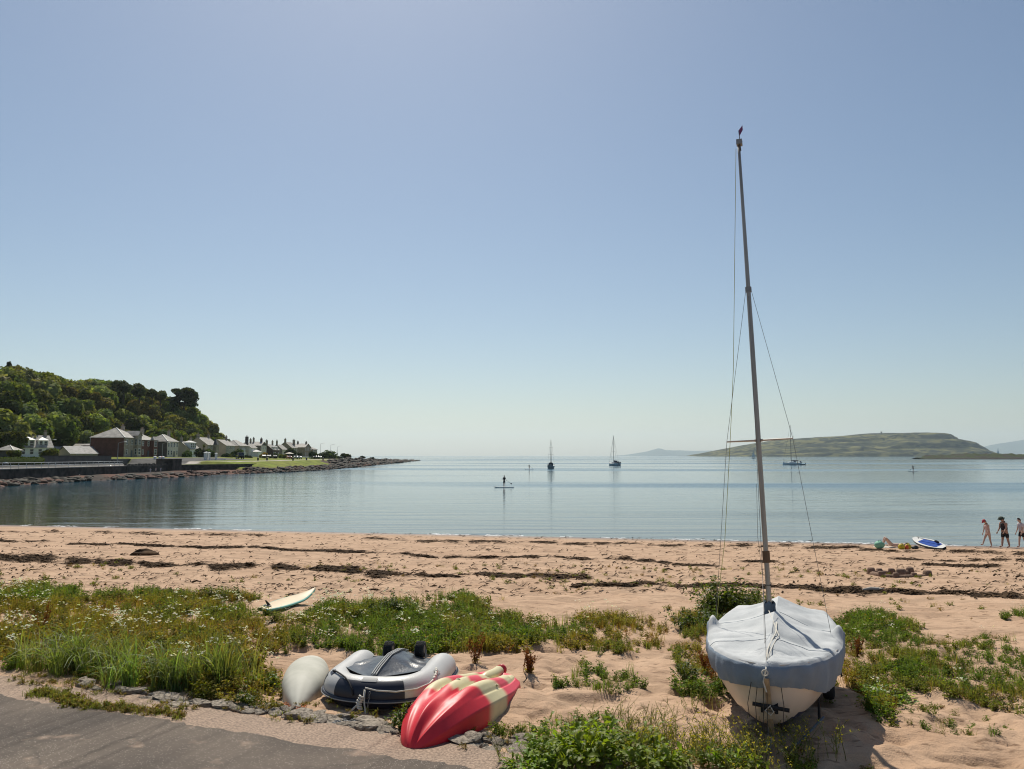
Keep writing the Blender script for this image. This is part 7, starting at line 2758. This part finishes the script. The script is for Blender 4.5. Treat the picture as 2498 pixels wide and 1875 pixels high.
hm_.obj('hand', SKIN, sbp, True)


def bag(name, lab, px, py, colr, sx, sy, sz, seed, cat='bag'):
    q = Zp(px, py, .15)
    q.z = gz(q.x, q.y)
    m_ = mat('bag_' + name, colr, .7, var=.12, scale=6)
    v, f = lump(seed, 16, 10, .30)
    b_ = thing(name, lab, cat, q)
    MB().add([(a * sx, b * sy, max(c * sz + sz * .8, 0)) for a, b, c in v], f).obj('sack', m_, b_, True)
    MB().tube([(-sx * .4, -.02, sz * 1.45), (-sx * .2, -.04, sz * 1.95), (sx * .2, -.04, sz * 1.95), (sx * .4, -.02, sz * 1.45)], .016, 6).obj('strap', m_, b_)
    return b_


bag('beach_bag', 'mint green bag beside the sunbather feet', 2146, 1343, (.20, .46, .32), .26, .2, .22, 61)
bag('yellow_bag', 'yellow and black striped bag by the sunbather head', 2200, 1345, (.55, .45, .03), .16, .14, .15, 62)
bag('yellow_bag', 'bright yellow bag nearest to the paddleboard', 2216, 1343, (.60, .47, .02), .15, .13, .15, 63)
o = bag('orange_bag', 'orange-red bag in front of the yellow ones', 2212, 1345, (.60, .10, .03), .12, .10, .11, 64)
bag('dark_bag', 'black bag lying by the tail of the paddleboard', 2233, 1343, (.02, .025, .025), .20, .14, .09, 65)
# paddleboard propped on the sand
BW_ = mat('board_white', (.58, .58, .56), .6, var=.04, spec=.25)
BB_ = mat('board_blue_deck', (.04, .09, .34), .9, var=.1, spec=.1)
BK_ = mat('board_dark_side', (.035, .06, .075), .5, var=.1)


def board(name, lab, loc, rot, L_, Wd, deck, side, group=None, pad=True):
    b_ = thing(name, lab, 'paddleboard', loc, 0, group)
    b_.rotation_euler = rot
    tp, bt = [], []
    for f in np.linspace(0, 1, 26):
        w_ = Wd / 2 * max(.06, math.sin(math.pi * (f * .96 + .02)) ** .5)
        zr = .10 * max(0, f - .75) ** 2 * 10
        y_ = (f - .5) * L_
        tp.append([(w_ * u, y_, zr + .12 - .008 * u * u) for u in np.linspace(-.96, .96, 9)])
        bt.append([(w_ * .96, y_, zr + .112), (w_, y_, zr + .06), (w_ * .94, y_, zr), (0, y_, zr - .002), (-w_ * .94, y_, zr), (-w_, y_, zr + .06), (-w_ * .96, y_, zr + .112)])
    MB().loft(tp, False).obj('deck', deck, b_, True)
    MB().loft(bt, False).obj('side', side, b_, True)
    if pad:
        MB().loft([[(Wd * .36 * u * (1 - .25 * abs(f) ** 3), f * L_ * .30 - .1, .127) for u in np.linspace(-1, 1, 7)] for f in np.linspace(-1, 1, 9)], False).obj('deck_pad', BB_, b_)
    return b_


bq = Zp(2268, 1341, .1)
bq.z = gz(bq.x, bq.y)
board('paddleboard', 'white paddleboard with a blue deck pad propped on the beach', bq + Vector((0, 0, .19)), (math.radians(5), math.radians(-21), math.radians(6)), 2.45, .72, BW_, BK_)
PADM = mat('paddle_black', (.02, .02, .022), .5)


def paddle(lab, p0, p1, group=None):
    o = thing('paddle', lab, 'paddle', p0, 0, group)
    d = (Vector(p1) - Vector(p0))
    MB().tube([(0, 0, 0), d * .8], .016, 6).obj('shaft', PADM, o)
    dn = d.normalized()
    sdv = dn.cross(Vector((0, 1, .2))).normalized()
    th_ = dn.cross(sdv).normalized() * .012
    rg = []
    for f, w_ in ((.78, .02), (.83, .07), (.92, .10), (1.0, .075), (1.02, .02)):
        c_ = d * f
        rg.append([c_ + sdv * w_ + th_ * .2, c_ + th_, c_ - sdv * w_ + th_ * .2, c_ - th_])
    MB().loft(rg, True, cap0=True, cap1=True).obj('blade', PADM, o)
    MB().tube([-sdv * .06, sdv * .06], .016, 6).obj('grip', PADM, o)
    return o


pq = bq + Vector((-.25, -.25, .33))
paddle('black paddle lying on the blue-decked board', pq + Vector((.02, .95, .16)), pq + Vector((.38, -.45, .06)))

# paddleboarders out on the water
GP = 'paddleboards out on the water'


def paddler(px, py, lab_p, lab_b, lab_d, rz, top, bottom, H_=1.75, side=1, brz=1.57, skin=SKINT, pd=True, nod=.2):
    q = Zp(px, py, .0)
    board('paddleboard', lab_b, q + Vector((0, 0, -.03)), (0, 0, brz), 3.1, .8, BW_, BW_, GP, False)
    person(lab_p, q + Vector((0, 0, .10)), H_, rz, ((.10, .15), (-.06, .08)), ((.35, .30, .5), (.55, .18, .6)), .08, nod, skin, top + bottom, group='paddleboarders standing on the water')
    if pd:
        paddle(lab_d, q + Vector((side * .32, -.25, 1.15)), q + Vector((side * 1.18, -.35, .55)), 'paddles of the paddleboarders')


paddler(1230, 1188.5, 'paddleboarder in dark clothes nearest to the beach', 'paddleboard under the nearest paddleboarder', 'paddle held out by the nearest paddleboarder', math.pi, (('shirt', 'top', CL['black'], .2),), (('shorts', 'shorts', CL['black'], .36),))
paddler(1291, 1145.5, 'distant paddleboarder near the first moored yacht', 'paddleboard of the distant paddleboarder by the yacht', 'paddle of the distant paddleboarder by the yacht', math.pi + .5, (('shirt', 'top', CL['navy'], .2),), (('shorts', 'shorts', CL['navy'], .2),))
paddler(2228, 1149.5, 'dark-clad paddleboarder far out at the right, below the island', 'long white paddleboard far out at the right', 'paddle of the paddleboarder far out at the right', -1.4, (('shirt', 'top', CL['black'], .5),), (('wetsuit', 'shorts', CL['black'], .4),), 1.85, -1, 1.52)

# a few people sitting on the rocks far left
for k, (px, py, d, cl, lab) in enumerate(((367, 1148, 196, 'white', 'figure in white sitting on the far rocks, leftmost of the group'), (380, 1147, 197, 'pink', 'figure in pink standing among the far rocks'), (392, 1146, 198, 'white', 'figure in white standing at the right of the group on the far rocks'))):
    q = Pp(px, py, d)
    person(lab, Vector((q.x, d, q.z - .9)), 1.6, k * 1.3, wear=(('shirt', 'top', CL[cl], .25), ('shorts', 'shorts', CL['navy' if k == 1 else 'white'], .3)), group='people on the far rocks')

# ------------------------------------------------------------------ yachts at their moorings and two far sails
YW = mat('yacht_white', (.85, .85, .83), .6, var=.04, spec=.3)
YD = mat('yacht_dark_hull', (.22, .26, .27), .4, var=.08)
YG = mat('yacht_grey_hull', (.50, .53, .53), .4, var=.05)
YC = mat('sail_cover', (.025, .035, .06), .8)
YM = mat('yacht_mast', (.13, .13, .125), .45, .5)


def yacht(lab, px, py, rz, L_, B_, mastpy, hull, clutter=True, far=None, dinghy=False):
    q = Zp(px, py, 0)
    y_ = thing('sailing_yacht', lab, 'yacht', (q.x, q.y, 0), rz, 'yachts moored in the bay')
    Hm = Pp(px, mastpy, q.y).z
    rings = []
    for f in np.linspace(0, 1, 20):                  # f=0 stern, 1 bow (local +Y)
        w_ = B_ / 2 * (np.interp(f, [0, .15, .45, .75, .92, 1], [.72, .88, 1, .78, .34, .03]))
        sheer = 1.05 + .25 * (2 * f - .8) ** 2
        rings.append([(w_ * u, (f - .45) * L_ + (0.0 if v else .25 * (f - .5)), zz_) for u, zz_, v in ((1, sheer, 1), (.98, sheer * .6, 1), (.84, .08, 0), (.55, -.3, 0), (0, -.45, 0), (-.55, -.3, 0), (-.84, .08, 0), (-.98, sheer * .6, 1), (-1, sheer, 1))])
    MB().loft(rings, False).add(rings[0], [tuple(range(9))]).obj('hull', hull, y_, True)
    MB().loft([[rings[i][0], (0, rings[i][0][1], rings[i][0][2] + .07), rings[i][-1]] for i in range(20)], False).obj('deck', YW, y_, True)
    cb = []
    for f, hh_ in ((.30, .25), (.36, .60), (.55, .58), (.68, .30), (.74, .05)):
        w_ = B_ * .30 * (1 if f < .6 else .75)
        z_ = 1.12
        cb.append([(w_, (f - .45) * L_, z_), (w_ * .85, (f - .45) * L_, z_ + hh_), (-w_ * .85, (f - .45) * L_, z_ + hh_), (-w_, (f - .45) * L_, z_)])
    cbo = MB().loft(cb, False, cap0=True, cap1=True).obj('cabin', YW, y_)
    for sx in (-1, 1):
        for a in (.40, .48, .56):
            MB().box(sx * B_ * .275 - .03, sx * B_ * .275 + .03, (a - .45) * L_ - .22, (a - .45) * L_ + .22, 1.36, 1.52).obj('window', GLASS, cbo)
    my = .08 * L_
    MB().tube([(0, my, 1.2), (0, my, Hm)], [.12, .075], 8).obj('mast', YM, y_)
    MB().tube([(0, my - .1, 2.25), (0, my - .42 * L_, 2.2)], .07, 7).obj('boom', YM, y_)
    MB().tube([(0, my - .15, 2.42), (0, my - .2 * L_, 2.40), (0, my - .38 * L_, 2.36)], [.22, .18, .1], 8).obj('sail_cover', YC, y_)
    for zf in (.42, .70):
        MB().tube([(-B_ * .30, my, 1.2 + (Hm - 1.2) * zf), (B_ * .30, my, 1.2 + (Hm - 1.2) * zf)], .035, 5).obj('spreader', YM, y_)
    rg_ = MB()
    for sx in (-1, 1):
        rg_.tube([(sx * B_ * .46, my, 1.2), (sx * B_ * .30, my, 1.2 + (Hm - 1.2) * .42), (0, my, Hm - .3)], .028, 4)
    rg_.tube([(0, (.53) * L_, 1.4), (0, my, Hm - .4)], .045, 4).tube([(0, -.44 * L_, 1.3), (0, my, Hm - .1)], .028, 4)
    rg_.obj('rigging', YM, y_)
    st_ = MB()
    for f in (0, .15, .3, .6, .8, .97):
        w_ = float(np.interp(f, [0, .15, .45, .75, .92, 1], [.72, .88, 1, .78, .34, .06])) * B_ / 2
        for sx in (-1, 1):
            st_.tube([(sx * w_, (f - .45) * L_, 1.2), (sx * w_, (f - .45) * L_, 1.85)], .025, 4)
    st_.obj('guard_rails', YM, y_)
    MB().loft([[(B_ * .30 * u, -.16 * L_ + k_, 1.6 + zz_) for u, zz_ in ((-1, 0), (-.9, .6), (0, .8), (.9, .6), (1, 0))] for k_ in (0, .9)], False, cap0=True, cap1=True).obj('spray_hood', YC, y_)
    if clutter:
        c_ = MB()
        for k in range(5):
            c_.box(-B_ * .34 + k * B_ * .15, -B_ * .34 + k * B_ * .15 + .3, -.44 * L_, -.40 * L_, 1.1, 1.6 + .5 * ((k * 7) % 3) / 2)
        c_.obj('stern_gear', YC, y_)
        MB().box(-.18, .18, -.47 * L_ - .2, -.45 * L_, .5, 1.7).obj('outboard', YD, y_)
    return y_


yacht('small yacht with a dark hull seen from behind, leftmost of the moored yachts', 1344, 1142.5, math.radians(-6), 8.2, 2.9, 1072, YD)
yacht('grey-hulled yacht near the middle of the bay with a tall mast', 1499, 1135, math.radians(24), 9.5, 3.3, 1062, YG)
yacht('white yacht side-on behind the dinghy mast, tender at its stern', 1934, 1133, math.radians(80), 9.6, 3.2, 1036, YW)
q = Zp(1957, 1133.6, 0)
td = thing('tender', 'small dark tender with an outboard tied behind the white yacht', 'dinghy', (q.x + .3, q.y, 0), 1.2)
MB().loft([[(w_ * u, (f - .5) * 2.6, z_) for u, z_ in ((1, .5), (1.05, .25), (.6, 0), (-.6, 0), (-1.05, .25), (-1, .5))] for f, w_ in ((0, .6), (.4, .68), (.75, .5), (1, .12))], False, cap0=True, cap1=True).obj('hull', YD, td, True)
MB().box(-.15, .15, -1.6, -1.3, .2, 1.1).obj('outboard', YC, td)
MB().box(-.5, .5, -.2, .1, .42, .52).obj('thwart', YW, td)
SAIL = mat('sail_cloth', (.74, .74, .72), .8, var=.03)
for px, d, mpy, wpy, lab in ((1836, 1500, 1098.5, 1113.0, 'far white sail under the left end of the island'), (2431, 1500, 1092.5, 1112, 'far white sail behind the low islet at right')):
    x_ = (px - 1249) / FPX * d
    Hm = Pp(px, mpy, d).z
    f_ = thing('sailing_boat', lab, 'sailing boat', (x_, d, 0), .3, 'far boats under sail')
    MB().loft([[(y2, w_ * u, z_) for u, z_ in ((1, 1.1), (.8, .1), (0, -.3), (-.8, .1), (-1, 1.1))] for y2, w_ in ((-4.2, .8), (0, 1.4), (3.0, .9), (4.6, .06))], False, cap0=True).obj('hull', YD, f_, True)
    MB().tube([(0, 0, 1), (0, 0, Hm)], .1, 6).obj('mast', YM, f_)
    MB().loft([[(-.15, 0, z_), (-.15 - c_ * .5, .25 * (c_ / 3.6), z_), (-.15 - c_, .1, z_)] for z_, c_ in ((1.9, 3.6), (Hm * .45, 2.5), (Hm * .75, 1.2), (Hm - .3, .1))] , False).obj('mainsail', SAIL, f_)
    MB().loft([[(.3 + (1 - t_) * 3.6, 0, 1.4 + (Hm * .85 - 1.4) * t_), (.3 + (1 - t_) * 1.7, .3 * (1 - t_), 1.6 + (Hm * .85 - 1.6) * t_), (.2, 0, 1.8 + (Hm * .85 - 1.8) * t_)] for t_ in (0, .35, .7, 1)], False).obj('jib', SAIL, f_)

# ------------------------------------------------------------------ sandcastle
WSAND = mat('damp_sand', (.20, .125, .085), .95, var=.2, scale=8, bump=.8, bscale=30)
sc = G(2190, 1404)
cs_ = thing('sandcastle', 'ring of small bucket-shaped sand towers joined by low walls', 'sandcastle', sc)
k = 0
for x_, y_, s_ in ((-.62, .55, 1.0), (-.32, .62, .8), (-.60, -.10, .85), (.02, .50, .9), (.10, .02, 1.15), (.42, .52, .8), (.72, .62, 1.0), (.86, -.25, 1.1), (.36, -.35, .8), (-.25, -.38, .8)):
    v = []
    for t_, r_ in ((-.05, .15), (.08, .13), (.16, .115), (.19, .09), (.195, .01)):
        v.append([(x_ + math.cos(a) * r_ * s_ * (1 + .12 * math.sin(a * 3 + k)), y_ + math.sin(a) * r_ * s_, t_ * s_) for a in np.linspace(0, TAU, 14, endpoint=False)])
    MB().loft(v, True, cap1=True).obj('tower', WSAND, cs_, True)
    k += 1
mbw = MB()
rw = [(-.62, .55), (-.32, .62), (.02, .52), (.42, .55), (.72, .60)], [(-.64, .5), (-.62, -.1), (-.25, -.40), (.36, -.38), (.86, -.26)]
for pl in rw:
    mbw.tube([(a, b, .0) for a, b in pl], [.09, .10, .08, .10, .09], 9)
mbw.obj('rampart', WSAND, cs_, True)
